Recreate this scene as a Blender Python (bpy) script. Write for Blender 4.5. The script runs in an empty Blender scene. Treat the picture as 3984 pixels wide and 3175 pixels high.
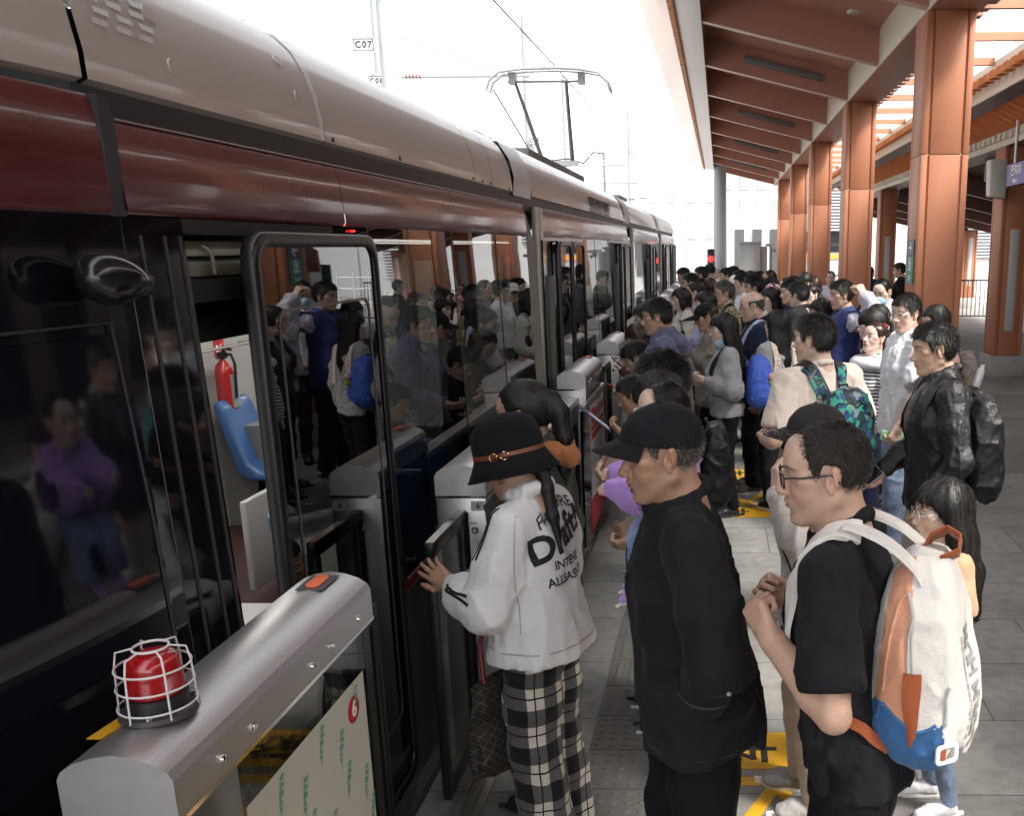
import bpy, bmesh, math, random
import numpy as np
from mathutils import Vector, Matrix, Euler
from mathutils.bvhtree import BVHTree
random.seed(7); RNG = np.random.default_rng(7)
scene = bpy.context.scene; COL = scene.collection
R = math.radians; PI = math.pi
# ---------------------------------------------------------------- camera
cam_d = bpy.data.cameras.new('camera'); cam = bpy.data.objects.new('camera', cam_d); COL.objects.link(cam)
cam_d.sensor_fit = 'HORIZONTAL'; cam_d.sensor_width = 36; cam_d.lens = 3648/3984*36
cam_d.shift_x = (1992-2736)/3984; cam_d.shift_y = (1824-1587.5)/3984
cam_d.clip_start = .05; cam_d.clip_end = 800
# world axes written in (right, down, forward) camera axes
_Y = Vector((2801.5-2736, 958-1824, 3648)).normalized(); _X = _Y.cross(Vector((0, -1, 0))).normalized(); _Z = _X.cross(_Y)
M3 = Matrix(((_X.x, -_X.y, -_X.z), (_Y.x, -_Y.y, -_Y.z), (_Z.x, -_Z.y, -_Z.z)))
CAMZ = 2.11
cam.matrix_world = Matrix.Translation((0, 0, CAMZ)) @ M3.to_4x4()
scene.camera = cam
# ---------------------------------------------------------------- light
SUN_EL, SUN_AZ = 52, 128          # azimuth from +Y clockwise (towards +X)
w = bpy.data.worlds.new('World'); scene.world = w; w.use_nodes = True
nt = w.node_tree; bg = nt.nodes['Background']
sky = nt.nodes.new('ShaderNodeTexSky'); sky.sky_type = 'NISHITA'; sky.sun_disc = False
sky.sun_elevation = R(SUN_EL); sky.sun_rotation = R(SUN_AZ); sky.dust_density = 3; sky.air_density = .8; sky.ozone_density = 1
hs = nt.nodes.new('ShaderNodeHueSaturation'); hs.inputs['Saturation'].default_value = .12
nt.links.new(sky.outputs[0], hs.inputs['Color']); nt.links.new(hs.outputs[0], bg.inputs[0]); bg.inputs[1].default_value = .15
sd = bpy.data.lights.new('sun', 'SUN'); sd.energy = 1.5; sd.angle = R(11); sd.color = (1, .95, .88)
sun = bpy.data.objects.new('sun', sd); COL.objects.link(sun)
sv = Vector((math.sin(R(SUN_AZ))*math.cos(R(SUN_EL)), math.cos(R(SUN_AZ))*math.cos(R(SUN_EL)), math.sin(R(SUN_EL))))
sun.rotation_euler = sv.to_track_quat('Z', 'Y').to_euler()
vs = scene.view_settings; vs.view_transform = 'Standard'; vs.look = 'None'; vs.gamma = 1; vs.exposure = 2.35
cy = scene.cycles; cy.use_denoising = True; cy.max_bounces = 8; cy.diffuse_bounces = 4; cy.glossy_bounces = 4; cy.transmission_bounces = 6; cy.transparent_max_bounces = 10
cy.caustics_reflective = False; cy.caustics_refractive = False; cy.sample_clamp_indirect = 6
# ---------------------------------------------------------------- helpers
def lin(h):
    if not isinstance(h, str): return tuple(h)[:3]
    v = [int(h[i:i+2], 16)/255 for i in (0, 2, 4)]
    return tuple(c/12.92 if c <= .04045 else ((c+.055)/1.055)**2.4 for c in v)
_mats = {}
def mat(name, col=(.5, .5, .5), rough=.5, metal=0., spec=.5, bump=None, var=None, coat=0., sheen=0., aniso=None, emit=None, bdist=.004):
    if name in _mats: return _mats[name]
    m = bpy.data.materials.new(name); m.use_nodes = True; _mats[name] = m
    n = m.node_tree.nodes; l = m.node_tree.links; b = n['Principled BSDF']
    c = lin(col); b.inputs['Base Color'].default_value = (*c, 1)
    b.inputs['Roughness'].default_value = rough; b.inputs['Metallic'].default_value = metal; b.inputs['Specular IOR Level'].default_value = spec
    if coat: b.inputs['Coat Weight'].default_value = coat; b.inputs['Coat Roughness'].default_value = .06
    if sheen: b.inputs['Sheen Weight'].default_value = sheen
    tc = n.new('ShaderNodeTexCoord')
    if var:
        t = n.new('ShaderNodeTexNoise'); t.inputs['Scale'].default_value = var[0]; t.inputs['Detail'].default_value = 5
        if len(var) > 2:
            mp = n.new('ShaderNodeMapping'); mp.inputs['Scale'].default_value = var[2]; l.new(tc.outputs['Object'], mp.inputs[0]); l.new(mp.outputs[0], t.inputs[0])
        else: l.new(tc.outputs['Object'], t.inputs[0])
        mx = n.new('ShaderNodeMix'); mx.data_type = 'RGBA'
        a = var[1]; mx.inputs['A'].default_value = tuple(max(0, x*(1-a)) for x in c)+(1,); mx.inputs['B'].default_value = tuple(min(1, x*(1+a)) for x in c)+(1,)
        l.new(t.outputs[0], mx.inputs['Factor']); l.new(mx.outputs['Result'], b.inputs['Base Color'])
        mr = n.new('ShaderNodeMapRange'); mr.inputs['To Min'].default_value = max(.02, rough-.1*a*2); mr.inputs['To Max'].default_value = min(1, rough+.1*a*2)
        l.new(t.outputs[0], mr.inputs[0]); l.new(mr.outputs[0], b.inputs['Roughness'])
    if bump:
        t = n.new('ShaderNodeTexNoise'); t.inputs['Scale'].default_value = bump[0]; t.inputs['Detail'].default_value = 4
        if len(bump) > 2:
            mp = n.new('ShaderNodeMapping'); mp.inputs['Scale'].default_value = bump[2]; l.new(tc.outputs['Object'], mp.inputs[0]); l.new(mp.outputs[0], t.inputs[0])
        else: l.new(tc.outputs['Object'], t.inputs[0])
        bp = n.new('ShaderNodeBump'); bp.inputs['Strength'].default_value = bump[1]; bp.inputs['Distance'].default_value = bdist
        l.new(t.outputs[0], bp.inputs['Height']); l.new(bp.outputs[0], b.inputs['Normal'])
    if emit: b.inputs['Emission Color'].default_value = (*lin(emit[0]), 1); b.inputs['Emission Strength'].default_value = emit[1]
    return m
def nodes(m): return m.node_tree.nodes, m.node_tree.links, m.node_tree.nodes['Principled BSDF']
def tag(o, label=None, cat=None, group=None, kind=None):
    if label: o['label'] = label
    if cat: o['category'] = cat
    if group: o['group'] = group
    if kind: o['kind'] = kind
    return o
def empty(name, loc=(0, 0, 0), rz=0, label=None, cat=None, group=None):
    o = bpy.data.objects.new(name, None); COL.objects.link(o); o.location = loc; o.rotation_euler = (0, 0, rz); o.empty_display_size = .1
    return tag(o, label, cat, group)
def link(name, me, m, parent=None, smooth=None):
    if m is not None and not me.materials: me.materials.append(m)
    o = bpy.data.objects.new(name, me); COL.objects.link(o)
    if parent is not None: o.parent = parent
    if smooth is not None:
        me.polygons.foreach_set('use_smooth', [True]*len(me.polygons))
        if smooth < 180: me.set_sharp_from_angle(angle=R(smooth))
    return o
class MB:
    def __init__(s): s.v = []; s.f = []; s.mi = []; s.cur = 0
    def add(s, vs, fs):
        k = len(s.v); s.v += [tuple(v) for v in vs]; s.f += [tuple(i+k for i in f) for f in fs]; s.mi += [s.cur]*len(fs); return s
    def box(s, x0, x1, y0, y1, z0, z1, rot=None, piv=None):
        vs = [(x, y, z) for z in (z0, z1) for y in (y0, y1) for x in (x0, x1)]
        if rot is not None:
            p = Vector(piv if piv is not None else ((x0+x1)/2, (y0+y1)/2, (z0+z1)/2)); rm = Euler(rot).to_matrix(); vs = [tuple(rm @ (Vector(v)-p)+p) for v in vs]
        return s.add(vs, [(0, 2, 3, 1), (4, 5, 7, 6), (0, 1, 5, 4), (2, 6, 7, 3), (0, 4, 6, 2), (1, 3, 7, 5)])
    def prism(s, poly, a0, a1, axis='y'):
        # poly of 2D points; axis y: (x,z), axis x: (y,z), axis z: (x,y)
        n = len(poly)
        def P(p, a): return (p[0], a, p[1]) if axis == 'y' else ((a, p[0], p[1]) if axis == 'x' else (p[0], p[1], a))
        ar = sum(poly[i][0]*poly[(i+1) % n][1]-poly[(i+1) % n][0]*poly[i][1] for i in range(n))
        flip = (ar > 0) == (axis == 'y')
        vs = [P(p, a0) for p in poly]+[P(p, a1) for p in poly]
        fs = [tuple(range(n))[::-1], tuple(range(n, 2*n))]+[(i, (i+1) % n, n+(i+1) % n, n+i) for i in range(n)]
        if flip: fs = [f[::-1] for f in fs]
        return s.add(vs, fs)
    def tube(s, pts, r, n=8, closed=False, caps=True):
        pts = [Vector(p) for p in pts]; N = len(pts); rs = r if hasattr(r, '__len__') else [r]*N
        base = len(s.v); u = None
        for i, p in enumerate(pts):
            a = pts[(i-1) % N] if (i > 0 or closed) else p; b = pts[(i+1) % N] if (i < N-1 or closed) else p
            t = (b-a).normalized()
            if u is None: u = t.orthogonal().normalized()
            else: u = (u-t*u.dot(t)); u = u.normalized() if u.length > 1e-6 else t.orthogonal().normalized()
            v = t.cross(u)
            s.v += [tuple(p+(u*math.cos(2*PI*k/n)+v*math.sin(2*PI*k/n))*rs[i]) for k in range(n)]
        M = N if closed else N-1
        for i in range(M):
            for k in range(n):
                j = (i+1) % N
                s.f.append((base+i*n+k, base+i*n+(k+1) % n, base+j*n+(k+1) % n, base+j*n+k)); s.mi.append(s.cur)
        if caps and not closed:
            s.f += [tuple(base+k for k in range(n))[::-1], tuple(base+(N-1)*n+k for k in range(n))]; s.mi += [s.cur]*2
        return s
    def lathe(s, prof, c, n=24, axis='z'):
        base = len(s.v)
        for r, z in prof:
            for k in range(n):
                a = 2*PI*k/n; q = (r*math.cos(a), r*math.sin(a), z)
                if axis == 'x': q = (q[2], q[0], q[1])
                if axis == 'y': q = (q[0], q[2], q[1])
                s.v.append((q[0]+c[0], q[1]+c[1], q[2]+c[2]))
        for i in range(len(prof)-1):
            for k in range(n):
                s.f.append((base+i*n+k, base+i*n+(k+1) % n, base+(i+1)*n+(k+1) % n, base+(i+1)*n+k)); s.mi.append(s.cur)
        return s
    def sheet(s, grid):
        h = len(grid); wd = len(grid[0])
        return s.add([p for r in grid for p in r], [(i*wd+j, i*wd+j+1, (i+1)*wd+j+1, (i+1)*wd+j) for i in range(h-1) for j in range(wd-1)])
    def build(s, name, m, parent=None, smooth=None, bevel=0, mats=None, seg=2, out=None):
        me = bpy.data.meshes.new(name); me.from_pydata(s.v, [], s.f)
        if mats:
            for q in mats: me.materials.append(q)
            me.polygons.foreach_set('material_index', s.mi)
        me.update(); bm = bmesh.new(); bm.from_mesh(me); bmesh.ops.recalc_face_normals(bm, faces=bm.faces)
        if out is not None:
            t = Vector((0, 0, 0))
            for f in bm.faces: t += f.normal*f.calc_area()
            if t.dot(Vector(out)) < 0: bmesh.ops.reverse_faces(bm, faces=bm.faces)
        bm.to_mesh(me); bm.free()
        o = link(name, me, m, parent, smooth)
        if bevel:
            b = o.modifiers.new('bevel', 'BEVEL'); b.width = bevel; b.segments = seg; b.limit_method = 'ANGLE'; b.angle_limit = R(40)
            me.polygons.foreach_set('use_smooth', [True]*len(me.polygons)); me.set_sharp_from_angle(angle=R(50)) if seg < 2 else None
        return o
def rrect(w, h, r, n=5, cx=0, cy=0, corners=(1, 1, 1, 1)):
    out = []
    for i, (sx, sy, a0) in enumerate(((1, 1, 0), (-1, 1, 90), (-1, -1, 180), (1, -1, 270))):
        if not corners[i]: out.append((cx+sx*w/2, cy+sy*h/2)); continue
        for k in range(n+1):
            a = R(a0+90*k/n); out.append((cx+sx*(w/2-r)+r*math.cos(a), cy+sy*(h/2-r)+r*math.sin(a)))
    return out
def ring(outer, inner, a0, a1, axis):
    # frame between two outlines with the same number of points
    b = MB(); n = len(outer)
    def P(p, a): return (p[0], a, p[1]) if axis == 'y' else ((a, p[0], p[1]) if axis == 'x' else (p[0], p[1], a))
    vs = [P(p, a) for a in (a0, a1) for p in outer]+[P(p, a) for a in (a0, a1) for p in inner]
    fs = []
    for i in range(n):
        j = (i+1) % n
        fs += [(i, j, n+j, n+i), (2*n+j, 2*n+i, 3*n+i, 3*n+j), (j, i, 2*n+i, 2*n+j), (n+i, n+j, 3*n+j, 3*n+i)]
    return b.add(vs, fs)
def text_mesh(txt, size, extrude=.0, font_res=3, bold=0., spacing=1.):
    cu = bpy.data.curves.new('txt', 'FONT'); cu.body = txt; cu.size = size; cu.extrude = extrude; cu.resolution_u = font_res; cu.offset = bold
    cu.align_x = 'CENTER'; cu.align_y = 'CENTER'; cu.space_character = spacing
    o = bpy.data.objects.new('txt', cu); COL.objects.link(o)
    dg = bpy.context.evaluated_depsgraph_get(); me = bpy.data.meshes.new_from_object(o.evaluated_get(dg))
    bpy.data.objects.remove(o); bpy.data.curves.remove(cu); me.materials.clear()
    return me
def text(name, txt, size, mtx, m, parent=None, bold=0., spacing=1., ext=.0006):
    me = text_mesh(txt, size, ext, 3, bold, spacing); me.transform(mtx); return link(name, me, m, parent)
def frame(o, ex, ey):
    ex = Vector(ex).normalized(); ey = Vector(ey); ey = (ey-ex*ey.dot(ex)).normalized(); ez = ex.cross(ey)
    return Matrix(((ex.x, ey.x, ez.x, o[0]), (ex.y, ey.y, ez.y, o[1]), (ex.z, ey.z, ez.z, o[2]), (0, 0, 0, 1)))
# ================================================================ SETTING
steel = mat('brushed_steel', (.60, .59, .595), .40, .92, bump=(1, .35, (420, 5, 420)), var=(5, .12, (5, .6, 5)), bdist=.0009)
steel_soft = mat('satin_steel', (.46, .46, .46), .36, 1, bump=(1, .1, (150, 150, 4)), bdist=.001)
chrome = mat('chrome', (.7, .7, .7), .12, 1)
orange = mat('orange_panel', (.375, .145, .072), .6, var=(2.2, .14, (1, 1, .35)), bump=(180, .05), coat=.04)
orange_dk = mat('orange_ceiling', (.44, .205, .15), .5, var=(1.2, .12), bump=(120, .05))
cream = mat('cream_paint', (.60, .56, .46), .5, var=(2, .06))
slat_m = mat('orange_slat', (.72, .31, .14), .45, var=(3, .12))
def translucent(name, c, f):
    m = bpy.data.materials.new(name); m.use_nodes = True; n, l = m.node_tree.nodes, m.node_tree.links; n.remove(n['Principled BSDF']); d = n.new('ShaderNodeBsdfDiffuse'); t = n.new('ShaderNodeBsdfTranslucent'); x = n.new('ShaderNodeMixShader')
    d.inputs[0].default_value = t.inputs[0].default_value = (*c, 1); x.inputs[0].default_value = f; l.new(d.outputs[0], x.inputs[1]); l.new(t.outputs[0], x.inputs[2]); l.new(x.outputs[0], n['Material Output'].inputs[0]); return m
slat_t = translucent('orange_slat_backlit', (.66, .29, .14), .22)
white_p = mat('white_paint', (.78, .78, .77), .5, var=(2, .04))
black_p = mat('black_paint', (.008, .008, .009), .35)
black_m = mat('black_matt', (.012, .012, .013), .6)
conc = mat('grey_stone', (.33, .32, .30), .75, var=(6, .15), bump=(90, .2))
# floor: granite slabs in running bond
fl = mat('granite_paving', (.3, .3, .3), .6)
n, l, b = nodes(fl); tc = n.new('ShaderNodeTexCoord'); mp = n.new('ShaderNodeMapping'); mp.inputs['Location'].default_value = (-1.25+9, -.315+9, 0)
l.new(tc.outputs['Object'], mp.inputs[0])
br = n.new('ShaderNodeTexBrick'); br.inputs['Scale'].default_value = 1; br.inputs['Brick Width'].default_value = .9; br.inputs['Row Height'].default_value = .6
br.inputs['Mortar Size'].default_value = .0035; br.inputs['Mortar Smooth'].default_value = .3; br.inputs['Color1'].default_value = (.185, .18, .168, 1); br.inputs['Color2'].default_value = (.24, .233, .218, 1); br.inputs['Mortar'].default_value = (.035, .035, .034, 1)
br.inputs['Bias'].default_value = 0
l.new(mp.outputs[0], br.inputs['Vector'])
def noise(n, l, tc, sc, det=5, out='Object'):
    t = n.new('ShaderNodeTexNoise'); t.inputs['Scale'].default_value = sc; t.inputs['Detail'].default_value = det; l.new(tc.outputs[out], t.inputs[0]); return t
def mixc(n, l, fac, a, b, mode='MIX'):
    m = n.new('ShaderNodeMix'); m.data_type = 'RGBA'; m.blend_type = mode
    for s, x in (('Factor', fac), ('A', a), ('B', b)):
        if hasattr(x, 'links') or hasattr(x, 'is_linked'): l.new(x, m.inputs[s])
        elif s == 'Factor': m.inputs[s].default_value = x
        else: m.inputs[s].default_value = (*x, 1) if len(x) == 3 else x
    return m.outputs['Result']
def ramp(n, l, src, pts):
    r = n.new('ShaderNodeValToRGB'); e = r.color_ramp.elements
    while len(e) < len(pts): e.new(.5)
    for q, (p, c) in zip(e, pts): q.position = p; q.color = (c, c, c, 1) if not hasattr(c, '__len__') else (*c, 1)
    l.new(src, r.inputs[0]); return r.outputs[0]
g1 = noise(n, l, tc, 320, 2); g2 = noise(n, l, tc, 2.2, 6); g3 = noise(n, l, tc, 14, 4)
c1 = mixc(n, l, .5, br.outputs['Color'], ramp(n, l, g1.outputs[0], [(.3, .35), (.5, .5), (.7, .68)]), 'OVERLAY')
c2 = mixc(n, l, .9, c1, ramp(n, l, g2.outputs[0], [(.28, .30), (.5, .5), (.75, .62)]), 'OVERLAY')
c3 = mixc(n, l, .6, c2, ramp(n, l, g3.outputs[0], [(.33, .36), (.62, .56)]), 'OVERLAY'); g4 = noise(n, l, tc, 34, 3); c3 = mixc(n, l, ramp(n, l, g4.outputs[0], [(.68, 0), (.74, .55)]), c3, (.07, .068, .064))
l.new(c3, b.inputs['Base Color'])
l.new(ramp(n, l, g2.outputs[0], [(.3, .5), (.7, .72)]), b.inputs['Roughness'])
bp = n.new('ShaderNodeBump'); bp.inputs['Strength'].default_value = .25; bp.inputs['Distance'].default_value = .003; l.new(c1, bp.inputs['Height']); l.new(bp.outputs[0], b.inputs['Normal'])
o = MB().box(-1.19, 30, -14, 41.8, -.9, 0).build('pavement', fl); tag(o, kind='structure')
ground_m = mat('ballast_ground', (.28, .27, .25), .9, var=(.5, .3), bump=(20, .5))
o = MB().box(-250, 250, -60, 400, -1.6, -.95).build('ground', ground_m); tag(o, kind='structure')
o = MB().box(-4.2, -1.25, -14, 200, -.93, -.55).build('track_ground', mat('track_concrete', (.25, .24, .23), .85, var=(2, .2))); tag(o, kind='structure')
# platform edge strip
tag(MB().box(-1.185, -1.16, -6, 41, .002, .006).build('kerb_strip', mat('edge_rubber', (.02, .02, .021), .6)), kind='structure')
tag(MB().box(-.99, -.955, 2.5, 36, .002, .008).box(-.945, -.915, 2.5, 36, .002, .008).build('floor_trim', mat('rail_brass', (.33, .31, .25), .35, .9)), kind='structure')
# tactile paving
tac = mat('tactile_tile', (.125, .118, .108), .7, var=(5, .2), bump=(160, .15))
tb = MB(); y = .33; k = 0
while y < 34:
    tb.box(-.562, -.268, y+.003, y+.297, .001, .008)
    if y < 16:
        if abs(((y-2.97+2.5) % 5.05)-2.5) < .95:
            for i in range(5):
                for j in range(5):
                    tb.lathe([(.0165, 0), (.0145, .0035), (.010, .005), (0, .0055)], (-.562+.035+i*.056, y+.035+j*.0575, .008), 10)
        else:
            for i in range(4):
                cx = -.562+.045+i*.068; pr = rrect(.03, .25, .014, 4, cx, y+.15); pi2 = rrect(.018, .236, .008, 4, cx, y+.15); N = len(pr)
                tb.add([(p[0], p[1], .008) for p in pr]+[(p[0], p[1], .0125) for p in pi2], [(q, (q+1) % N, N+(q+1) % N, N+q) for q in range(N)]+[tuple(range(N, 2*N))])
    y += .3
tag(tb.build('pavement_strip', tac, smooth=40), kind='structure')
# yellow queue markings
yel = mat('yellow_film', (.60, .315, .012), .5, var=(9, .22), bump=(60, .1)); blk_f = mat('black_film', (.014, .014, .015), .6, var=(8, .3))
STN = empty('unseen_hall', (14, 6, 0), label='unseen brown hall added right of the platform to darken reflections', cat='building')  # added out of view to block the sun and darken the tram's reflections
MB().box(-4, 6, -26, 17, 0, 3.4).build('wall', mat('unseen_hall_wall', (.17, .12, .10), .6, var=(.6, .3)), STN)
for i in range(12): MB().box(-4.03, -4.005, -24+i*3.4, -21.6+i*3.4, .3, 2.6).build('window', mat('unseen_hall_glass', (.02, .022, .025), .08), STN)
def marking(cy):
    x0, x1 = -.17, .62
    q = MB(); z0, z1 = .001, .004
    for s in (-1, 1):
        a, c = sorted((cy+s*.52, cy+s*.82)); q.box(x0, x1, a, c, z0, z1)
        a, c = sorted((cy+s*.40, cy+s*.46)); q.box(x0, x1, a, c, z0, z1)
    for u0, u1 in ((x0, x0+.395), (x0+.395, x1)):
        for s in (-1, 1):
            dx, dy = u1-u0, .80*s; L = math.hypot(dx, dy); a = math.atan2(dy, dx); cx = (u0+u1)/2
            q.box(cx-L/2+.03, cx+L/2-.03, cy-.028, cy+.028, z0, z1+(.0006 if s > 0 else 0), rot=(0, 0, a), piv=(cx, cy, z0))
    o = q.build('pavement_marking', yel); tag(o, kind='structure')
    for s in (-1, 1):
        for i, ch in enumerate('候车'):
            text('marking_text', ch, .215, frame((x0+.14+i*.185, cy+s*.67-.0, .0048), (0, 1, 0), (-1, 0, 0)), blk_f, o, bold=.006)
for k in range(4): marking(2.97+5.05*k)
# ---------------------------------------------------------------- canopy
def zb(x): return 4.86-.24*(x+.24)
cn = empty('platform_canopy', (2.3, 12, 4.3), label='long orange platform canopy of ribs and slats over the waiting crowd', cat='canopy')
def cpart(nm, b, m, **k):
    o = b.build(nm, m, cn, **k); o.matrix_parent_inverse = Matrix.Translation((-2.3, -12, -4.3)); return o
def sloped(b, x0, x1, dz0, dz1, y0, y1): return b.prism([(x0, zb(x0)+dz0), (x1, zb(x1)+dz0), (x1, zb(x1)+dz1), (x0, zb(x0)+dz1)], y0, y1)
YA, YB = -13, 36.2
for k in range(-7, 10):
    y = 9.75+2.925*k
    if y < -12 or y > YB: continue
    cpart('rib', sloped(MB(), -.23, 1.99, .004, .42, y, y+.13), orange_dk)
    if y > 3: cpart('rib_lit_soffit', sloped(MB(), -.23, 1.99, -.004, .002, y-.004, y+.134), mat('rib_lit_edge', (.60, .44, .36), .35, var=(4, .12)))  # paler strip paints ground light onto the rib underside
    if y > 5: cpart('rib', sloped(MB(), 5.0, 8.45, -.3, .1, y, y+.12), mat('rib_far', (.13, .06, .045), .5)); cpart('rib_lit_soffit', sloped(MB(), 5.0, 8.45, -.308, -.302, y-.004, y+.124), mat('rib_lit_edge_far', (.40, .33, .28), .4))  # far undersides get the same painted-in light strip
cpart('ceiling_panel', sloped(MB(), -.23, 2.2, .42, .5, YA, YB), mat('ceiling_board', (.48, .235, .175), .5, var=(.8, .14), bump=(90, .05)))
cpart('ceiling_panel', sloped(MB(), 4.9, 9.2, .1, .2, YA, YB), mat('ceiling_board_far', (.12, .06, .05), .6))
cpart('roof_sheet', sloped(MB(), -1.02, 2.62, .52, .6, YA, YB), mat('roof_sheet', (.35, .33, .3), .5))
cpart('gutter_soffit', sloped(MB(), -.57, -.232, -.03, .45, YA, YB), mat('gutter_metal', (.50, .46, .43), .32, .75, var=(1, .2, (30, .6, 1)), bump=(1, .1, (120, 2, 2))))
cpart('eave_soffit', sloped(MB(), -1.0, -.60, -.01, .5, YA, YB), mat('eave_copper', (.50, .37, .32), .16, .9, var=(1.1, .35, (1, .7, 1)), bump=(1, .25, (3, 1.4, 1)), bdist=.02))
te = MB(); y = 2.
while y < YB: te.box(-.62, -.555, y, y+.13, zb(-.57)-.085, zb(-.57)+.3); y += .2
cpart('eave_batten', te, slat_m)
cpart('beam', MB().box(1.998, 2.5, YA, YB, 4.3, 4.95), mat('beam_soffit', (.40, .19, .13), .5, var=(1, .1)), bevel=.004)
cpart('beam_cladding', MB().box(1.992, 1.9975, YA, YB, 4.31, 4.95), cream)
def row(nm, b, m, y0, y1, dy):
    o = cpart(nm, b, m); k = 1
    while y0+k*dy < y1: c = o.copy(); COL.objects.link(c); c.location.y = k*dy; k += 1
row('slat_end', MB().box(2.503, 2.575, 4, 4.16, 4.3, 4.36), mat('slat_dark', (.3, .15, .1), .5), 4, 33.5, .3)
row('skylight_batten', MB().box(2.503, 3.548, 4.06, 4.13, 4.38, 4.47), mat('batten_orange', (.36, .16, .085), .5), 4.06, YB, 1.5)
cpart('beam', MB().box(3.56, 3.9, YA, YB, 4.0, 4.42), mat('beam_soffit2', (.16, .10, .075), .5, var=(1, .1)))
cpart('beam_cladding', MB().box(3.55, 3.558, YA, YB, 4.01, 4.42), cream)
row('slat', MB().prism([(3.44, 4.17), (3.549, 4.17), (3.905, 4.08), (4.42, 3.83), (4.42, 3.87), (3.905, 4.13), (3.549, 4.27), (3.44, 4.27)], 4, 4.2), slat_t, 4, 33.5, .3)
row('slat', MB().prism([(3.91, 4.085), (4.42, 3.835), (4.42, 3.865), (3.91, 4.115)], 4.21, 4.28), slat_t, 4, 33.5, .3)
cpart('roof_sheet', MB().prism([(3.56, 4.46), (4.7, 4.1), (4.7, 4.16), (3.56, 4.52)], YA, YB), translucent('roof_polycarbonate', (.8, .78, .72), .7))
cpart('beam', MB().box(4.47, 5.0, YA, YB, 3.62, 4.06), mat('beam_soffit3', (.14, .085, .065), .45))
cpart('beam_cladding', MB().box(4.462, 4.469, YA, YB, 3.625, 3.72), cream)
row('beam_tooth', MB().box(4.42, 4.461, 4, 4.16, 3.72, 3.84), cream, 4, 33.5, .3)
for k in range(0, 9):                      # unlit lamps on the ceiling
    y = 9.75+2.925*k
    if k % 2 == 0: cpart('linear_lamp', sloped(MB(), .37, 1.6, .17, .275, y-.05, y-.001), mat('lamp_off', (.15, .155, .165), .4), bevel=.008)
for (x, y) in ((.446, 12.2), (1.6, 12.2)):
    cpart('downlight', MB().lathe([(0, -.012), (.075, -.012), (.085, 0), (.085, .02)], (x, y, zb(x)+.41), 20), mat('downlight_glass', (.6, .6, .55), .3), smooth=40)
# joints between the ceiling boards
te = MB()
for k in range(-2, 9): sloped(te, -.2, 2.08, .417, .4195, 9.75+2.925*k+1.5, 9.75+2.925*k+1.508)
for x in (.55, 1.35): te.prism([(x, zb(x)+.417), (x+.008, zb(x)+.417), (x+.008, zb(x)+.4196), (x, zb(x)+.4196)], 4, YB)
cpart('board_joint', te, mat('joint_line', (.42, .24, .17), .6))
# columns
def column(x0, y0, top, label, strip=False, w=.465, d=.55):
    c = empty('column', (x0+w/2, y0+d/2, 0), label=label, cat='column', group='orange columns under the canopy')
    g, e = .035, .05
    def prof(sx0, sx1, sy0, sy1):
        p = []
        for (cx, cy, ux, uy) in ((sx0, sy0, 1, 1), (sx1, sy0, -1, 1), (sx1, sy1, -1, -1), (sx0, sy1, 1, -1)):
            q = [(cx, cy+uy*.082), (cx+ux*.018, cy+uy*.082), (cx+ux*.018, cy+uy*.06), (cx, cy+uy*.06), (cx, cy), (cx+ux*.06, cy), (cx+ux*.06, cy+uy*.018), (cx+ux*.082, cy+uy*.018), (cx+ux*.082, cy)]
            p += q if ux*uy > 0 else q[::-1]
        return p
    z0 = .34
    for a, bb in ((z0, 2.978), (2.986, top)):
        if a >= top: continue
        o = MB().prism(prof(-w/2, w/2, -d/2, d/2), a, min(bb, top), 'z').build('shaft', orange, c, bevel=.004)
    if top > 2.99: MB().box(-w/2+.01, w/2-.01, -d/2+.01, d/2-.01, 2.974, 2.99).build('shaft_joint', mat('joint_pale', (.45, .33, .25), .6), c)
    MB().box(-w/2-.05, w/2+.05, -d/2-.05, d/2+.05, 0, .335).build('plinth', conc, c, bevel=.008)
    if strip: MB().box(-.065, .065, -d/2-.012, -d/2-.001, .75, 2.35).build('light_strip', mat('frosted_strip', (.42, .45, .46), .35), c, bevel=.006); MB().box(-.085, .085, -d/2-.006, -d/2-.0005, .73, 2.37).build('strip_frame', mat('strip_frame', (.5, .2, .1), .4), c)
    return c
ordn = ['nearest', 'second', 'third', 'fourth', 'fifth']
for k in range(5):
    column(1.985, 9.75+5.85*k, 4.3, f'tall orange column {"with the exit sign, nearest the camera," if k == 0 else ordn[k]+" from the camera"} in the row beside the crowd')
column(4.47, 15.5, 3.62, 'orange column with grey light strip and loudspeaker beside the blue station sign', True)
column(4.47, 27.2, 3.62, 'orange column with grey light strip seen between the two nearest tall columns', True)
column(8.3, 33, 2.6, 'small distant orange column with grey light strip behind the black railing', True)
# exit sign on the nearest column
es = empty('exit_sign', (1.978, 10.02, 2.0), label='green and dark blue exit sign on the side of the nearest orange column', cat='sign')
MB().box(-.005, 0, -.17, .17, .0, .17).build('arrow_panel', mat('sign_navy', (.06, .065, .11), .4), es)
MB().box(-.005, 0, -.17, .17, -.28, -.002).build('exit_panel', mat('sign_green', (.045, .22, .14), .4), es)
wf = mat('white_film', (.8, .8, .8), .5)
_f = lambda y, z: frame((-.0062, y, z), (0, -1, 0), (0, 0, 1))
text('arrow', '→', .19, _f(0, .085), wf, es, bold=.004); text('character', '出', .15, _f(0, -.09), wf, es, bold=.004); text('word', 'EXIT', .075, _f(0, -.225), wf, es, bold=.001)
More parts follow.
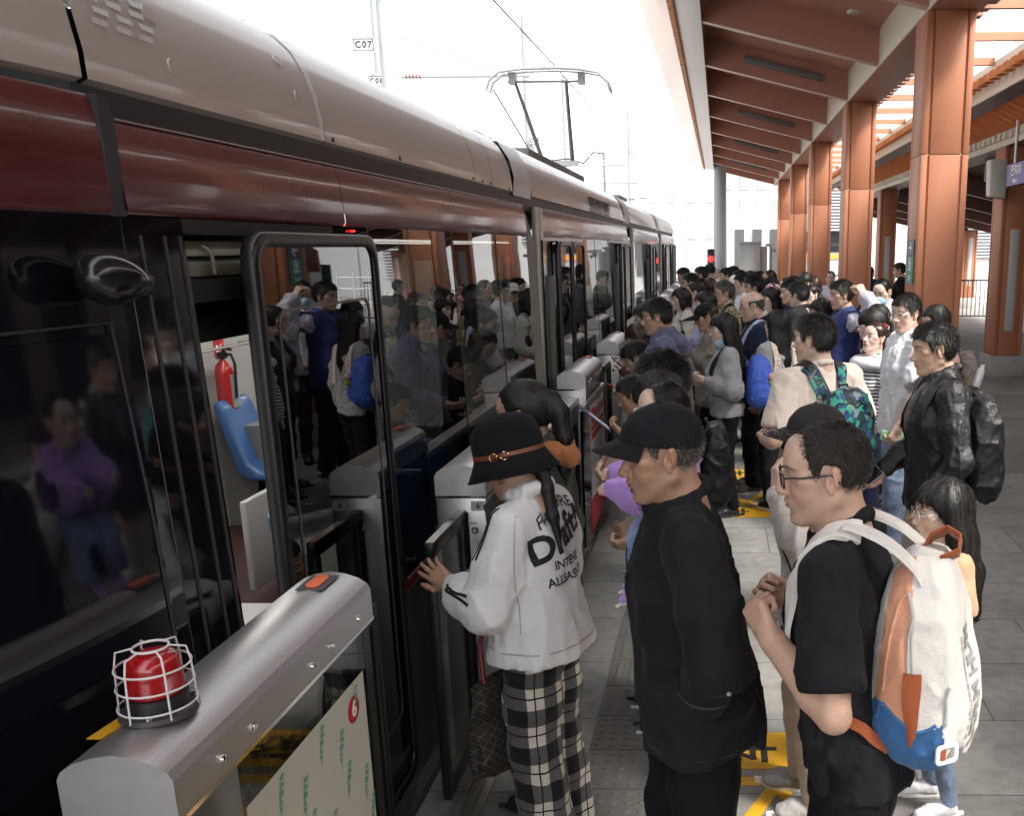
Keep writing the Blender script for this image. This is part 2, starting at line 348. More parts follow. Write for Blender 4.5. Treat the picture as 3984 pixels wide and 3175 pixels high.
# loudspeaker and station sign
ls = empty('loudspeaker', (4.36, 15.45, 3.12), label='cream wall loudspeaker on the orange column left of the blue sign', cat='loudspeaker')
MB().prism([(-.13, -.27), (.1, -.3), (.1, .3), (-.16, .29)], -.13, .13).build('housing', mat('speaker_cream', (.5, .52, .46), .5), ls, bevel=.012)
MB().prism([(-.165, .27), (-.14, -.25), (-.136, -.25), (-.161, .27)], -.11, .11).build('grille', mat('speaker_grille', (.62, .63, .57), .6, bump=(400, .4)), ls)
sg = empty('station_sign', (4.21, 14.0, 3.1), label='hanging purple blue station name sign with white lettering', cat='sign')
MB().box(0, .09, -.47, .47, -.155, .155).build('sign_box', black_p, sg, bevel=.006)
MB().box(-.004, 0, -.455, .455, -.15, .15).build('sign_face', mat('sign_purple', (.045, .025, .24), .4), sg)
_f = lambda y, z: frame((-.0055, y, z), (0, -1, 0), (0, 0, 1))
text('characters', '巴沟站', .16, _f(.03, .045), wf, sg, bold=.003, spacing=1.1); text('word', 'Bagou', .085, _f(.05, -.085), wf, sg, bold=.002)
for y in (-.25, .25): MB().tube([(.045, y, .155), (.045, y, .75)], .022, 10).build('hanger_rod', mat('rod_grey', (.5, .5, .48), .4, .5), sg)
# railings, wall, kiosk on the right
bk = empty('black_railing', (7.4, 27.8, 0), label='black metal railing with upright bars between the two orange columns on the right', cat='railing')
q = MB().box(-.6, .55, -.02, .02, 1.1, 1.14).box(-.6, .55, -.015, .015, .08, .11)
for i in range(10): q.box(-.58+i*.12, -.562+i*.12, -.009, .009, .1, 1.1)
q.build('bars', black_p, bk)
wr = empty('white_railing', (7.5, 33.5, 0), label='white tubular railing in front of the white louvred wall', cat='railing')
q = MB()
for i in range(14): q.tube([(-4.5+i*.62, 0, 0), (-4.5+i*.62, 0, 1.2)], .03, 8); q.lathe([(0, -.04), (.04, 0), (0, .04)], (-4.5+i*.62, 0, 1.23), 10)
for z in (.2, .7, 1.1): q.tube([(-4.5, 0, z), (3.6, 0, z)], .025, 8)
q.build('rails', white_p, wr, smooth=60)
wb = empty('station_building', (10, 42, 0), label='white station building with louvres and a grey shutter behind the columns', cat='building')
MB().box(-6.8, 14, 0, 8, -.9, 7).build('wall', mat('white_wall', (.45, .45, .455), .6, var=(.5, .06)), wb)
for (x0, x1, z0, z1) in ((-6.4, -4.0, 2.75, 5.2), (-.1, 2.2, 1.6, 4.6)):
    z = z0; q = MB()
    while z < z1: q.prism([(-.14, z), (-.02, z+.09), (-.02, z+.12), (-.14, z+.03)], x0, x1, 'x'); z += .13
    q.build('louvre', mat('louvre_grey', (.36, .36, .375), .5), wb)
MB().box(-6.4, -4.6, -.05, -.01, 1.85, 2.7).build('dark_window', mat('dark_glass_far', (.02, .022, .025), .15), wb)
MB().box(-6.4, -4.6, -.09, -.01, 1.55, 1.76).build('orange_band', mat('orange_band', (.7, .28, .05), .5), wb)
MB().box(-6.4, -4.6, -.06, -.01, -.0, 1.54).build('shutter', mat('shutter_grey', (.33, .34, .35), .5, bump=(1, .8, (1, 1, 60)), bdist=.02), wb)
for x in (-3.2, -1.1, 3.4): MB().box(x, x+.05, -.03, -.004, 0, 6).build('wall_joint', mat('wall_joint', (.35, .35, .36), .5), wb)
kk = empty('vending_machine', (7.55, 22.9, 0), label='white vending machine with a dark screen at the right edge of the picture', cat='vending machine')
MB().box(-.3, .35, -.3, .3, .06, 1.55).build('cabinet', mat('kiosk_white', (.7, .66, .66), .4, var=(4, .06)), kk, bevel=.03)
MB().box(-.22, .1, -.31, -.302, 1.0, 1.4).build('screen', mat('screen_dark', (.02, .02, .03), .1), kk)
MB().prism(rrect(.42, .34, .1, 5, 0, .32), -.312, -.303).build('front_panel', mat('kiosk_dark', (.08, .05, .06), .3), kk)
for x in (-.08, .08): MB().lathe([(0, -.004), (.05, -.004), (.055, 0)], (x, -.315, .38), 16, 'y').build('round_light', wf, kk)
for x in (-.25, .25): MB().lathe([(0, -.02), (.03, -.02), (.03, .02), (0, .02)], (x, -.2, .03), 12, 'x').build('wheel', black_m, kk)
MB().prism([(-.38, 1.56), (.35, 1.56), (.35, 2.1), (.2, 2.15), (.14, 2.5), (.05, 2.58), (-.06, 2.5), (-.1, 2.2), (-.34, 2.05)], .05, .12).build('topper', mat('kiosk_pink', (.55, .38, .37), .5, var=(5, .3)), kk)
MB().prism([(-.38, 1.56), (.2, 1.56), (.22, 1.75), (.05, 1.85), (-.15, 1.85), (-.36, 1.72)], .03, .048).build('banner', mat('kiosk_red', (.5, .16, .16), .5), kk)
gb = tag(MB().box(7.6, 8.3, 24.5, 24.6, .1, 1.7).build('notice_board', mat('board_green', (.03, .13, .06), .4, var=(4, .5))), 'dark green notice board standing behind the white vending machine', 'notice board')
# ---------------------------------------------------------------- beyond the tracks
ob = empty('office_building', (-7, 85, -1), label='pale overexposed building with tall windows at the end of the tracks', cat='building')
far_p = mat('far_paint', (.42, .42, .43), .7, var=(.3, .1))
MB().box(-9, 7.5, 0, 14, 0, 9.2).build('wall', far_p, ob)
for i in range(9):
    for j in range(3):
        x = -8.2+i*1.75; f = MB().box(x, x+.8, -.06, .0-.005, 1.0+j*2.9, 2.9+j*2.9).build('window', mat('far_window', (.27, .28, .3), .4), ob)
        if j == 1: MB().box(x-.1, x+.9, -.16, -.065, .9+j*2.9, .98+j*2.9).build('sill', far_p, f)
ap = empty('apartment_tower', (1.5, 110, -1), label='very pale distant tower block behind the white lamp pole', cat='building')
MB().box(-2, 9, 0, 10, 0, 15).build('wall', mat('far_paint_pale', (.40, .40, .41), .7), ap)
for i in range(5):
    for j in range(5): MB().box(-1.3+i*2, -.2+i*2, -.1, -.01, 1.5+j*2.6, 3.2+j*2.6).build('window', mat('far_window2', (.26, .27, .29), .3), ap)
hall = empty('depot_shed', (5, 58, -1), label='low white shed with tall dark openings beyond the platform end', cat='building')
MB().box(-4.6, 6, 0, 8, 0, 5.2).build('wall', far_p, hall)
for i in range(9): MB().box(-4.1+i*1.05, -3.55+i*1.05, -.06, -.01, 1.6, 4.1).build('opening', mat('far_dark', (.07, .072, .075), .4), hall)
lp = empty('lamp_pole', (0, 35, -.9), label='tall pale grey round pole at the end of the platform', cat='pole')
MB().tube([(0, 0, 0), (0, 0, 9)], [.26, .2], 20).build('shaft', mat('pole_grey', (.30, .32, .345), .5), lp, smooth=40)
MB().lathe([(.4, 0), (.4, .08), (.27, .1)], (0, 0, .9), 20).build('base_flange', steel_soft, lp)
wp = empty('gate_pillar', (1.05, 34.2, 0), label='square pale grey masonry pillar behind the far crowd', cat='pillar')
MB().box(-.36, .36, -.3, .3, 0, 2.2).build('pillar_body', mat('pillar_grey', (.27, .27, .265), .7, var=(8, .1)), wp, bevel=.01); MB().box(-.4, .4, -.34, .34, 2.2, 2.27).build('cap', mat('pillar_grey'), wp, bevel=.01)
MB().box(.37, .62, -.1, .1, 0, 2.1).build('brick_side', mat('brick_grey', (.36, .36, .36), .8, bump=(30, .5)), wp)
sh = empty('bus_shelter', (1.75, 34.6, 0), label='flat white shelter roof on posts next to the grey pillar', cat='shelter')
MB().box(-.1, 2.6, -.5, 1, 2.1, 2.2).build('roof', mat('shelter_white', (.33, .33, .33), .5), sh)
for x in (0.05, .75, 1.4): MB().box(x, x+.06, 0, .06, 0, 2.1).build('post', mat('shelter_post', (.3, .31, .32), .5), sh)
MB().tube([(.1, -.45, 2.08), (.13, -.5, 1.98), (.25, -.52, 1.97)], [.05, .06, .07], 10).build('camera', mat('cctv_grey', (.2, .2, .2), .4), sh)
tl = empty('traffic_light', (-.32, 34, 0), label='small tram signal post showing a red light', cat='traffic light')
MB().tube([(0, 0, -.9), (0, 0, 1.6)], .05, 10).build('post', mat('shelter_post'), tl)
MB().box(-.13, .13, -.1, .1, 1.3, 2.02).build('housing', mat('signal_black', (.05, .045, .045), .5), tl, bevel=.03)
MB().lathe([(0, -.03), (.09, -.02), (.1, 0)], (0, -.102, 1.68), 18, 'y').build('red_lamp', mat('red_lamp', (.8, .03, .03), .4, emit=('ff1410', 2.2)), tl)
MB().lathe([(.1, -.12), (.11, -.12), (.11, 0), (.1, 0)], (0, -.102, 1.92), 18, 'y').build('hood', black_m, tl)
# overhead line masts
mast_m = mat('mast_white', (.30, .32, .34), .6); ins = mat('insulator_brown', (.16, .05, .04), .3); wire_m = mat('wire_dark', (.05, .05, .055), .5)
def mast(x, y, plate, sz, label, px=0, pz=0, arm_z=5.4):
    t = empty('catenary_mast', (x, y, -.9), label=label, cat='mast', group='overhead line masts beside the track')
    MB().tube([(0, 0, 0), (0, 0, 9)], .13, 14).build('mast', mast_m, t, smooth=40)
    q = MB().tube([(0, 0, arm_z+.9), (2.6, 0, arm_z+.9)], .03, 8).tube([(0, 0, arm_z+1.7), (2.2, 0, arm_z+.93)], .018, 6).lathe([(.13, -.03), (.2, -.03), (.2, .03), (.13, .03)], (0, 0, arm_z+.9), 14)
    q.build('cantilever_arm', mast_m, t, smooth=40)
    q = MB()
    for i in range(5): q.lathe([(.02, -.02), (.055, 0), (.02, .02)], (.42+i*.06, 0, arm_z+.9), 10, 'x')
    q.build('insulator', ins, t, smooth=40)
    if plate:
        p = MB().box(-sz/2+px, sz/2+px, -.2, -.185, pz+.9-sz*.3, pz+.9+sz*.3).build('number_plate', mat('plate_white', (.5, .5, .5), .5), t)
        fr = rrect(sz*.98, sz*.58, .01, 2, px, pz+.9); fi = rrect(sz*.90, sz*.50, .01, 2, px, pz+.9); ring(fr, fi, -.206, -.2, 'y').build('plate_border', mat('plate_grey', (.03, .03, .035), .5), p)
        text('number', plate, sz*.42, frame((px, -.207, pz+.9), (1, 0, 0), (0, 0, 1)), mat('plate_grey'), p, bold=.004, spacing=1.25)
mast(-4.62, 14, 'C07', .285, 'pale overhead line mast carrying the plate C07', -.28, 4.83, 5.55)
mast(-5.95, 17.6, 'C08', .29, 'pale overhead line mast carrying the plate C08', -.05, 4.95, 5.05)
mast(-5.2, 27, 'C09', .29, 'pale overhead line mast carrying the plate C09', .15, 4.92, 4.3)
mast(-5.6, 36, 'C10', .3, 'pale overhead line mast carrying the plate C10 behind the dark cable loop', 1.5, 3.25, 4.4)
mast(-4.1, 45, 'C12', .3, 'far pale overhead line mast carrying the plate C12', 1.3, 3.0, 4.3)
dm = empty('cable_post', (-3.9, 33, -.9), label='thin dark post with a drooping cable beyond the pantograph', cat='post')
MB().tube([(0, 0, 0), (0, 0, 6.1)], .04, 8).build('post', mat('post_dark', (.12, .13, .14), .5), dm)
MB().tube([(0, 0, 6.05), (-.35, 0, 6.1), (-.7, 0, 5.75), (-1.2, 0, 5.9), (-1.75, 0, 5.85), (-1.95, 0, 5.5), (-2.0, 0, 4.6)], .03, 8).build('cable', wire_m, dm, smooth=60)
tag(MB().tube([(-2.6, -5, 4.82), (-2.5, 15, 4.78), (-2.7, 40, 4.75), (-2.6, 90, 4.75)], .010, 6).build('overhead_wire', wire_m), 'thin dark overhead contact wire above the tram roof', 'wire')
# ================================================================ TRAM
champagne = mat('champagne_paint', (.53, .485, .45), .42, .08, coat=.35, var=(2.5, .09, (1, .35, 2.5)))
red_m = mat('maroon_paint', (.115, .018, .020), .28, 0, coat=.5, var=(2.2, .22, (1, .5, 2)), bump=(1.3, .05), bdist=.02)
navy = mat('dark_cab_paint', (.006, .006, .011), .05, 0, coat=.5)
rub = mat('black_rubber', (.011, .011, .012), .45)
dkch = mat('roof_channel', (.008, .009, .014), .5)
skirt_m = mat('skirt_grey', (.16, .155, .15), .4, var=(2, .1))
gang_m = mat('gangway_bellows', (.27, .26, .22), .45)
gl = bpy.data.materials.new('tram_glass'); gl.use_nodes = True
n, l = gl.node_tree.nodes, gl.node_tree.links; n.remove(n['Principled BSDF'])
fr = n.new('ShaderNodeFresnel'); _g0 = n.new('ShaderNodeNewGeometry'); _k0 = n.new('ShaderNodeMath'); _k0.operation = 'MULTIPLY_ADD'; _k0.inputs[1].default_value = 1/1.85-1.85; _k0.inputs[2].default_value = 1.85; l.new(_g0.outputs['Backfacing'], _k0.inputs[0]); l.new(_k0.outputs[0], fr.inputs[0])
tr = n.new('ShaderNodeBsdfTransparent'); tr.inputs[0].default_value = (.065, .067, .065, 1); gs = n.new('ShaderNodeBsdfGlossy'); gs.inputs['Roughness'].default_value = .012; gs.inputs['Color'].default_value = (.95, .95, .95, 1)
ms = n.new('ShaderNodeMixShader'); l.new(fr.outputs[0], ms.inputs[0]); l.new(tr.outputs[0], ms.inputs[1]); l.new(gs.outputs[0], ms.inputs[2]); l.new(ms.outputs[0], n['Material Output'].inputs[0])
_tc = n.new('ShaderNodeTexCoord'); _t = noise(n, l, _tc, 1.1, 2); _b = n.new('ShaderNodeBump'); _b.inputs['Strength'].default_value = .035; _b.inputs['Distance'].default_value = .05; l.new(_t.outputs[0], _b.inputs['Height']); l.new(_b.outputs[0], gs.inputs['Normal'])
clear = bpy.data.materials.new('clear_glass'); clear.use_nodes = True
n, l = clear.node_tree.nodes, clear.node_tree.links; n.remove(n['Principled BSDF'])
fr = n.new('ShaderNodeFresnel'); _g0 = n.new('ShaderNodeNewGeometry'); _k0 = n.new('ShaderNodeMath'); _k0.operation = 'MULTIPLY_ADD'; _k0.inputs[1].default_value = 1/1.5-1.5; _k0.inputs[2].default_value = 1.5; l.new(_g0.outputs['Backfacing'], _k0.inputs[0]); l.new(_k0.outputs[0], fr.inputs[0]); tr = n.new('ShaderNodeBsdfTransparent'); tr.inputs[0].default_value = (.80, .84, .82, 1); gs = n.new('ShaderNodeBsdfGlossy'); gs.inputs['Roughness'].default_value = .01
ms = n.new('ShaderNodeMixShader'); l.new(fr.outputs[0], ms.inputs[0]); l.new(tr.outputs[0], ms.inputs[1]); l.new(gs.outputs[0], ms.inputs[2]); l.new(ms.outputs[0], n['Material Output'].inputs[0])
TX, CX = -1.31, -2.63
tram = empty('tram', (TX, 8, -.4), label='long maroon and champagne tram with black glass standing at the platform', cat='tram')
TI = Matrix.Translation((-TX, -8, .4))
def tpart(nm, b, m, par=None, **k):
    o = b.build(nm, m, par or tram, **k); o.matrix_parent_inverse = TI if par is None else Matrix.Identity(4); return o
def sx(z): return TX+.03*(1.7-z)*(1 if z < 1.7 else 1) if z < 2.18 else TX-.0144
ROOF = [(-1.36, 2.452), (-1.341, 2.462), (-1.343, 2.52), (-1.356, 2.60), (-1.38, 2.67), (-1.415, 2.735), (-1.475, 2.795), (-1.56, 2.835), (-1.68, 2.86), (-2.0, 2.885), (-2.63, 2.895)]
def roof(y0, y1, f=lambda y: 0, ny=2, lift=0):
    rows = []
    for i in range(ny):
        y = y0+(y1-y0)*i/(ny-1); d = f(y)
        half = [(x-d, z+lift-d*.25) for x, z in ROOF]; full = half+[(2*CX-x, z) for x, z in half[-2::-1]]
        rows.append([(x, y, z) for x, z in full])
    return MB().sheet(rows)
def nose(y): t = max(0, (2.06-y)); return .055*t+.16*t*t*.55
SEAM = []
cars = [(2.10, 6.29), (6.93, 13.7), (14.4, 20.6), (21.3, 27.6)]
panels = {0: [2.10, 3.335, 5.345, 5.745, 6.29], 1: [6.93, 8.2, 9.9, 11.9, 12.9, 13.7], 2: [14.4, 16.4, 18.6, 20.6], 3: [21.3, 24, 27.6]}
tpart('roof_panel', roof(.25, 2.085, nose, 14), champagne, smooth=60)
for ci, ps in panels.items():
    for a, c in zip(ps, ps[1:]):
        tpart('roof_panel', roof(a+.004, c-.004), champagne, smooth=60)
tpart('roof_trim', roof(3.30, 3.334, lift=.004), mat('trim_pale', (.72, .72, .72), .35), smooth=60)
# body under the roof: solid dark core with the door hole left open
core = MB()
core.box(-3.93, -3.90, .5, 27.6, 2.14, 2.5)
for y0, y1 in cars[1:]: core.box(-3.9, TX-.05, y0, y1, 2.2, 2.62)
tpart('roof_channel', MB().prism([(-1.36, 2.36), (-1.36, 2.60), (-2.6, 2.75), (-2.6, 2.36)], 2.07, 27.5), dkch)
# maroon band
def band(y0, y1, m=red_m, f=lambda y: 0, ny=2, zt=2.386, zb_=2.185):
    rows = []
    for i in range(ny):
        y = y0+(y1-y0)*i/(ny-1); d = f(y)
        rows.append([(TX-.06-d, y, zb_), (TX-.012-d, y, zb_), (TX-.004-d, y, zb_+.012), (TX-.012-d, y, zt-.07), (TX-.022-d, y, zt-.012), (TX-.032-d, y, zt), (TX-.08-d, y, zt)])
    return MB().sheet(rows)
tpart('maroon_band', band(.25, 2.085, red_m, nose, 14, 2.43), red_m, smooth=50)
for a, c in ((2.135, 3.377), (3.382, 6.555), (7.06, 9.2), (9.208, 11.9), (11.908, 13.7), (14.45, 17.4), (17.408, 20.6), (21.35, 24.5), (24.508, 27.6)): tpart('maroon_band', band(a, c), red_m, smooth=50)
tpart('band_trim', MB().box(TX-.045, TX-.026, 2.135, 6.555, 2.387, 2.391).box(TX-.045, TX-.026, 7.06, 13.7, 2.387, 2.391).box(TX-.045, TX-.026, 14.45, 27.6, 2.387, 2.391), steel_soft)
tpart('cab_seam', MB().prism([(2.088, 2.18), (2.137, 2.18), (2.137, 2.39), (2.118, 2.43), (2.088, 2.43)], TX-.09, TX-.008, 'x'), mat('seam_grey', (.025, .026, .036), .5))
# cab side (dark glazed nose)
rows = []
for i in range(14):
    y = .25+(2.12-.25)*i/13; d = nose(y)
    rows.append([(sx(z)-.002-d-(.12*(.35-z) if z < .35 else 0), y, z) for z in (-.25, 0, .2, .4, .6, .9, 1.2, 1.5, 1.8, 2.0, 2.182)])
tpart('cab_side', MB().sheet(rows), navy, smooth=60, out=(1, 0, 0))
rows = []
for i in range(10):
    y = 1.2+(2.06-1.2)*i/9; d = nose(y); rows.append([(sx(z)+.003-d, y, z) for z in (.95, 1.3, 1.6, 1.93)])
tpart('cab_window', MB().sheet(rows), navy, smooth=60, out=(1, 0, 0))
tpart('cab_trim', MB().tube([(sx(1.95)+.004-nose(y), y, 1.955) for y in (1.2, 1.5, 1.8, 2.02)]+[(sx(1.5)+.004, 2.045, 1.5), (sx(.95)+.004, 2.05, .95)], .0035, 6), mat('cab_line', (.03, .03, .04), .5), smooth=60)
# pillar between cab and first door, door surround
tpart('door_pillar', MB().prism([(sx(z)-.05, z) for z in (-.3, 2.18)]+[(sx(z), z) for z in (2.18, 1, .3, -.3)], 2.121, 2.36), navy)
for y in (2.175, 2.27, 2.335): tpart('pillar_seam', MB().prism([(sx(z)-.003, z) for z in (-.2, 2.14)]+[(sx(z)+.0035, z) for z in (2.14, -.2)], y, y+.009), mat('pillar_seam', (.05, .05, .056), .45))
DY0, DY1 = 2.362, 3.30
tpart('door_header', MB().box(TX-.14, TX-.02, DY0, DY1+.05, 1.975, 2.03).box(TX-.3, TX-.25, DY0, DY1+.05, 2.0, 2.3).box(TX-.2, TX-.02, DY0, DY1, 2.145, 2.184), black_m)
tpart('door_header_panel', MB().box(TX-.16, TX-.10, DY0, DY1, 1.86, 1.975), mat('header_black', (.006, .006, .008), .2))
mech = mat('door_mechanism', (.62, .60, .48), .45, .3, var=(12, .3))
q = MB().box(TX-.18, TX-.09, DY0+.02, DY1, 2.09, 2.13).box(TX-.20, TX-.12, DY0+.02, DY1, 2.035, 2.085).box(TX-.11, TX-.07, DY0+.02, DY0+.085, 2.04, 2.115).lathe([(0, -.01), (.018, -.01), (.018, 0)], (TX-.07, DY0+.05, 2.075), 14, 'x').tube([(TX-.08, DY0+.2, 2.12), (TX-.075, DY0+.235, 2.10), (TX-.075, DY0+.24, 2.04)], .006, 6)
tpart('door_mechanism', q, mech, bevel=.003)
tpart('door_reveal', MB().box(TX-.16, TX-.045, DY1, DY1+.04, -.02, 2.0), rub)
# door leaf, plugged out to the side
def leaf(y0, y1, x, z0=.02, z1=2.155, parent=None, name='door', nocorner=()):
    W, H = y1-y0, z1-z0; cy, cz = (y0+y1)/2, (z0+z1)/2
    cr = (1, 1, 0, 0)
    o = rrect(W, H, .085, 5, cy, cz, (1, 1, 1, 1)); i = rrect(W-.075, H-.085, .06, 5, cy, cz, (1, 1, 1, 1))
    f = tpart(name, ring(o, i, x-.045, x, 'x'), mat('door_frame_black', (.006, .006, .007), .35), parent, bevel=.010)
    g = MB().prism(rrect(W-.07, H-.08, .06, 5, cy, cz), x-.032, x-.012, 'x').build('door_glass', gl, f)
    return f
d1 = leaf(2.53, 3.46, TX+.075)
o = rrect(.70, 1.62, .04, 4, 3.0, 1.13); i = rrect(.686, 1.606, .035, 4, 3.0, 1.13)
ring(o, i, TX+.058, TX+.066, 'x').build('glass_frame', mat('thin_seal', (.09, .09, .085), .4), d1)
tpart('door_indicator', MB().box(TX-.01, TX-.002, 3.43, 3.455, 2.166, 2.172), mat('red_led', (.7, .05, .05), .4, emit=('ff2018', 1.0)))
# windows with seams, lower panels
def glazing(y0, y1, z0=.78, z1=2.184, seams=(), name='window'):
    rows = [[(sx(z), y, z) for z in (z0, 1.2, 1.7, z1)] for y in (y0, y1)]
    o = tpart(name, MB().sheet(rows), gl, out=(1, 0, 0))
    for y in seams:
        tpart('window_seam', MB().prism([(sx(z)-.01, z) for z in (z0, z1)]+[(sx(z)+.002, z) for z in (z1, z0)], y, y+.012), rub)
    return o
glazing(DY1+.04, 6.56, .78, 2.184, (3.6, 4.72, 5.66))
for _a, _c in ((3.34, 3.62), (4.68, 4.78), (6.42, 6.56)): tpart('window_post', MB().box(TX-.1, TX-.018, _a, _c, .78, 2.18), rub)
tpart('red_stripe', MB().prism([(sx(.78)-.004, .745), (sx(.78)-.004, .785), (sx(.78)+.004, .785), (sx(.78)+.004, .745)], 3.45, 6.56), mat('stripe_red', (.38, .03, .025), .35))
for a, c in ((3.34, 3.86), (3.866, 4.9), (4.906, 6.56)): tpart('lower_panel', MB().prism([(TX-.03, .74), (sx(.74), .74), (sx(.4), .3), (TX+.02, .1), (TX-.05, -.22), (TX-.12, -.22)], a, c), skirt_m, bevel=.006)
tpart('lower_panel', MB().prism([(3.30, -.2), (3.55, -.2), (3.55, .5), (3.66, .95), (3.30, .95)], TX-.03, TX+.018, 'x'), navy)
tpart('door_sill', MB().box(TX-.6, TX+.04, DY0, DY1, -.06, -.012), steel_soft)
# gangways
def gangway(y0, y1):
    q = MB(); n_ = max(5, int((y1-y0)/.06))
    for i in range(n_):
        a = y0+(y1-y0)*i/n_; c = y0+(y1-y0)*(i+1)/n_; m_ = (a+c)/2
        for (u, v, du, dv) in ((a, m_, .03, .0), (m_, c, 0., .03)):
            P = [(sx(z)-.015, z) for z in (-.2, 1, 2.1)]+[(-1.42, 2.45), (-1.5, 2.7), (-1.7, 2.8), (-2.6, 2.84)]
            q.sheet([[(x-du, u, z) for x, z in P], [(x-dv, v, z) for x, z in P]])
    tpart('gangway', q, gang_m)
    P = [(-1.345, 2.44), (-1.335, 2.55), (-1.36, 2.66), (-1.43, 2.77), (-1.57, 2.845), (-2.6, 2.9)]
    tpart('gangway_arch', MB().sheet([[(x, y0-.28+.0*k, z) for x, z in P] if k == 0 else [(x, y1-.08, z) for x, z in P] for k in (0, 1)]), mat('arch_grey', (.62, .62, .64), .4), smooth=60)
gangway(6.60, 6.98); gangway(13.75, 14.38); gangway(20.65, 21.28)
# following cars: glazing and plug doors
for (y0, y1), doors in zip(cars[1:], (((7.42, 8.03, 8.72), (12.1, 12.5, 13.3)), ((17.2, 17.9, 18.6),), ((22.3, 23.0, 23.7), (25.6, 26.3, 27.0)))):
    tpart('car_end_post', MB().box(TX-.05, TX+.004, y0+.03, y0+.2, -.2, 2.39), mat('post_champagne', (.4, .37, .33), .35, .3), bevel=.01)
    segs = [y0+.2]+[v for d in doors for v in (d[0]-.5, d[0]-.02)]+[y1]
    tpart('side_panel', MB().box(-3.9, TX-.035, y0+.1, y1-.02, -.2, .78), skirt_m)
    glazing(y0+.2, y1, .78, 2.184, [a for a in (y0+3.2, y0+4.9) if a < y1])
    tpart('window_post', MB().box(TX-.1, TX-.02, y0+.2, y0+.4, .78, 2.18).box(TX-.1, TX-.02, y1-.3, y1, .78, 2.18), rub)
    for a, m_, c in doors:
        tpart('door_recess', MB().box(TX-.02, TX+.02, a-.42, a-.02, -.05, 2.16), navy)
        tpart('door_post', MB().box(TX+.02, TX+.05, a-.25, a-.2, .0, 1.9), skirt_m)
        tpart('door_rail', MB().box(TX-.01, TX+.05, a-.3, c+.1, 2.155, 2.178), steel_soft)
        leaf(a, m_, TX+.075); leaf(m_+.06, c+.06, TX+.075)
tpart('roof_vent', (lambda q: [q.box(-1.345-.02, -1.343+.012, 10.0+i*.62+0, 10.5+i*.62, 2.47+j*.022, 2.478+j*.022, rot=(0, 0, 0)) for i in range(3) for j in range(7)] and q)(MB()), mat('vent_dark', (.05, .05, .055), .5))
# slotted grille and bolt covers on the near roof
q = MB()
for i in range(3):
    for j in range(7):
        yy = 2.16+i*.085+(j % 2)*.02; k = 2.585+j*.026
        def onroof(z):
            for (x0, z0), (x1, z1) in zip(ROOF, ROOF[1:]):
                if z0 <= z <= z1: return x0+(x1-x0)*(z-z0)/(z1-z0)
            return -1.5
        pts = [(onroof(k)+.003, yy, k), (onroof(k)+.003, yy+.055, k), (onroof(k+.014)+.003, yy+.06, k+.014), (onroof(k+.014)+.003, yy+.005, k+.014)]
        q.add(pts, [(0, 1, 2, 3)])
tpart('roof_grille', q, mat('slot_sky_white', (.72, .73, .75), .35))  # slots coloured near white for the bright sky they reflect
def roofn(z):
    for (x0, z0), (x1, z1) in zip(ROOF[1:], ROOF[2:]):
        if z0 <= z <= z1:
            t = (z-z0)/(z1-z0); return Vector((x0+(x1-x0)*t, 0, z)), Vector((z1-z0, 0, -(x1-x0))).normalized()
    return Vector((-1.35, 0, 2.5)), Vector((1, 0, 0))
for y, z, r, m_ in ((2.42, 2.66, .022, champagne), (2.45, 2.545, .022, champagne), (3.12, 2.68, .018, champagne), (3.17, 2.585, .018, champagne), (3.4, 2.475, .009, rub), (4.1, 2.475, .01, rub), (5.3, 2.475, .009, rub), (5.5, 2.475, .009, rub), (5.7, 2.475, .009, rub), (6.2, 2.475, .009, rub)):
    p, nn = roofn(z); t = (nn.cross(Vector((0, 1, 0)))).normalized(); q = MB(); K = 16
    q.add([tuple(p+Vector((0, y, 0))+nn*h+(Vector((0, 1, 0))*math.cos(2*PI*i/K)+t*math.sin(2*PI*i/K))*rr) for h, rr in ((.0, r), (.004, r*.92)) for i in range(K)], [(i, (i+1) % K, K+(i+1) % K, K+i) for i in range(K)]+[tuple(range(K, 2*K))])
    tpart('bolt_cover', q, m_, smooth=40)
# dark egg shaped mirror camera on the cab
me = bpy.data.meshes.new('mirror'); bm = bmesh.new(); bmesh.ops.create_uvsphere(bm, u_segments=28, v_segments=16, radius=1)
for v in bm.verts:
    x, y, z = v.co; s = .17*(1-.12*y); v.co = (x*.062*(1+.1*z), y*.092, z*.049*(1+.25*(-y))+(.012 if z > 0 else 0)*(-y))
bm.to_mesh(me); bm.free()
o = link('mirror', me, mat('mirror_shell', (.010, .010, .013), .16), tram, 180); o.matrix_parent_inverse = TI; o.location = (TX+.05, 1.965, 2.045); o.rotation_euler = (R(-6), 0, R(4))
o2 = MB().box(-.05, .0, .08, .17, -.02, .025).build('mirror_arm', rub, o, bevel=.01)
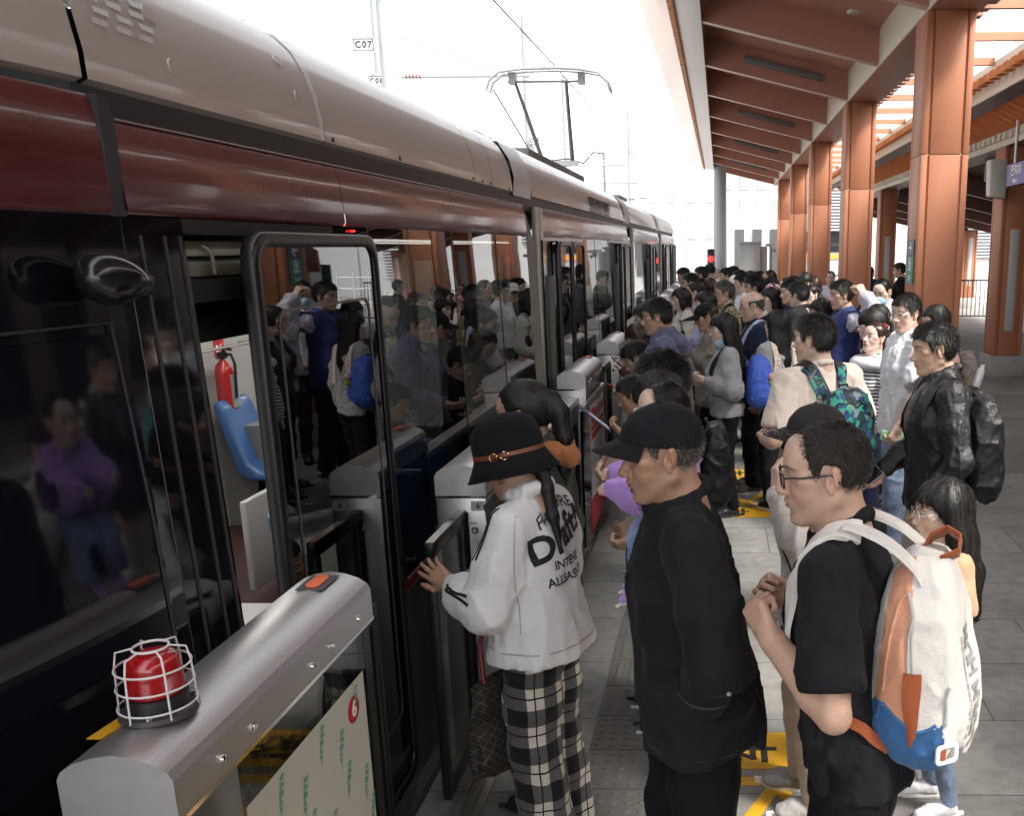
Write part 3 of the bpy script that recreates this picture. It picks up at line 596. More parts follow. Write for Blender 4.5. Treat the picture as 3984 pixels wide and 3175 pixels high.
# pantograph
pg = MB(); PY = 15.3; PC = -2.5
pd = mat('pantograph_dark', (.10, .11, .115), .45, .5); pl = mat('pantograph_grey', (.3, .31, .32), .4, .6)
ph = tpart('pantograph', MB().tube([(PC, PY+.8, 2.95), (PC+.0, PY+.05, 3.36)], .07, 10).box(PC-.28, PC+.28, PY-.04, PY+.04, 3.34, 3.42).box(PC-.5, PC+.5, PY-.3, PY+1.2, 2.85, 2.98), pl)
MB().tube([(PC-.26, PY, 3.4), (PC-.54, PY-.5, 4.5)], [.035, .025], 8).tube([(PC+.2, PY, 3.4), (PC+.22, PY-.5, 4.5)], [.035, .025], 8).tube([(PC-.3, PY, 3.3), (PC-.85, PY-.6, 4.38)], .014, 6).build('arm', pd, ph)
for dy in (-.62, -.38):
    MB().tube([(PC-.95, PY+dy, 4.36), (PC-.9, PY+dy, 4.5), (PC-.75, PY+dy, 4.62), (PC-.4, PY+dy, 4.66), (PC+.1, PY+dy, 4.67), (PC+.45, PY+dy, 4.65), (PC+.72, PY+dy, 4.6), (PC+.84, PY+dy, 4.48), (PC+.88, PY+dy, 4.34)], .022, 8).build('contact_strip', pl, ph, smooth=60)
MB().tube([(PC-.65, PY-.5, 4.5), (PC+.5, PY-.5, 4.5)], .018, 8).box(PC-.62, PC-.52, PY-.58, PY-.42, 4.46, 4.62).box(PC+.4, PC+.5, PY-.58, PY-.42, 4.46, 4.62).build('crossbar', pd, ph)
for _e in ((-3.3, -1.75, 9.0, 12.6, 2.88, 3.0), (-3.2, -1.95, 19, 20.4, 2.9, 3.1)): tpart('roof_equipment', MB().box(*_e), mat('roof_box', (.16, .15, .15), .6), bevel=.02)
# interior
inn = mat('interior_grey', (.40, .40, .39), .5, var=(2, .05)); blue_s = mat('seat_blue', (.035, .11, .28), .35, coat=.2)
tpart('floor', MB().box(-3.9, TX-.04, 1.2, 27.5, -.06, -.02), mat('tram_floor', (.05, .018, .016), .5))
tpart('ceiling_light', MB().box(-2.2, -2.0, 2.2, 12, 2.148, 2.158).box(-3.3, -3.1, 2.2, 12, 2.148, 2.158), mat('tram_lamp', (.8, .8, .8), .5, emit=('fff8f0', 2.0)))
tpart('interior_ceiling', MB().box(-3.9, TX-.1, 1.2, 27.5, 2.16, 2.19), inn)
q = MB().box(-3.9, -3.86, 1.2, 27.5, -.02, .75).box(-3.9, -3.86, 1.2, 27.5, 1.95, 2.16)
for a, c in ((1.2, 2.5), (3.9, 4.05), (5.6, 5.8), (6.35, 7.72), (9.6, 9.8), (11.8, 12), (14, 15), (17, 17.2), (20, 21), (24, 24.2)): q.box(-3.9, -3.86, a, c, .75, 1.95)
tpart('interior_wall', q, inn)
tpart('cab_partition', MB().box(-3.86, -1.9, 1.9, 1.95, 0, 2.15), mat('partition_dark', (.05, .05, .055), .4))
tpart('far_window', MB().box(-3.892, -3.885, 7.72, 20, .75, 1.95).box(-3.892, -3.885, 2.5, 6.35, .75, 1.95), clear)
tpart('window_rubber', MB().box(-3.86, -3.80, 7.72, 7.95, .3, 1.95), rub)
hr = mat('handrail_steel', (.6, .6, .58), .18, 1)
tpart('handrail', MB().tube([(-3.84, 7.95, 1.74), (-3.76, 7.97, 1.74), (-3.70, 8.02, 1.68), (-3.68, 8.05, 1.55), (-3.66, 8.1, .75), (-3.67, 8.1, .66), (-3.75, 8.08, .62), (-3.84, 8.05, .62)], .017, 8), hr, smooth=60)
q = MB()
for z in (1.93, 1.62): q.tube([(-3.80, 7.36, z), (-3.72, 7.36, z), (-3.70, 7.36, z-.03), (-3.70, 7.36, z-.2), (-3.72, 7.36, z-.23), (-3.80, 7.36, z-.23)], .012, 6).tube([(-3.70, 6.6, z-.23), (-3.70, 7.36, z-.23)], .012, 6)
tpart('luggage_rack', q, hr, smooth=60)
def seat(y, x=-3.55, face=1):
    b_ = [(y-.24*face, .98), (y-.20*face, 1.0), (y-.13*face, .94), (y-.03*face, .50), (y+.05*face, .44), (y+.36*face, .42), (y+.36*face, .37), (y+.0, .38), (y-.09*face, .46)]
    s_ = tpart('seat', MB().prism(b_, x-.22, x+.22, 'x'), blue_s, bevel=.03)
    MB().box(x-.05, x+.05, min(y, y+.25*face), max(y, y+.25*face), 0, .37).build('seat_leg', steel_soft, s_)
    q = MB().tube([(x+.2, y-.1*face, .62), (x+.22, y+.15*face, .64), (x+.22, y+.32*face, .6)], .016, 6); q.build('armrest', hr, s_, smooth=60)
sb = tpart('seat', MB().prism([(-3.80, .98), (-3.74, 1.0), (-3.70, .92), (-3.58, .52), (-3.50, .45), (-3.22, .43), (-3.22, .38), (-3.6, .38), (-3.68, .46)], 6.86, 7.30, 'y'), blue_s, bevel=.03); MB().box(-3.6, -3.4, 7.03, 7.12, 0, .37).build('seat_leg', steel_soft, sb); MB().tube([(-3.72, 7.33, .62), (-3.5, 7.34, .64), (-3.3, 7.33, .60), (-3.28, 7.33, .45)], .014, 8).build('armrest', hr, sb, smooth=60)
for y in (9.2, 4.25, 5.15): seat(y)
for y in (4.1, 4.9, 5.7): seat(y, -1.75)
tpart('wheel_arch_box', MB().box(-2.95, -1.9, 3.4, 4.3, 0, .42), inn, bevel=.03)
tpart('side_screen', MB().box(-2.9, -2.86, 5.4, 6.9, .05, .62), inn, bevel=.01)
fe = empty('fire_extinguisher', (-3.76, 7.02, .90), label='red fire extinguisher on the grey wall inside the open tram door', cat='fire extinguisher')
MB().lathe([(0, 0), (.06, 0), (.066, .02), (.066, .30), (.055, .35), (.025, .385), (.02, .40), (0, .40)], (0, 0, 0), 20).build('cylinder', mat('extinguisher_red', (.42, .02, .02), .25, coat=.5), fe, smooth=50)
MB().box(-.025, .025, -.03, .03, .40, .45).tube([(0, 0, .44), (.04, -.02, .48), (.09, -.03, .47)], .012, 6).tube([(0, 0, .43), (.07, .0, .43), (.09, 0, .36), (.075, 0, .1)], .012, 6).build('valve', black_m, fe)
MB().box(.05, .068, -.03, .05, .03, .28).build('paper_label', mat('label_grey', (.3, .33, .32), .5), fe)
fs = empty('fire_sign', (-3.853, 7.17, 1.36), label='small square red fire extinguisher sign on the tram wall', cat='sign')
MB().box(-.003, 0, -.07, .07, -.07, .07).build('sign_plate', mat('fire_red', (.5, .015, .02), .45), fs)
q = MB().prism([(-.05, -.05), (-.015, -.05), (-.015, .015), (-.025, .03), (-.045, .03), (-.05, .015)], .0005, .001, 'x')
for i in range(3): q.prism([(.005, -.055+i*.03), (.03, -.035+i*.03), (.055, -.03+i*.03), (.03, -.025+i*.03), (.012, -.035+i*.03)], .0005, .001, 'x')
q.build('pictogram', wf, fs)
# ================================================================ PLATFORM GATES
sticker = mat('label_silver', (.5, .52, .58), .4)
film = mat('frosted_film', (.50, .49, .41), .55, var=(3.5, .12), bump=(40, .1)); film_g = mat('film_pale_green', (.36, .39, .33), .55, var=(3, .12))
green_ink = mat('green_ink', (.03, .30, .22), .6); red_d = mat('disc_red', (.42, .012, .03), .4)
GX0, GX1 = -1.137, -.935; GC = (GX0+GX1)/2
def capprof():
    return [(GX1, 1.145), (GX1, 1.222), (GX1-.008, 1.238), (GX1-.03, 1.253), (GX1-.065, 1.265), (GC, 1.271), (GX0+.065, 1.265), (GX0+.03, 1.253), (GX0+.008, 1.238), (GX0, 1.222), (GX0, 1.145)]
def gate(y0, y1, num, post_low, label, disc=True, beacon=False, detail=True):
    g = empty('gate_cabinet', (GC, y0, 0), label=label, cat='platform gate', group='stainless platform gate cabinets')
    gi = Matrix.Translation((-GC, -y0, 0))
    def gp(nm, b, m, par=None, **k):
        o = b.build(nm, m, par or g, **k); o.matrix_parent_inverse = gi if par is None else Matrix.Identity(4); return o
    gp('cap', MB().prism(capprof(), y0, y1), steel, smooth=25)
    gp('cap_edge', MB().box(GX0-.001, GX1+.001, y0-.003, y1+.003, 1.135, 1.1445), chrome)
    py0, py1 = (y0, y0+.2)
    gp('post', MB().box(GX0, GX1, py0+.002, py1, .0, 1.1345), steel_soft, bevel=.003)
    gp('post', MB().box(GX0+.01, GX1-.012, y1-.05, y1-.004, .0, 1.1345), black_p)
    gp('glass_pane', MB().box(GX1-.022, GX1-.012, py1+.002, y1-.055, .06, 1.134), clear)
    gp('back_panel', MB().box(GX0+.01, GX0+.016, py1+.002, y1-.055, .06, 1.134), clear)
    gp('bottom_rail', MB().box(GX0+.01, GX1-.01, py1+.002, y1-.055, 0, .055), black_p)
    gp('film_sheet', MB().box(GX1-.0118, GX1-.0108, py1+.03, y1-.075, .07, 1.02), film if disc else film_g)
    q = MB()
    for yy in (y0+.15, y0+.55, y1-.1) if detail else (): q.lathe([(0, .008), (.007, .007), (.0085, .004), (.009, 0)], (GX1, yy, 1.178), 12, 'x')
    for yy in (y0+.27, y0+.66): q.lathe([(.011, 0), (.011, .004), (.006, .005), (.006, .007), (0, .007)], (GX1, yy, 1.178), 14, 'x')
    gp('cap_screw', q, chrome, smooth=40)
    lx = [(GC-.035, y1-.14), (GC+.035, y1-.14), (GC+.035, y1-.035), (GC-.035, y1-.035)]
    gp('lamp_patch', MB().prism(lx, 1.2695, 1.2722, 'z'), mat('patch_grey', (.10, .10, .11), .3))
    gp('status_lamp', MB().prism(rrect(.035, .085, .016, 4, GC, y1-.088), 1.2725, 1.2785, 'z'), mat('lamp_amber', (.62, .17, .08), .3, emit=('ff5a28', .03)), bevel=.002)
    if num:
        st = gp('number_label', MB().box(GX1-.062, GX1-.004, y0-.0012, y0+.0015, 1.082, 1.122), sticker)
        text('number', num, .034, frame((GX1-.033, y0-.0018, 1.102), (1, 0, 0), (0, 0, 1)), black_m, st, bold=.0006)
        gp('leaf_slot', MB().box(GC-.018, GC+.026, y0-.0015, y0+.002, .02, 1.075), mat('slot_black', (.004, .004, .004), .5))
        q = MB()
        for x in (GC-.015, GC+.05): q.lathe([(0, -.012), (.006, -.012), (.007, -.006), (.014, -.005), (.015, 0)], (x, y0, 1.0), 18, 'y')
        gp('lock', q, chrome, smooth=40)
        gp('lock_label', MB().box(GC-.03, GC+.06, y0-.001, y0+.001, 1.026, 1.034), sticker)
    if disc:
        dq = gp('number_disc', MB().lathe([(0, .0015), (.034, .0015), (.036, 0)], (GX1-.0106, y1-.155, .95), 28, 'x'), red_d, smooth=40)
        text('number', disc if isinstance(disc, str) else '6', .06, frame((GX1-.0086, y1-.155, .95), (0, 1, 0), (0, 0, 1)), wf, dq, bold=.0015)
        for i in range(20):
            yy = y0+.36+(i % 5)*.105+(i//5)*.025; zz = .93-(i//5)*.17-(i % 2)*.07
            text('film_print', '国商贸业保护膜使用', .0185, frame((GX1-.0102, yy, zz), (.12, .95, .3), (.0, -.3, .95)) @ Matrix.Rotation(R(62), 4, 'Z'), green_ink, g, ext=.0002).matrix_parent_inverse = gi
    return g, gp
def stub(y0, y1, label):
    s = empty('gate_leaf', (GC, y0, 0), label=label, cat='gate leaf', group='sliding glass leaves of the platform gates'); si = Matrix.Translation((-GC, -y0, 0))
    q = MB().box(GC-.017, GC+.017, y0, y1, 1.03, 1.085).box(GC-.017, GC+.017, y0, y0+.04, .06, 1.03).box(GC-.017, GC+.017, y1-.04, y1, .06, 1.03).box(GC-.017, GC+.017, y0+.04, y1-.04, .06, .10)
    a = q.build('leaf_frame', black_p, s, bevel=.004); b = MB().box(GC-.014, GC+.014, y0+.006, y1-.006, 1.0855, 1.088).build('top_strip', chrome, s); c = MB().box(GC-.004, GC+.004, y0+.041, y1-.041, .101, 1.029).build('leaf_glass', clear, s)
    for x in (a, b, c): x.matrix_parent_inverse = si
P5 = 5.05; GATES = []
for k in range(5):
    ya, yb = 1.42+P5*k, 3.6+P5*k; far = ['', ' second along', ' third along', ' fourth along', ' farthest'][k]
    GATES.append(gate(ya, ya+.93, None, True, ['stainless gate cabinet carrying the caged red beacon, nearest the camera', 'stainless gate cabinet carrying the white and red notice poster', 'gate cabinet third along the row seen just before the far doors', 'small gate cabinet fourth along the row behind the bob haired woman', 'farthest gate cabinet with one lit end before the tram tail'][k], ['6', False, False, False, False][k], detail=k < 2))
    GATES.append(gate(yb, yb+.93, str(6-k), False, ['stainless gate cabinet labelled 6 behind the woman in the black hat', 'stainless gate cabinet labelled 5 beside the man in the blue hoodie', 'gate cabinet labelled 4 behind the man in the blue hoodie', 'gate cabinet labelled 3 in the far part of the row', 'gate cabinet labelled 2 at the far end of the row'][k], False, detail=k < 2))
    stub(3.16+P5*k, 3.60+P5*k, ['black framed glass gate leaf in front of the woman in the black hat', 'black framed gate leaf before the cabinet labelled 5', 'third far gate leaf along the tram', 'fourth far gate leaf along the tram', 'farthest gate leaf along the tram'][k])
    if k < 2: stub(2.352+P5*k, 2.60+P5*k, ['short end of a gate leaf poking out of the nearest cabinet', 'short end of a gate leaf past the poster cabinet'][k])
    if k < 4:
        f = empty('fixed_barrier', (GC, 4.54+P5*k, 0), label=['glass barrier panel between the cabinet labelled 6 and the poster cabinet', 'glass barrier panel beyond the cabinet labelled 5', 'far glass barrier panel third along', 'farthest glass barrier panel'][k], cat='barrier', group='fixed glass barrier panels'); fi = Matrix.Translation((-GC, -4.54-P5*k, 0))
        def fp(nm, b, m, par=None, **kk):
            o = b.build(nm, m, par or f, **kk); o.matrix_parent_inverse = fi if par is None else Matrix.Identity(4); return o
        a, c = 4.54+P5*k, 6.46+P5*k
        fp('top_rail', MB().box(GC-.03, GC+.05, a, c, 1.05, 1.09), steel, bevel=.003)
        fp('rail_body', MB().box(GC-.026, GC+.046, a, c, .93, 1.049), navy)
        for yy in (a, (a+c)/2, c-.05): fp('post', MB().box(GC-.02, GC+.04, yy, yy+.05, 0, .93), black_p)
        fp('pane', MB().box(GC+.0, GC+.008, a+.05, (a+c)/2, .05, .93).box(GC+.0, GC+.008, (a+c)/2+.05, c-.05, .05, .93), clear)
        fp('bottom_rail', MB().box(GC-.02, GC+.04, a, c, 0, .049), black_p)
gC, gpC = GATES[2]; pm = mat('poster_white', (.75, .75, .75), .5); pr = mat('poster_red', (.5, .03, .05), .5); pt = mat('poster_text', (.28, .28, .30), .6)
PX = GX1+.012; gpC('notice_ledge', MB().box(GX1-.008, GX1+.016, 6.2, 7.40, 1.035, 1.06), steel); gpC('notice_board', MB().box(GX1-.008, PX-.0032, 6.2, 7.40, .07, 1.034), navy)
po = gpC('notice_poster', MB().box(PX-.003, PX, 6.55, 7.32, .33, 1.0), pm)
MB().box(PX+.0004, PX+.001, 6.55, 6.575, .33, 1.0).box(PX+.0004, PX+.001, 6.6, 7.29, .815, .845).box(PX+.0004, PX+.001, 6.6, 7.29, .745, .80).box(PX+.0004, PX+.001, 6.6, 6.76, .86, .975).build('poster_print', pr, po)
text('poster_title', '重要站区乘车指南', .075, frame((PX+.001, 7.04, .915), (0, 1, 0), (0, 0, 1)), pr, po)
q = MB()
for i in range(19):
    for u in (6.6, 6.96): q.box(PX+.0004, PX+.001, u, u+.31-(i*7 % 5)*.02, .71-i*.019, .719-i*.019)
q.build('poster_lines', pt, po)
gpC('red_panel', MB().box(PX-.003, PX-.001, 6.5, 7.38, .09, .32), pr)
bs = gpC('blue_sticker', MB().box(GC+.02, GC+.022, 7.46, 7.62, .66, 1.02), mat('sticker_blue', (.03, .08, .35), .5))
text('sticker_text', '请在\n黄线外\n候车\n排队', .045, frame((GC+.0225, 7.54, .86), (0, 1, 0), (0, 0, 1)), wf, bs)
bc = empty('warning_beacon', (-1.045, 1.58, 1.268), label='red warning beacon in a white wire cage on the nearest gate cabinet', cat='beacon')
MB().lathe([(0, 0), (.066, 0), (.068, .004), (.066, .012), (.058, .014), (0, .014)], (0, 0, 0), 28).build('base_plate', mat('beacon_base', (.05, .045, .045), .5, var=(30, .6)), bc, smooth=30)
MB().lathe([(.052, .014), (.053, .042), (0, .042)], (0, 0, 0), 28).build('base_ring', mat('beacon_black', (.02, .018, .02), .4), bc, smooth=40)
rd = mat('beacon_red', (.55, .012, .018), .22, coat=.5); n, l, b = nodes(rd); b.inputs['Transmission Weight'].default_value = .35; b.inputs['Subsurface Weight'].default_value = .3; b.inputs['Subsurface Radius'].default_value = (.03, .004, .004)
pr = [(.046, .043)]
for i in range(10): pr += [(.0475, .046+i*.0042), (.0462, .048+i*.0042)]
pr += [(.047, .092), (.044, .108), (.036, .118), (.02, .122), (0, .123)]
MB().lathe(pr, (0, 0, 0), 32).build('dome', rd, bc, smooth=50)
MB().lathe([(.012, .03), (.012, .09), (0, .095)], (0, 0, 0), 12).build('bulb', mat('beacon_bulb', (.7, .1, .05), .4), bc)
cg = MB()
for z, r in ((.022, .066), (.060, .064), (.096, .063)): cg.tube([(r*math.cos(2*PI*i/36), r*math.sin(2*PI*i/36), z) for i in range(36)], .0019, 6, closed=True)
cg.tube([(.03*math.cos(2*PI*i/24), .03*math.sin(2*PI*i/24), .131) for i in range(24)], .0024, 6, closed=True)
for i in range(6):
    a = 2*PI*i/6+.3; ca, sa = math.cos(a), math.sin(a); cg.tube([(.066*ca, .066*sa, .006), (.065*ca, .065*sa, .05), (.063*ca, .063*sa, .1), (.058*ca, .058*sa, .126), (.03*ca, .03*sa, .131)], .0019, 6)
cg.build('wire_cage', mat('cage_white', (.72, .70, .70), .4, var=(60, .15)), bc, smooth=60)
q = MB()
for i in range(3):
    a = 2*PI*i/3+.8; q.lathe([(0, .006), (.005, .005), (.006, 0)], (.061*math.cos(a), .061*math.sin(a), .014), 10)
q.build('screw', chrome, bc)
tag(MB().prism([(GX0+.004, 1.50), (GX0+.03, 1.50), (GX0+.055, 1.62), (GX0+.02, 1.62)], 1.2555, 1.2575, 'z').build('yellow_sticker', yel), 'scrap of yellow tape beside the caged red beacon', 'tape')
# ================================================================ SIGNED DISTANCE MODELLING (people, clothes, bags)
f32 = np.float32
_tab = RNG.random((24, 24, 24)).astype(f32)
def vn(x, y, z):
    xi, yi, zi = np.floor(x).astype(int), np.floor(y).astype(int), np.floor(z).astype(int)
    u, v, w_ = x-xi, y-yi, z-zi; u = u*u*(3-2*u); v = v*v*(3-2*v); w_ = w_*w_*(3-2*w_)
    a, b_, c = xi % 24, yi % 24, zi % 24; a1, b1, c1_ = (a+1) % 24, (b_+1) % 24, (c+1) % 24
    def L(p, q, t): return p+(q-p)*t
    return L(L(L(_tab[a, b_, c], _tab[a1, b_, c], u), L(_tab[a, b1, c], _tab[a1, b1, c], u), v), L(L(_tab[a, b_, c1_], _tab[a1, b_, c1_], u), L(_tab[a, b1, c1_], _tab[a1, b1, c1_], u), v), w_)
def smin(a, b_, k):
    if k <= 0: return np.minimum(a, b_)
    h = np.clip(.5+.5*(b_-a)/k, 0, 1); return b_+(a-b_)*h-k*h*(1-h)
class SDF:
    def __init__(s, lo, hi, h):
        s.lo = np.array(lo, f32); s.h = h; s.n = np.maximum(4, np.ceil((np.array(hi)-s.lo)/h).astype(int)+1); s.F = np.full(s.n, .12, f32)
        s.ax = [s.lo[i]+h*np.arange(s.n[i], dtype=f32) for i in range(3)]
    def blk(s, lo, hi):
        a = np.clip(np.floor((np.array(lo)-s.lo)/s.h).astype(int), 0, s.n); c = np.clip(np.ceil((np.array(hi)-s.lo)/s.h).astype(int)+1, 0, s.n)
        return tuple(slice(i, j) for i, j in zip(a, c))
    def grid(s, sl): return s.ax[0][sl[0]][:, None, None], s.ax[1][sl[1]][None, :, None], s.ax[2][sl[2]][None, None, :]
    def op(s, sl, d, k, op):
        if d.size == 0: return
        F = s.F[sl]
        s.F[sl] = smin(F, d, k) if op == 'u' else (-smin(-F, d, k) if op == 's' else -smin(-F, -d, k))
    def rc(s, a, b_, ra, rb, k=.02, op='u'):
        a = np.array(a, f32); b_ = np.array(b_, f32); m = max(ra, rb)+max(k, .02)+2*s.h
        sl = s.blk(np.minimum(a, b_)-m, np.maximum(a, b_)+m); X, Y, Z = s.grid(sl); v = b_-a; L2 = max(1e-9, float(v@v))
        t = np.clip(((X-a[0])*v[0]+(Y-a[1])*v[1]+(Z-a[2])*v[2])/L2, 0, 1)
        d = np.sqrt((X-a[0]-t*v[0])**2+(Y-a[1]-t*v[1])**2+(Z-a[2]-t*v[2])**2)-(ra+(rb-ra)*t); s.op(sl, d, k, op); return s
    def chain(s, pts, rs, k=.02):
        for (p, q), (ra, rb) in zip(zip(pts, pts[1:]), zip(rs, rs[1:])): s.rc(p, q, ra, rb, k)
        return s
    def el(s, c, r, k=.02, op='u', rot=None):
        c = np.array(c, f32); r = np.array(r, f32); m = (r if rot is None else np.full(3, r.max()))+max(k, .02)+2*s.h
        sl = s.blk(c-m, c+m); X, Y, Z = s.grid(sl); X, Y, Z = X-c[0], Y-c[1], Z-c[2]
        if rot is not None:
            q = np.array(Euler(rot).to_matrix().transposed()); X, Y, Z = q[0, 0]*X+q[0, 1]*Y+q[0, 2]*Z, q[1, 0]*X+q[1, 1]*Y+q[1, 2]*Z, q[2, 0]*X+q[2, 1]*Y+q[2, 2]*Z
        k0 = np.sqrt((X/r[0])**2+(Y/r[1])**2+(Z/r[2])**2); k1 = np.sqrt((X/r[0]**2)**2+(Y/r[1]**2)**2+(Z/r[2]**2)**2)+1e-9
        s.op(sl, k0*(k0-1)/k1, k, op); return s
    def col(s, prof, lean=0, piv=(0, 0, .9), k=.03, op='u', pw=2.3, cy=0):
        # prof rows: z, rx, ry, cx (centre offset); superelliptic column
        P = np.array(prof, f32); P = P[np.argsort(P[:, 0])]; sl = s.blk(s.lo, s.lo+s.n*s.h); X, Y, Z = s.grid(sl)
        if lean:
            c_, s_ = math.cos(lean), math.sin(lean); x, z = X-piv[0], Z-piv[2]; X, Z = x*c_-z*s_+piv[0], x*s_+z*c_+piv[2]
        X = X+0*Z; Z = Z+0*X
        rx, ry, cx = (np.interp(Z, P[:, 0], P[:, i]).astype(f32) for i in (1, 2, 3))
        q = (np.abs((X-cx)/rx)**pw+np.abs((Y-cy)/ry)**pw)**(1/pw); d = (q-1)*np.minimum(rx, ry)*.9
        d = -smin(-d, -np.maximum(Z-P[-1, 0], P[0, 0]-Z), .02); s.op(sl, d, k, op); return s
    def half(s, n_, c, k=.004):
        n_ = np.array(n_, f32); sl = s.blk(s.lo, s.lo+s.n*s.h); X, Y, Z = s.grid(sl); s.F = -smin(-s.F, -(X*n_[0]+Y*n_[1]+Z*n_[2]-c), k); return s
    def fold(s, A, fr=9, seed=0, st=(1, 1, .7)):
        near = np.abs(s.F) < .045; i = np.argwhere(near); p = s.lo+i*s.h
        x, y, z = (p[:, j]*fr*st[j]+seed*3.7 for j in range(3)); wq = vn(x*.6+5, y*.6, z*.6)*2.2
        r1 = 1-np.abs(2*vn(x+wq, y+wq*.7, z+wq)-1); r2 = 1-np.abs(2*vn(x*2.3+wq*2, y*2.3, z*2.0-wq)-1)
        A = A*1.35; s.F[near] -= (A*(r1**3-.28)+A*.55*(r2**3-.28)).astype(f32); return s
    def at(s, p):
        q = (p-s.lo)/s.h; q = np.clip(q, 0, s.n-1.001); i = q.astype(int); t = (q-i).astype(f32); o = 0
        for dx in (0, 1):
            for dy in (0, 1):
                for dz in (0, 1):
                    o = o+s.F[i[:, 0]+dx, i[:, 1]+dy, i[:, 2]+dz]*(t[:, 0] if dx else 1-t[:, 0])*(t[:, 1] if dy else 1-t[:, 1])*(t[:, 2] if dz else 1-t[:, 2])
        return o
    def grad(s, p):
        e = s.h; g = np.stack([s.at(p+np.eye(3)[i]*e)-s.at(p-np.eye(3)[i]*e) for i in range(3)], 1); return g/(np.linalg.norm(g, axis=1, keepdims=True)+1e-9)
    def mesh(s):
        F = s.F; S = F < 0; n_ = s.n; C = np.zeros(n_-1, np.int8)
        for dx in (0, 1):
            for dy in (0, 1):
                for dz in (0, 1): C += S[dx:n_[0]-1+dx, dy:n_[1]-1+dy, dz:n_[2]-1+dz]
        act = (C > 0) & (C < 8); ai = np.argwhere(act); idx = np.full(n_-1, -1, np.int32); idx[act] = np.arange(len(ai))
        acc = np.zeros((len(ai), 3), f32); cnt = np.zeros(len(ai), f32)
        cor = [(a, b_, c) for a in (0, 1) for b_ in (0, 1) for c in (0, 1)]
        val = {c: F[ai[:, 0]+c[0], ai[:, 1]+c[1], ai[:, 2]+c[2]] for c in cor}
        for c in cor:
            for ax in range(3):
                if c[ax]: continue
                d = list(c); d[ax] = 1; fa, fb = val[c], val[tuple(d)]; m = (fa < 0) != (fb < 0); t = np.where(m, fa/np.where(m, fa-fb, 1), 0)
                for j in range(3): acc[:, j] += np.where(m, c[j]+(t if j == ax else 0), 0)
                cnt += m
        V = s.lo+(ai+acc/cnt[:, None])*s.h; Q = []
        for ax in range(3):
            o1, o2 = (ax+1) % 3, (ax+2) % 3; a = [slice(1, -1)]*3; a[ax] = slice(0, -1); c = list(a); c[ax] = slice(1, None)
            A, B = S[tuple(a)], S[tuple(c)]; e = np.argwhere(A != B)
            if not len(e): continue
            p = e.copy(); p[:, o1] += 1; p[:, o2] += 1; up = A[tuple(e.T)]
            def cell(d1, d2): q = p.copy(); q[:, o1] -= d1; q[:, o2] -= d2; return idx[tuple(q.T)]
            q = np.stack([cell(1, 1), cell(0, 1), cell(0, 0), cell(1, 0)], 1); q[~up] = q[~up][:, ::-1]; Q.append(q)
        return V.astype(f32), np.concatenate(Q).astype(np.int32)
def npmesh(name, V, Q, cols=None, smooth=True):
    me = bpy.data.meshes.new(name); me.vertices.add(len(V)); me.vertices.foreach_set('co', np.ascontiguousarray(V, f32).ravel())
    k = Q.shape[1]; me.loops.add(len(Q)*k); me.polygons.add(len(Q)); me.loops.foreach_set('vertex_index', np.ascontiguousarray(Q, np.int32).ravel())
    me.polygons.foreach_set('loop_start', np.arange(len(Q), dtype=np.int32)*k); me.polygons.foreach_set('use_smooth', np.full(len(Q), smooth))
    me.update(calc_edges=True)
    if cols is not None:
        a = me.color_attributes.new('Col', 'FLOAT_COLOR', 'POINT'); a.data.foreach_set('color', np.concatenate([cols, np.ones((len(cols), 1))], 1).astype(f32).ravel())
    return me
def merge(parts):
    Vs, Qs, k = [], [], 0
    for V, Q in parts: Vs.append(V); Qs.append(Q+k); k += len(V)
    return np.concatenate(Vs), np.concatenate(Qs)
def xf(M, V): A = np.array(M); return V@A[:3, :3].T+A[:3, 3]
def sst(a, b_, x): t = np.clip((x-a)/(b_-a), 0, 1); return t*t*(3-2*t)
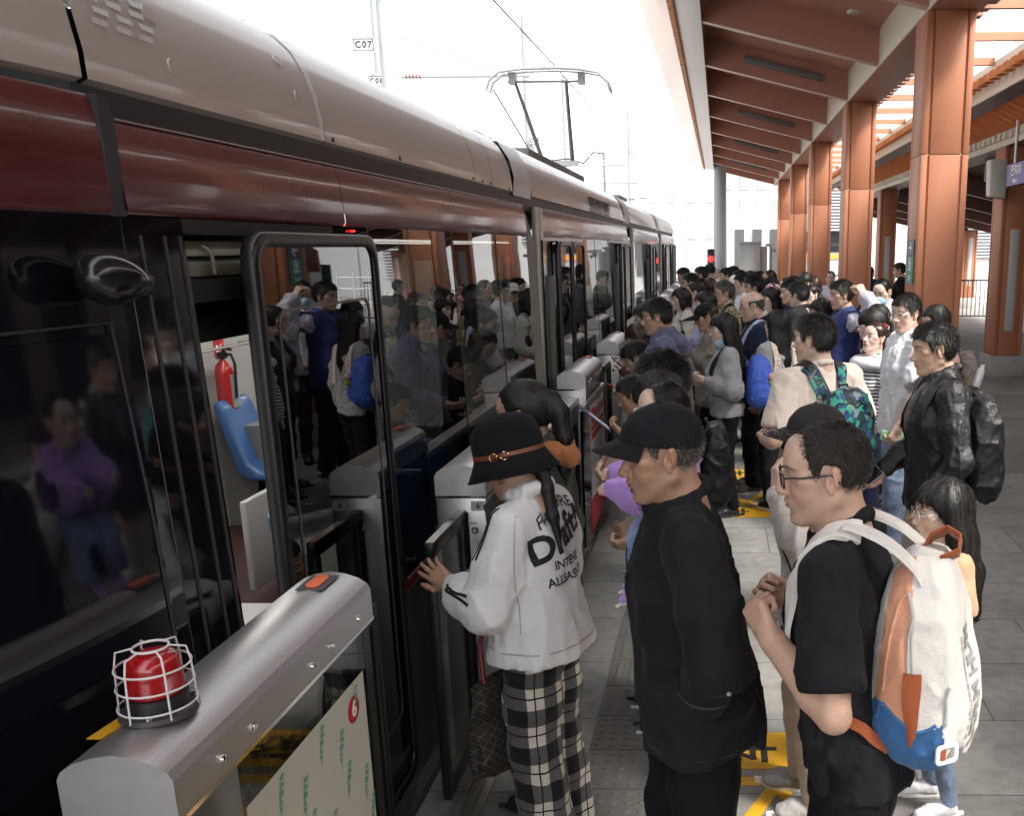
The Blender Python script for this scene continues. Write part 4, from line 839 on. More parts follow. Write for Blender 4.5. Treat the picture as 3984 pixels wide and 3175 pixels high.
# ---------------------------------------------------------------- heads
SK = (-.012, 0, .030); SR = np.array((.096, .076, .091))
HV = {'m1': dict(jaw=1.0, ck=1.0, ns=1.0, ch=1.0), 'm2': dict(jaw=1.06, ck=1.03, ns=1.06, ch=1.05), 'old': dict(jaw=1.04, ck=.98, ns=1.1, ch=1.05, age=1), 'f1': dict(jaw=.92, ck=1.0, ns=.86, ch=.9), 'f2': dict(jaw=.95, ck=1.05, ns=.88, ch=.92), 'kid': dict(jaw=.93, ck=1.08, ns=.75, ch=.8)}
_heads = {}
def head_mesh(var, h):
    if (var, h) in _heads: return _heads[var, h]
    p = HV[var]; j, ck, ns, ch = p['jaw'], p['ck'], p['ns'], p['ch']; s = SDF((-.125, -.105, -.20), (.135, .105, .135), h)
    s.el(SK, SR, .02).el((.028, 0, -.045), (.062, .060*j, .072), .03)
    for q in (-1, 1):
        s.rc((-.008, q*.056*j, -.052), (.055, q*.022*j, -.098), .017, .016, .025)
        s.el((.048, q*.037*ck, -.026), (.034, .028, .032), .02).el((.05, q*.062, .0), (.022, .013, .014), .02)
    s.el((.068, 0, -.100*(.5+.5*ch)-.002), (.023, .026*ch, .018), .022).rc((.0765, -.032, .026), (.0765, .032, .026), .010, .010, .02)
    s.el((.062, 0, .05), (.028, .05, .04), .03).el((.076, 0, -.062), (.019, .031, .024), .02)
    for q in (-1, 1): s.el((.100, q*.033, .005), (.022, .019, .0125), .014, 's')
    s.rc((.083, 0, .010), (.099+.004*ns, 0, -.030), .0085, .0125*ns, .013)
    s.el((.1045+.002*ns, 0, -.031), (.012*ns, .0135*ns, .0105), .008)
    for q in (-1, 1): s.el((.097, q*.0135*ns, -.034), (.013, .0085, .0085), .006).el((.101, q*.0075, -.043), (.008, .0042, .004), .002, 's')
    s.el((.092, 0, -.0570), (.0105, .021, .0062), .004).el((.0895, 0, -.0695), (.0115, .0185, .0072), .005)
    s.el((.104, 0, -.0632), (.015, .0235, .0016), .0035, 's').el((.096, 0, -.081), (.011, .02, .006), .008, 's')
    for q in (-1, 1):
        e = (.0735, q*.0325, .0055); s.el(e, (.0148,)*3, .004).el((.090, q*.0325, .0048), (.012, .0152, .0046), .002, 's').el(e, (.0128,)*3, .0005)
        if p.get('age'): s.el((.096, q*.028, -.052), (.006, .004, .03), .006, 's', (R(12*q), R(-20), 0)).el((.092, q*.031, -.010), (.006, .016, .004), .006, 's')
        a = (-.010, q*.081, .000)
        s.el(a, (.0195, .0095, .033), .006, rot=(R(-14*q), R(-12), R(24*q))).el((-.004, q*.0905, .004), (.0115, .008, .0195), .005, 's', (0, R(-12), R(20*q)))
        s.el((.002, q*.083, -.004), (.005, .006, .008), .004).el((-.004, q*.080, -.028), (.0085, .006, .009), .006).rc((-.012, q*.088, .018), (-.016, q*.087, -.012), .0042, .0042, .004)
    s.rc((-.030, 0, -.04), (-.042, 0, -.16), .050, .056, .03).rc((.012, -.02, -.09), (-.012, -.018, -.19), .03, .034, .02).rc((.012, .02, -.09), (-.012, .018, -.19), .03, .034, .02)
    if var in ('m1', 'm2', 'old'): s.el((.033, 0, -.135), (.012, .012, .016), .012)
    s.rc((-.04, 0, -.13), (-.045, 0, -.2), .056, .066, .02)
    _heads[var, h] = s.mesh(); return _heads[var, h]
def head_cols(V, skin, var, hair_c=(.012, .010, .009), lip=None, stub=0):
    x, y, z = V.T; ay = np.abs(y); skin = np.array(skin); fem = var[0] in 'fk'; n_ = vn(x*60, y*60, z*60)-.5; n2 = vn(x*18+3, y*18, z*18)-.5
    c = skin[None]*(1+.10*n_+.10*n2)[:, None]
    def blend(c, w_, q): return c*(1-w_[:, None])+np.array(q)[None]*w_[:, None]
    red = np.array((1.05, .87, .82)); f = np.clip(np.exp(-((ay-.045)/.022)**2-((z+.028)/.025)**2)*.6*(x > .03)+np.exp(-((x-.105)/.02)**2-(y/.016)**2-((z+.03)/.014)**2)*.6+(ay > .078)*.4, 0, 1)
    c = c*(1-f[:, None])+c*red*f[:, None]
    lw = sst(1.25, .7, ((ay)/.0225)**2+((z+.0635)/.0115)**2)*(x > .07); lc = lip if lip is not None else skin*np.array((.80, .60, .60)); c = blend(c, lw*.8, lc)
    ml = np.exp(-((z+.0632)/.0016)**2)*(ay < .022)*(x > .075); c = blend(c, ml*.7, skin*np.array((.25, .12, .1)))
    d = np.sqrt(((ay-.0325)/.0150)**2+((z-.0050)/.0048)**2); ew = sst(1.05, .8, d)*(x > .062)
    c = blend(c, ew, (.55, .53, .5)); ir = sst(.0066, .0048, np.hypot(ay-.0325, z-.0055))*ew; c = blend(c, ir, (.012, .008, .006))
    la = np.exp(-((d-1.12)/.22)**2)*(z > .0045)*(x > .06); c = blend(c, np.clip(la*(.9 if fem else .75), 0, 1), (.015, .011, .010))
    bz = .0285+.004*np.clip((ay-.016)/.03, 0, 1)-.012*np.clip((ay-.04)/.02, 0, 1); bw = sst(.0055 if not fem else .0042, .0018, np.abs(z-bz))*sst(.010, .017, ay)*sst(.058, .048, ay)*(x > .03); c = blend(c, bw*(.55 if fem else .75), hair_c)
    nw = np.exp(-((ay-.0075)/.004)**2-((z+.0425)/.003)**2)*(x > .09); c = blend(c, np.clip(nw*.8, 0, 1), skin*.12)  # shade inside the nostrils painted into the skin colour
    if stub:
        sw = stub*sst(-.03, -.06, z)*(x > .01)*(z > -.12); c = blend(c, np.clip(sw, 0, 1), skin*.55)
    return np.clip(c, 0, 1)
skin_m = bpy.data.materials.new('skin'); skin_m.use_nodes = True; n, l, b = nodes(skin_m)
at = n.new('ShaderNodeAttribute'); at.attribute_name = 'Col'; l.new(at.outputs['Color'], b.inputs['Base Color']); b.inputs['Roughness'].default_value = .46; b.inputs['Specular IOR Level'].default_value = .45
b.inputs['Subsurface Weight'].default_value = .12; b.inputs['Subsurface Radius'].default_value = (.012, .004, .002); b.inputs['Subsurface Scale'].default_value = 1
_tc = n.new('ShaderNodeTexCoord'); _t = noise(n, l, _tc, 420, 3); _b = n.new('ShaderNodeBump'); _b.inputs['Strength'].default_value = .12; _b.inputs['Distance'].default_value = .001; l.new(_t.outputs[0], _b.inputs['Height']); l.new(_b.outputs[0], b.inputs['Normal'])
SKIN = {'a': (.52, .345, .26), 'b': (.61, .43, .335), 'c': (.43, .26, .18), 'd': (.68, .50, .41)}
# ---------------------------------------------------------------- hair
def hair_mat(name, c, rough=.38):
    m = mat(name, c, rough, 0, .36); n, l, b = nodes(m); a = n.new('ShaderNodeAttribute'); a.attribute_name = 'Col'; x = n.new('ShaderNodeMix'); x.data_type = 'RGBA'; x.blend_type = 'MULTIPLY'; x.inputs['Factor'].default_value = 1; x.inputs['A'].default_value = (*(v*2 for v in c), 1); l.new(a.outputs['Color'], x.inputs['B']); l.new(x.outputs['Result'], b.inputs['Base Color']); return m
HM = {'black': hair_mat('hair_black', (.010, .009, .0085), .5), 'brown': hair_mat('hair_brown', (.030, .016, .011)), 'grey': hair_mat('hair_grey', (.075, .070, .066)), 'fade': hair_mat('hair_faded', (.026, .021, .018), .7), 'soft': hair_mat('hair_soft_black', (.014, .012, .011), .5)}
def zl(x, pts): a = np.array(pts, f32); return np.interp(x, a[:, 0], a[:, 1])
LINES = {'short': [(-.12, -.062), (-.045, -.055), (-.03, -.03), (-.022, .030), (.012, .034), (.022, -.005), (.034, .0), (.044, .045), (.07, .062), (.1, .066)],
    'long': [(-.12, -.5), (.004, -.5), (.010, .0), (.035, .02), (.05, .05), (.07, .064), (.1, .07)], 'bob': [(-.12, -.12), (.03, -.115), (.036, -.03), (.05, .045), (.07, .06), (.1, .064)],
    'tied': [(-.12, -.062), (-.045, -.058), (-.03, .0), (-.02, .034), (.012, .036), (.022, -.002), (.034, .008), (.05, .052), (.07, .068), (.1, .072)],
    'bowl': [(-.12, -.066), (-.04, -.062), (-.02, -.03), (.02, -.012), (.05, .012), (.1, .022)], 'bald': [(-.12, -.06), (-.04, -.055), (-.03, -.03), (-.022, .03), (.012, .034), (.022, -.005), (.03, .0), (.036, .2), (.1, .2)]}
_hair = {}
def hair_mesh(style, hi=True):
    if (style, hi) in _hair: return _hair[style, hi]
    rng = np.random.default_rng(sum(map(ord, style))); h = .005 if hi else .007
    line, t, L, N, wd, up, tie = {'short': ('short', .012, .024, 3800, .0015, .42, None), 'spiky': ('short', .015, .030, 4200, .0016, .6, None), 'buzz': ('short', .0030, .0075, 6500, .0010, .8, None), 'fringe': ('bowl', .013, .05, 3200, .002, .2, None),
        'bowl': ('bowl', .017, .05, 3000, .0022, .12, None), 'long': ('long', .014, .13, 2600, .003, .03, None), 'longtie': ('long', .013, .13, 2400, .003, .03, None), 'bob': ('bob', .016, .08, 2400, .003, .05, None), 'pony': ('tied', .009, .07, 4200, .0018, .03, (-.105, 0, .055)), 'lowpony': ('tied', .008, .07, 3800, .0018, .03, (-.10, 0, -.045)),
        'bun': ('tied', .009, .07, 2200, .002, .03, (-.10, 0, .03)), 'bald': ('bald', .003, .008, 2000, .0011, .6, None), 'wavy': ('short', .020, .04, 3400, .0024, .4, None)}[style]
    longh = style in ('long', 'longtie'); s = SDF((-.22, -.16, -.52 if longh else (-.42 if style in ('pony', 'lowpony') else -.17)), (.13, .16, .19), h)
    s.el(SK, SR+t, .01)
    if style in ('spiky', 'wavy'): s.el((.0, 0, .062), (.085, .068, .072), .02)
    if style in ('short', 'fringe'): s.el((.005, 0, .05), (.086, .07, .074), .02)
    if longh:
        for q in (-1, 1): s.chain([(-.02, q*.052, .03), (-.035, q*.066, -.08), (-.05, q*.07, -.2), (-.06, q*.055, -.36)], [.04, .036, .036, .026], .03)
        s.chain([(-.06, 0, .0), (-.075, 0, -.12), (-.095, 0, -.26), (-.10, 0, -.42)], [.05, .05, .045, .03], .05)
    if style == 'bob':
        for q in (-1, 1): s.chain([(-.0, q*.058, .0), (.0, q*.068, -.06), (.008, q*.062, -.108)], [.04, .032, .018], .03)
        s.chain([(-.06, 0, 0), (-.065, 0, -.1)], [.055, .045], .05)
    if style == 'bowl': s.el((.0, 0, .02), (.098, .088, .07), .02)
    # hair line
    X, Y, Z = s.grid(s.blk(s.lo, s.lo+s.n*s.h)); zz = zl(s.ax[0], LINES[line])[:, None, None]+(.006 if line in ('bowl', 'long', 'bob') else .002)*np.sin(Y*190)+.002*np.sin(Y*420+1)
    if line != 'bowl': zz = zz-0*Y
    if style == 'bald': zz = np.maximum(zz, np.where(X > -.05, .0, -.2)); s.F = np.maximum(s.F, Z-.048)
    s.F = -smin(-s.F, -(zz-Z+0*s.F), .006)
    tails = []
    if style == 'pony': tails = ([(-.09, 0, .060), (-.118, 0, .052), (-.138, 0, .0), (-.140, 0, -.10), (-.125, .01, -.22), (-.105, .0, -.33)], [.013, .022, .030, .032, .024, .006])
    if style == 'lowpony': tails = ([(-.09, 0, -.045), (-.12, 0, -.055), (-.125, .015, -.12), (-.115, .03, -.22), (-.10, .035, -.34)], [.018, .020, .022, .019, .006])
    if style == 'bun': s.el((-.125, 0, .04), (.035, .042, .042), .006)
    if tails: s.chain(tails[0], tails[1], .015)
    s.fold(.003 if not longh else .005, 30, 1, (1, 1, .15 if not tie else .5))
    V, Q = s.mesh(); base = (V, Q)
    # strands laid over the base surface
    ok = np.argwhere(V[:, 2] > zl(V[:, 0], LINES[line])+(.005 if line in ('short', 'tied') else -1))[:, 0]; i = ok[rng.integers(0, len(ok), N)]; p = V[i]+rng.normal(0, .002, (N, 3)); seg = 4 if L > .04 else 2; pts = [p]; cr = np.array((-.045, 0, .12))
    for k in range(seg):
        g = s.grad(p); d = np.array((0, 0, -1.))+rng.normal(0, .12, (N, 3))
        if tie is not None: d = np.array(tie)-p; d /= np.linalg.norm(d, axis=1, keepdims=True)+1e-6; low = (p[:, 0] < -.1); d[low] = (0, 0, -1)
        elif not longh and style not in ('bob', 'bowl'):
            d = p-cr; d /= np.linalg.norm(d, axis=1, keepdims=True)+1e-6; d = d+np.array((.25, 0, -.15))+rng.normal(0, .25, (N, 3))
        else:
            top = sst(.06, .13, p[:, 2])[:, None]; q = p-cr; q[:, 2] = 0; q /= np.linalg.norm(q, axis=1, keepdims=True)+1e-6; d = d*(1-top)+q*top*1.2
        d = d-g*(d*g).sum(1, keepdims=True); d /= np.linalg.norm(d, axis=1, keepdims=True)+1e-6
        lift = up*(1-.35*k/seg); d = d*(1-lift*.6)+g*lift; ln = L/seg*rng.uniform(.6, 1.3, (N, 1)); p = p+d*ln
        if up < .3: p = p-s.grad(p)*np.clip(s.at(p)-.0015-.001*rng.random(N), -.01, .01)[:, None]
        pts.append(p)
    P = np.stack(pts, 1); T = np.gradient(P, axis=1); T /= np.linalg.norm(T, axis=2, keepdims=True)+1e-9; G = s.grad(P.reshape(-1, 3)).reshape(P.shape); side = np.cross(T, G); side /= np.linalg.norm(side, axis=2, keepdims=True)+1e-9
    wv = wd*np.linspace(1, .25, seg+1)[None, :, None]*rng.uniform(.6, 1.4, (N, 1, 1)); off = G*.0006
    VV = np.stack([P-side*wv+off, P+side*wv+off], 2).reshape(-1, 3); b0 = (np.arange(N)[:, None]*(seg+1)*2+np.arange(seg)[None]*2).reshape(-1)
    SQ = np.stack([b0, b0+1, b0+3, b0+2], 1); cv = np.concatenate([np.full(len(V), .35), np.repeat(rng.uniform(.25, 1.25, N)**1.5, (seg+1)*2)]); me = npmesh('hair_'+style, *merge([base, (VV, SQ)]), np.repeat(cv[:, None], 3, 1)); _hair[style, hi] = me; return me
# ---------------------------------------------------------------- fabrics
def fabric(name, c, rough=.85, weave=700, sheen=.15, var_=.12, spec=.25, wr=.25):
    if name in _mats: return _mats[name]
    lum = max(lin(c)); sheen = sheen*min(1, lum/.12); spec = spec*min(1, .35+lum/.2) if rough > .6 else spec; m = mat(name, c, rough, 0, spec, sheen=sheen); n, l, b = nodes(m); tc = n.new('ShaderNodeTexCoord'); t1 = noise(n, l, tc, weave, 2); t2 = noise(n, l, tc, 26, 5); t3 = noise(n, l, tc, 6, 3)
    c = lin(c); x = mixc(n, l, t3.outputs[0], tuple(v*(1-var_) for v in c), tuple(min(1, v*(1+var_)) for v in c)); l.new(x, b.inputs['Base Color'])
    b1 = n.new('ShaderNodeBump'); b1.inputs['Strength'].default_value = min(1, wr*1.5); b1.inputs['Distance'].default_value = .012; l.new(t2.outputs[0], b1.inputs['Height'])
    b2 = n.new('ShaderNodeBump'); b2.inputs['Strength'].default_value = .25; b2.inputs['Distance'].default_value = .0012; l.new(t1.outputs[0], b2.inputs['Height']); l.new(b1.outputs[0], b2.inputs['Normal']); l.new(b2.outputs[0], b.inputs['Normal'])
    m['colsock'] = 1; return m
def pattern(name, base, fn, **k):
    m = fabric(name, base, **k); n, l, b = nodes(m)
    if 'pat' in m: return m
    m['pat'] = 1; tc = n.new('ShaderNodeTexCoord'); l.new(fn(n, l, tc), b.inputs['Base Color']); return m
def mth(n, l, op, a, c=None):
    m = n.new('ShaderNodeMath'); m.operation = op
    for i, v in enumerate((a, c)):
        if v is None: continue
        if hasattr(v, 'is_linked'): l.new(v, m.inputs[i])
        else: m.inputs[i].default_value = v
    return m.outputs[0]
def sep(n, l, tc):
    s = n.new('ShaderNodeSeparateXYZ'); l.new(tc.outputs['Object'], s.inputs[0]); return s.outputs
def bandm(n, l, v, period, width, off=0.): return mth(n, l, 'LESS_THAN', mth(n, l, 'FRACT', mth(n, l, 'ADD', mth(n, l, 'DIVIDE', v, period), off+100)), width)
def f_stripes(n, l, tc):
    s = sep(n, l, tc); return mixc(n, l, bandm(n, l, s[2], .027, .42), (.74, .74, .75), (.012, .013, .022))
def f_plaid(n, l, tc):
    s = sep(n, l, tc); u = mth(n, l, 'ADD', s[1], mth(n, l, 'MULTIPLY', s[0], .75)); z = s[2]; P = .135
    a = bandm(n, l, u, P, .46); c = bandm(n, l, z, P, .46); sm = mth(n, l, 'MULTIPLY', mth(n, l, 'ADD', a, c), .5)
    x = ramp(n, l, sm, [(0, (.50, .46, .40)), (.5, (.085, .082, .08)), (1, (.006, .006, .009))]); nd = n[-1] if False else None
    for q in n:
        if q.type == 'VALTORGB': q.color_ramp.interpolation = 'CONSTANT'; e = q.color_ramp.elements; e[1].position = .25; e[2].position = .75
    ln = mth(n, l, 'MAXIMUM', bandm(n, l, u, P, .045, .27), bandm(n, l, z, P, .045, .27)); return mixc(n, l, ln, x, (.006, .006, .008))
def f_camo(n, l, tc):
    t = noise(n, l, tc, 26, 3); va = n.new('ShaderNodeVectorMath'); va.operation = 'MULTIPLY_ADD'; va.inputs[1].default_value = (.075, .075, .075); l.new(t.outputs['Color'], va.inputs[0]); l.new(tc.outputs['Object'], va.inputs[2]); v = n.new('ShaderNodeTexVoronoi'); v.inputs['Scale'].default_value = 34; l.new(va.outputs[0], v.inputs[0]); s = n.new('ShaderNodeSeparateColor'); l.new(v.outputs['Color'], s.inputs[0])
    a = ramp(n, l, s.outputs[0], [(0, (.008, .011, .014)), (.30, (.02, .055, .15)), (.52, (.17, .20, .20)), (.66, (.03, .28, .20)), (.84, (.01, .05, .05))])
    for q in n:
        if q.type == 'VALTORGB': q.color_ramp.interpolation = 'CONSTANT'
    return a
def f_floral(n, l, tc):
    v = n.new('ShaderNodeTexVoronoi'); v.inputs['Scale'].default_value = 55; l.new(tc.outputs['Object'], v.inputs[0]); w_ = ramp(n, l, v.outputs['Distance'], [(.25, 1), (.42, 0)]); h = n.new('ShaderNodeMix'); h.data_type = 'RGBA'
    s = n.new('ShaderNodeSeparateColor'); l.new(v.outputs['Color'], s.inputs[0]); cc = ramp(n, l, s.outputs[0], [(.0, (.55, .10, .05)), (.4, (.6, .28, .10)), (.7, (.25, .2, .15))]); return mixc(n, l, w_, (.66, .60, .52), cc)
def f_denim(c):
    def g(n, l, tc):
        t = noise(n, l, tc, 8, 5); t2 = noise(n, l, tc, 240, 2); a = mixc(n, l, ramp(n, l, t.outputs[0], [(.35, 0), (.68, 1)]), tuple(v*.72 for v in c), tuple(min(1, v*1.5+.03) for v in c)); return mixc(n, l, .35, a, ramp(n, l, t2.outputs[0], [(.35, .35), (.65, .65)]), 'OVERLAY')
    return g
def f_mottle(c1, c2, sc=30):
    def g(n, l, tc):
        t = noise(n, l, tc, sc, 3); return mixc(n, l, ramp(n, l, t.outputs[0], [(.46, 0), (.54, 1)]), c1, c2)
    return g
def f_lattice(n, l, tc):
    s = sep(n, l, tc); a = bandm(n, l, mth(n, l, 'ADD', s[2], s[1]), .034, .1); c = bandm(n, l, mth(n, l, 'SUBTRACT', s[2], s[1]), .034, .1); return mixc(n, l, mth(n, l, 'MAXIMUM', a, c), (.020, .017, .016), (.085, .062, .042))
# ================================================================ PEOPLE
def hsh(t): return sum((i+1)*ord(c) for i, c in enumerate(t))
def rotY(p, a, piv): c, s = math.cos(a), math.sin(a); x, z = p[0]-piv[0], p[2]-piv[2]; return np.array((x*c+z*s+piv[0], p[1], -x*s+z*c+piv[2]))
def hand(s, w_, d, n_, side, curl=.4, spread=.1, sc=1., thumb=.5):
    # w_ wrist, d finger direction, n_ palm normal; fingers close towards n_
    d = np.array(d, float); d /= np.linalg.norm(d); n_ = np.array(n_, float); n_ -= d*(n_@d); n_ /= np.linalg.norm(n_); t = np.cross(d, n_)*(1 if side > 0 else -1)
    w_ = np.array(w_, float); kn = []
    for i, (o, ln) in enumerate(((.032, .082), (.011, .088), (-.010, .084), (-.029, .076))):
        k = w_+d*ln*sc+t*o*sc; kn.append(k); s.rc(w_+d*.012*sc+t*o*.62*sc, k, .0155*sc, .0125*sc, .012)
    s.el(w_+d*.03*sc+t*.022*sc+n_*.008*sc, (.019*sc,)*3, .015)
    for i, k in enumerate(kn):
        L = (.042, .047, .044, .034)[i]*sc; a = curl*(1.0+.12*i)*.75; f = d*math.cos(0)+t*spread*(1.5-i)*.6; f /= np.linalg.norm(f); ang = 0; p = k; r = (.0098, .0098, .0094, .0085)[i]*sc
        for j, (m, q) in enumerate(((1., 1.), (.66, 1.25), (.55, .8))):
            ang += a*q*1.25; v = f*math.cos(ang)+n_*math.sin(ang); e = p+v*L*m; s.rc(p, e, r*(1-.1*j), r*(.93-.1*j), .004); p = e
    b_ = w_+d*.022*sc+t*.026*sc+n_*.006*sc; v1 = d*.62+t*(.75-.4*curl)+n_*(.15+.55*curl)*thumb; v1 /= np.linalg.norm(v1); v2 = d*.85+t*(.30-.45*curl)+n_*(.15+.6*curl)*thumb; v2 /= np.linalg.norm(v2)
    e1 = b_+v1*.044*sc; s.chain([b_, e1, e1+v2*.034*sc, e1+v2*.034*sc+(v2+n_*.25*curl)*.024*sc], [.0155*sc, .0118*sc, .0108*sc, .0085*sc], .006)
ARM = {'down': dict(e=(-.03, .055, -.275), w=(.02, .06, -.52), n=(.1, -1, 0), curl=.45), 'phone': dict(e=(-.03, .06, -.27), w=(.20, -.03, -.22), n=(-.4, -.3, 1), curl=.75), 'chest': dict(e=(-.0, .075, -.26), w=(.17, -.06, -.13), n=(-.5, -1, .1), curl=.9),
    'low': dict(e=(-.03, .06, -.275), w=(.17, .0, -.40), n=(0, -.6, .6), curl=.6), 'strap': dict(e=(-.03, .09, -.255), w=(.12, -.01, -.06), n=(-.6, -.7, 0), curl=1.), 'back': dict(e=(-.07, .06, -.27), w=(-.10, .05, -.5), n=(.1, -1, 0), curl=.5)}
LOD = {0: (.0025, .0042, .0075, .009), 1: (.0035, .0052, .011, .013), 2: (.0048, .007, .015, .018)}
class P: pass
def person(label, x, y, h, hd, lod=1, sex='m', skin='b', var=None, hair='short', hc='black', face=(0, 0, 0), top=None, legs=None, arms=('down', 'down'), lean=0., build=1., shoes=None, feet=None, hs=None, group=None, lip=None, stub=0, z0=0., cat='person'):
    q = P(); s = h/1.70; hz, ha, ht, hl = LOD[lod]; kid = h < 1.42; fem = sex == 'f'; g = build*(.93 if fem else 1.0)
    _o = .70*s*math.sin(R(lean)); root = empty('person', (x-_o*math.cos(R(hd)), y-_o*math.sin(R(hd)), z0), R(hd), label, cat, group); q.root = root; q.s = s
    hs = hs or (.97 if fem else 1.02)*(.955 if kid else 1)
    PV = (0, 0, .9*s); ln = R(lean); q.ln = ln
    LL = lambda p: rotY(np.array(p, float)*s, ln, PV)
    sw = (.150 if fem else .178)*g; q.sw = sw
    nk = LL((-.02, 0, 1.455)); yaw, pit, rol = face
    HMx = Matrix.Translation(nk) @ Euler((R(rol), R(pit)+ln*.6, R(yaw))).to_matrix().to_4x4() @ Matrix.Translation((.032, 0, .128*hs)) @ Matrix.Scale(hs, 4); q.H = HMx
    parts = []; var = var or ('f1' if fem else ('kid' if kid else 'm1')); sk = SKIN[skin] if isinstance(skin, str) else skin
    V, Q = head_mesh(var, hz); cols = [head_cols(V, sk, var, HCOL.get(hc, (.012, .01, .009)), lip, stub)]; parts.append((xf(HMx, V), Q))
    tp = dict(sleeve='long', hem=.86, fit=.0, A=.008, m=None, collar=None, flare=0., hood=False); tp.update(top or {})
    # torso core under the clothes
    c = SDF((-.22*s, -.30*s, .80*s), (.22*s+abs(ln)*.7, .30*s, 1.52*s), .02*s); c.col([(z*s, rx*s*g, ry*s*g, cx*s) for z, rx, ry, cx in ((.85, .10, .14, 0), (1.05, .09, .12, 0), (1.25, .10, .14, 0), (1.38, .07, .10, -.01))], ln, PV)
    c.rc(LL((-.03, 0, 1.3)), LL((-.025, 0, 1.50)), .05*s, .045*s, .03)
    for sd in (-1, 1): c.rc(LL((-.02, sd*.03, 1.40)), LL((-.015, sd*sw, 1.375)), .04*s, .04*s, .03)
    V, Q = c.mesh(); parts.append((V, Q)); cols.append(np.tile(np.array(sk)*.96, (len(V), 1)))
    J = []
    for sd, a in zip((-1, 1), arms):
        a = dict(ARM['down'], **(ARM[a] if isinstance(a, str) else a)); S = LL((-.015, sd*sw, 1.375)); f = lambda v: np.array((v[0], v[1]*sd, v[2]))*s
        E, W = S+f(a['e']), S+f(a['w']); N = f(a['n']); hd_ = f(a['d']) if 'd' in a else (W-E); J.append((S, E, W, N, hd_, a))
        short = tp['sleeve'] != 'long'; lo = np.minimum(np.minimum(S, E), W); hi_ = np.maximum(np.maximum(S, E), W)
        if not short: m0 = E+(W-E)*.45; lo = np.minimum(m0, W); hi_ = np.maximum(m0, W)
        hv = hd_/np.linalg.norm(hd_)*.21*s; lo = np.minimum(lo, W+hv)-.085*s; hi_ = np.maximum(hi_, W+hv)+.085*s
        c = SDF(lo, hi_, ha); ag = s*g*(.95 if fem else 1.14)
        if short: c.chain([S, S+(E-S)*.45, E], [.050*ag, .044*ag, .0345*ag], .02); c.chain([E, E+(W-E)*.28, W], [.036*ag, .041*ag, .0265*ag], .008)
        else: c.rc(m0, W, .034*ag, .027*ag, .01)
        c.rc(W-(W-E)/np.linalg.norm(W-E)*.02, W+hd_/np.linalg.norm(hd_)*.02*s, .026*ag, .024*ag, .015)
        hand(c, W, hd_, N, sd*-1 if False else sd, a.get('curl', .4), a.get('sp', .1), s*(.96 if fem else 1.03), a.get('th', .5)); V, Q = c.mesh(); parts.append((V, Q)); cols.append(np.array(sk)[None]*(1+.16*(vn(*(V.T*40))-.5)+.14*(vn(*(V.T*150))-.5))[:, None]*np.array((1., .96, .93)))
    V, Q = merge(parts); me = npmesh('body', V, Q, np.concatenate(cols)); q.body = link('body', me, skin_m, root); q.J = J
    # hair
    if hair:
        hm = hair_mesh(hair, lod < 2); o = bpy.data.objects.new('hair', hm); COL.objects.link(o); o.parent = root; o.matrix_local = HMx
        if not hm.materials: hm.materials.append(HM['black'])
        if hc != 'black': o.material_slots[0].link = 'OBJECT'; o.material_slots[0].material = HM[hc]
        q.hair = o
    # top
    fit = tp['fit']; hem = tp['hem']; fl_ = tp['flare']
    if tp['m'] is not None:
        rad = .30*s+fl_+abs(ln)*.5; ext = [v for (S, E, W, *_) in J for v in (S, E, W)]; lo = np.minimum(np.min(ext, 0)-.10*s, (-rad, -.30*s-fl_, hem*s-.02)); hi_ = np.maximum(np.max(ext, 0)+.10*s, (rad, .30*s+fl_, 1.54*s+.05))
        c = SDF(lo, hi_, ht); bl = tp.get('belly', 0)
        pr = [(hem, .118+fit+fl_, .168+fit+fl_, .0), (.95, .118+fit+fl_*.6+bl, .160+fit+fl_*.6, bl*.5), (1.08, .112+fit+fl_*.3+bl, .150+fit+fl_*.3, bl*.6), (1.24, .120+fit, .158+fit, .008), (1.34, .106+fit*.7, .150+fit*.5, -.004), (1.42, .07+fit*.4, .10, -.014), (1.445, .062, .075, -.018)]
        if hem > .95: pr = [r for r in pr if r[0] >= hem]
        c.col([(z*s, rx*s*g, ry*s*g*(.96 if fem else 1), cx*s) for z, rx, ry, cx in pr], ln, PV, .03)
        if fem: [c.el(LL((.085+fit*.5, sd*.062, 1.20)), (.055*s, .062*s, .065*s), .05) for sd in (-1, 1)]
        for sd, (S, E, W, N, hv, a) in zip((-1, 1), J):
            c.rc(LL((-.025, sd*.045, 1.425)), S+np.array((0, 0, .0)), .042*s, .058*s*g+fit*.5, .05)
            k = .018+fit
            if tp['sleeve'] == 'long':
                cu = E+(W-E)*tp.get('cuff', .93); rr = [(.062*g)*s+fit*.6, (.056*g)*s+fit*.9, (.050*g)*s+fit*1.0, (.046*g)*s+fit*.9, tp.get('cr', .036)*s+fit*.3]
                c.chain([S, S+(E-S)*.5, E, E+(cu-E)*.55, cu], rr, .02)
            elif tp['sleeve'] == 'short': c.rc(S, S+(E-S)*.72, .060*s*g+fit*.6, .062*s*g+fit*1.15, .02)
        if tp['hood']: c.chain([LL((-.06, .07, 1.46)), LL((-.13, .055, 1.40)), LL((-.155, 0, 1.35)), LL((-.13, -.055, 1.40)), LL((-.06, -.07, 1.46))], [.03*s, .045*s, .055*s, .045*s, .03*s], .02); c.chain([LL((.06, .045, 1.42)), LL((-.01, .078, 1.475)), LL((-.07, .06, 1.475))], [.02*s, .026*s, .03*s], .02); c.chain([LL((.06, -.045, 1.42)), LL((-.01, -.078, 1.475)), LL((-.07, -.06, 1.475))], [.02*s, .026*s, .03*s], .02)
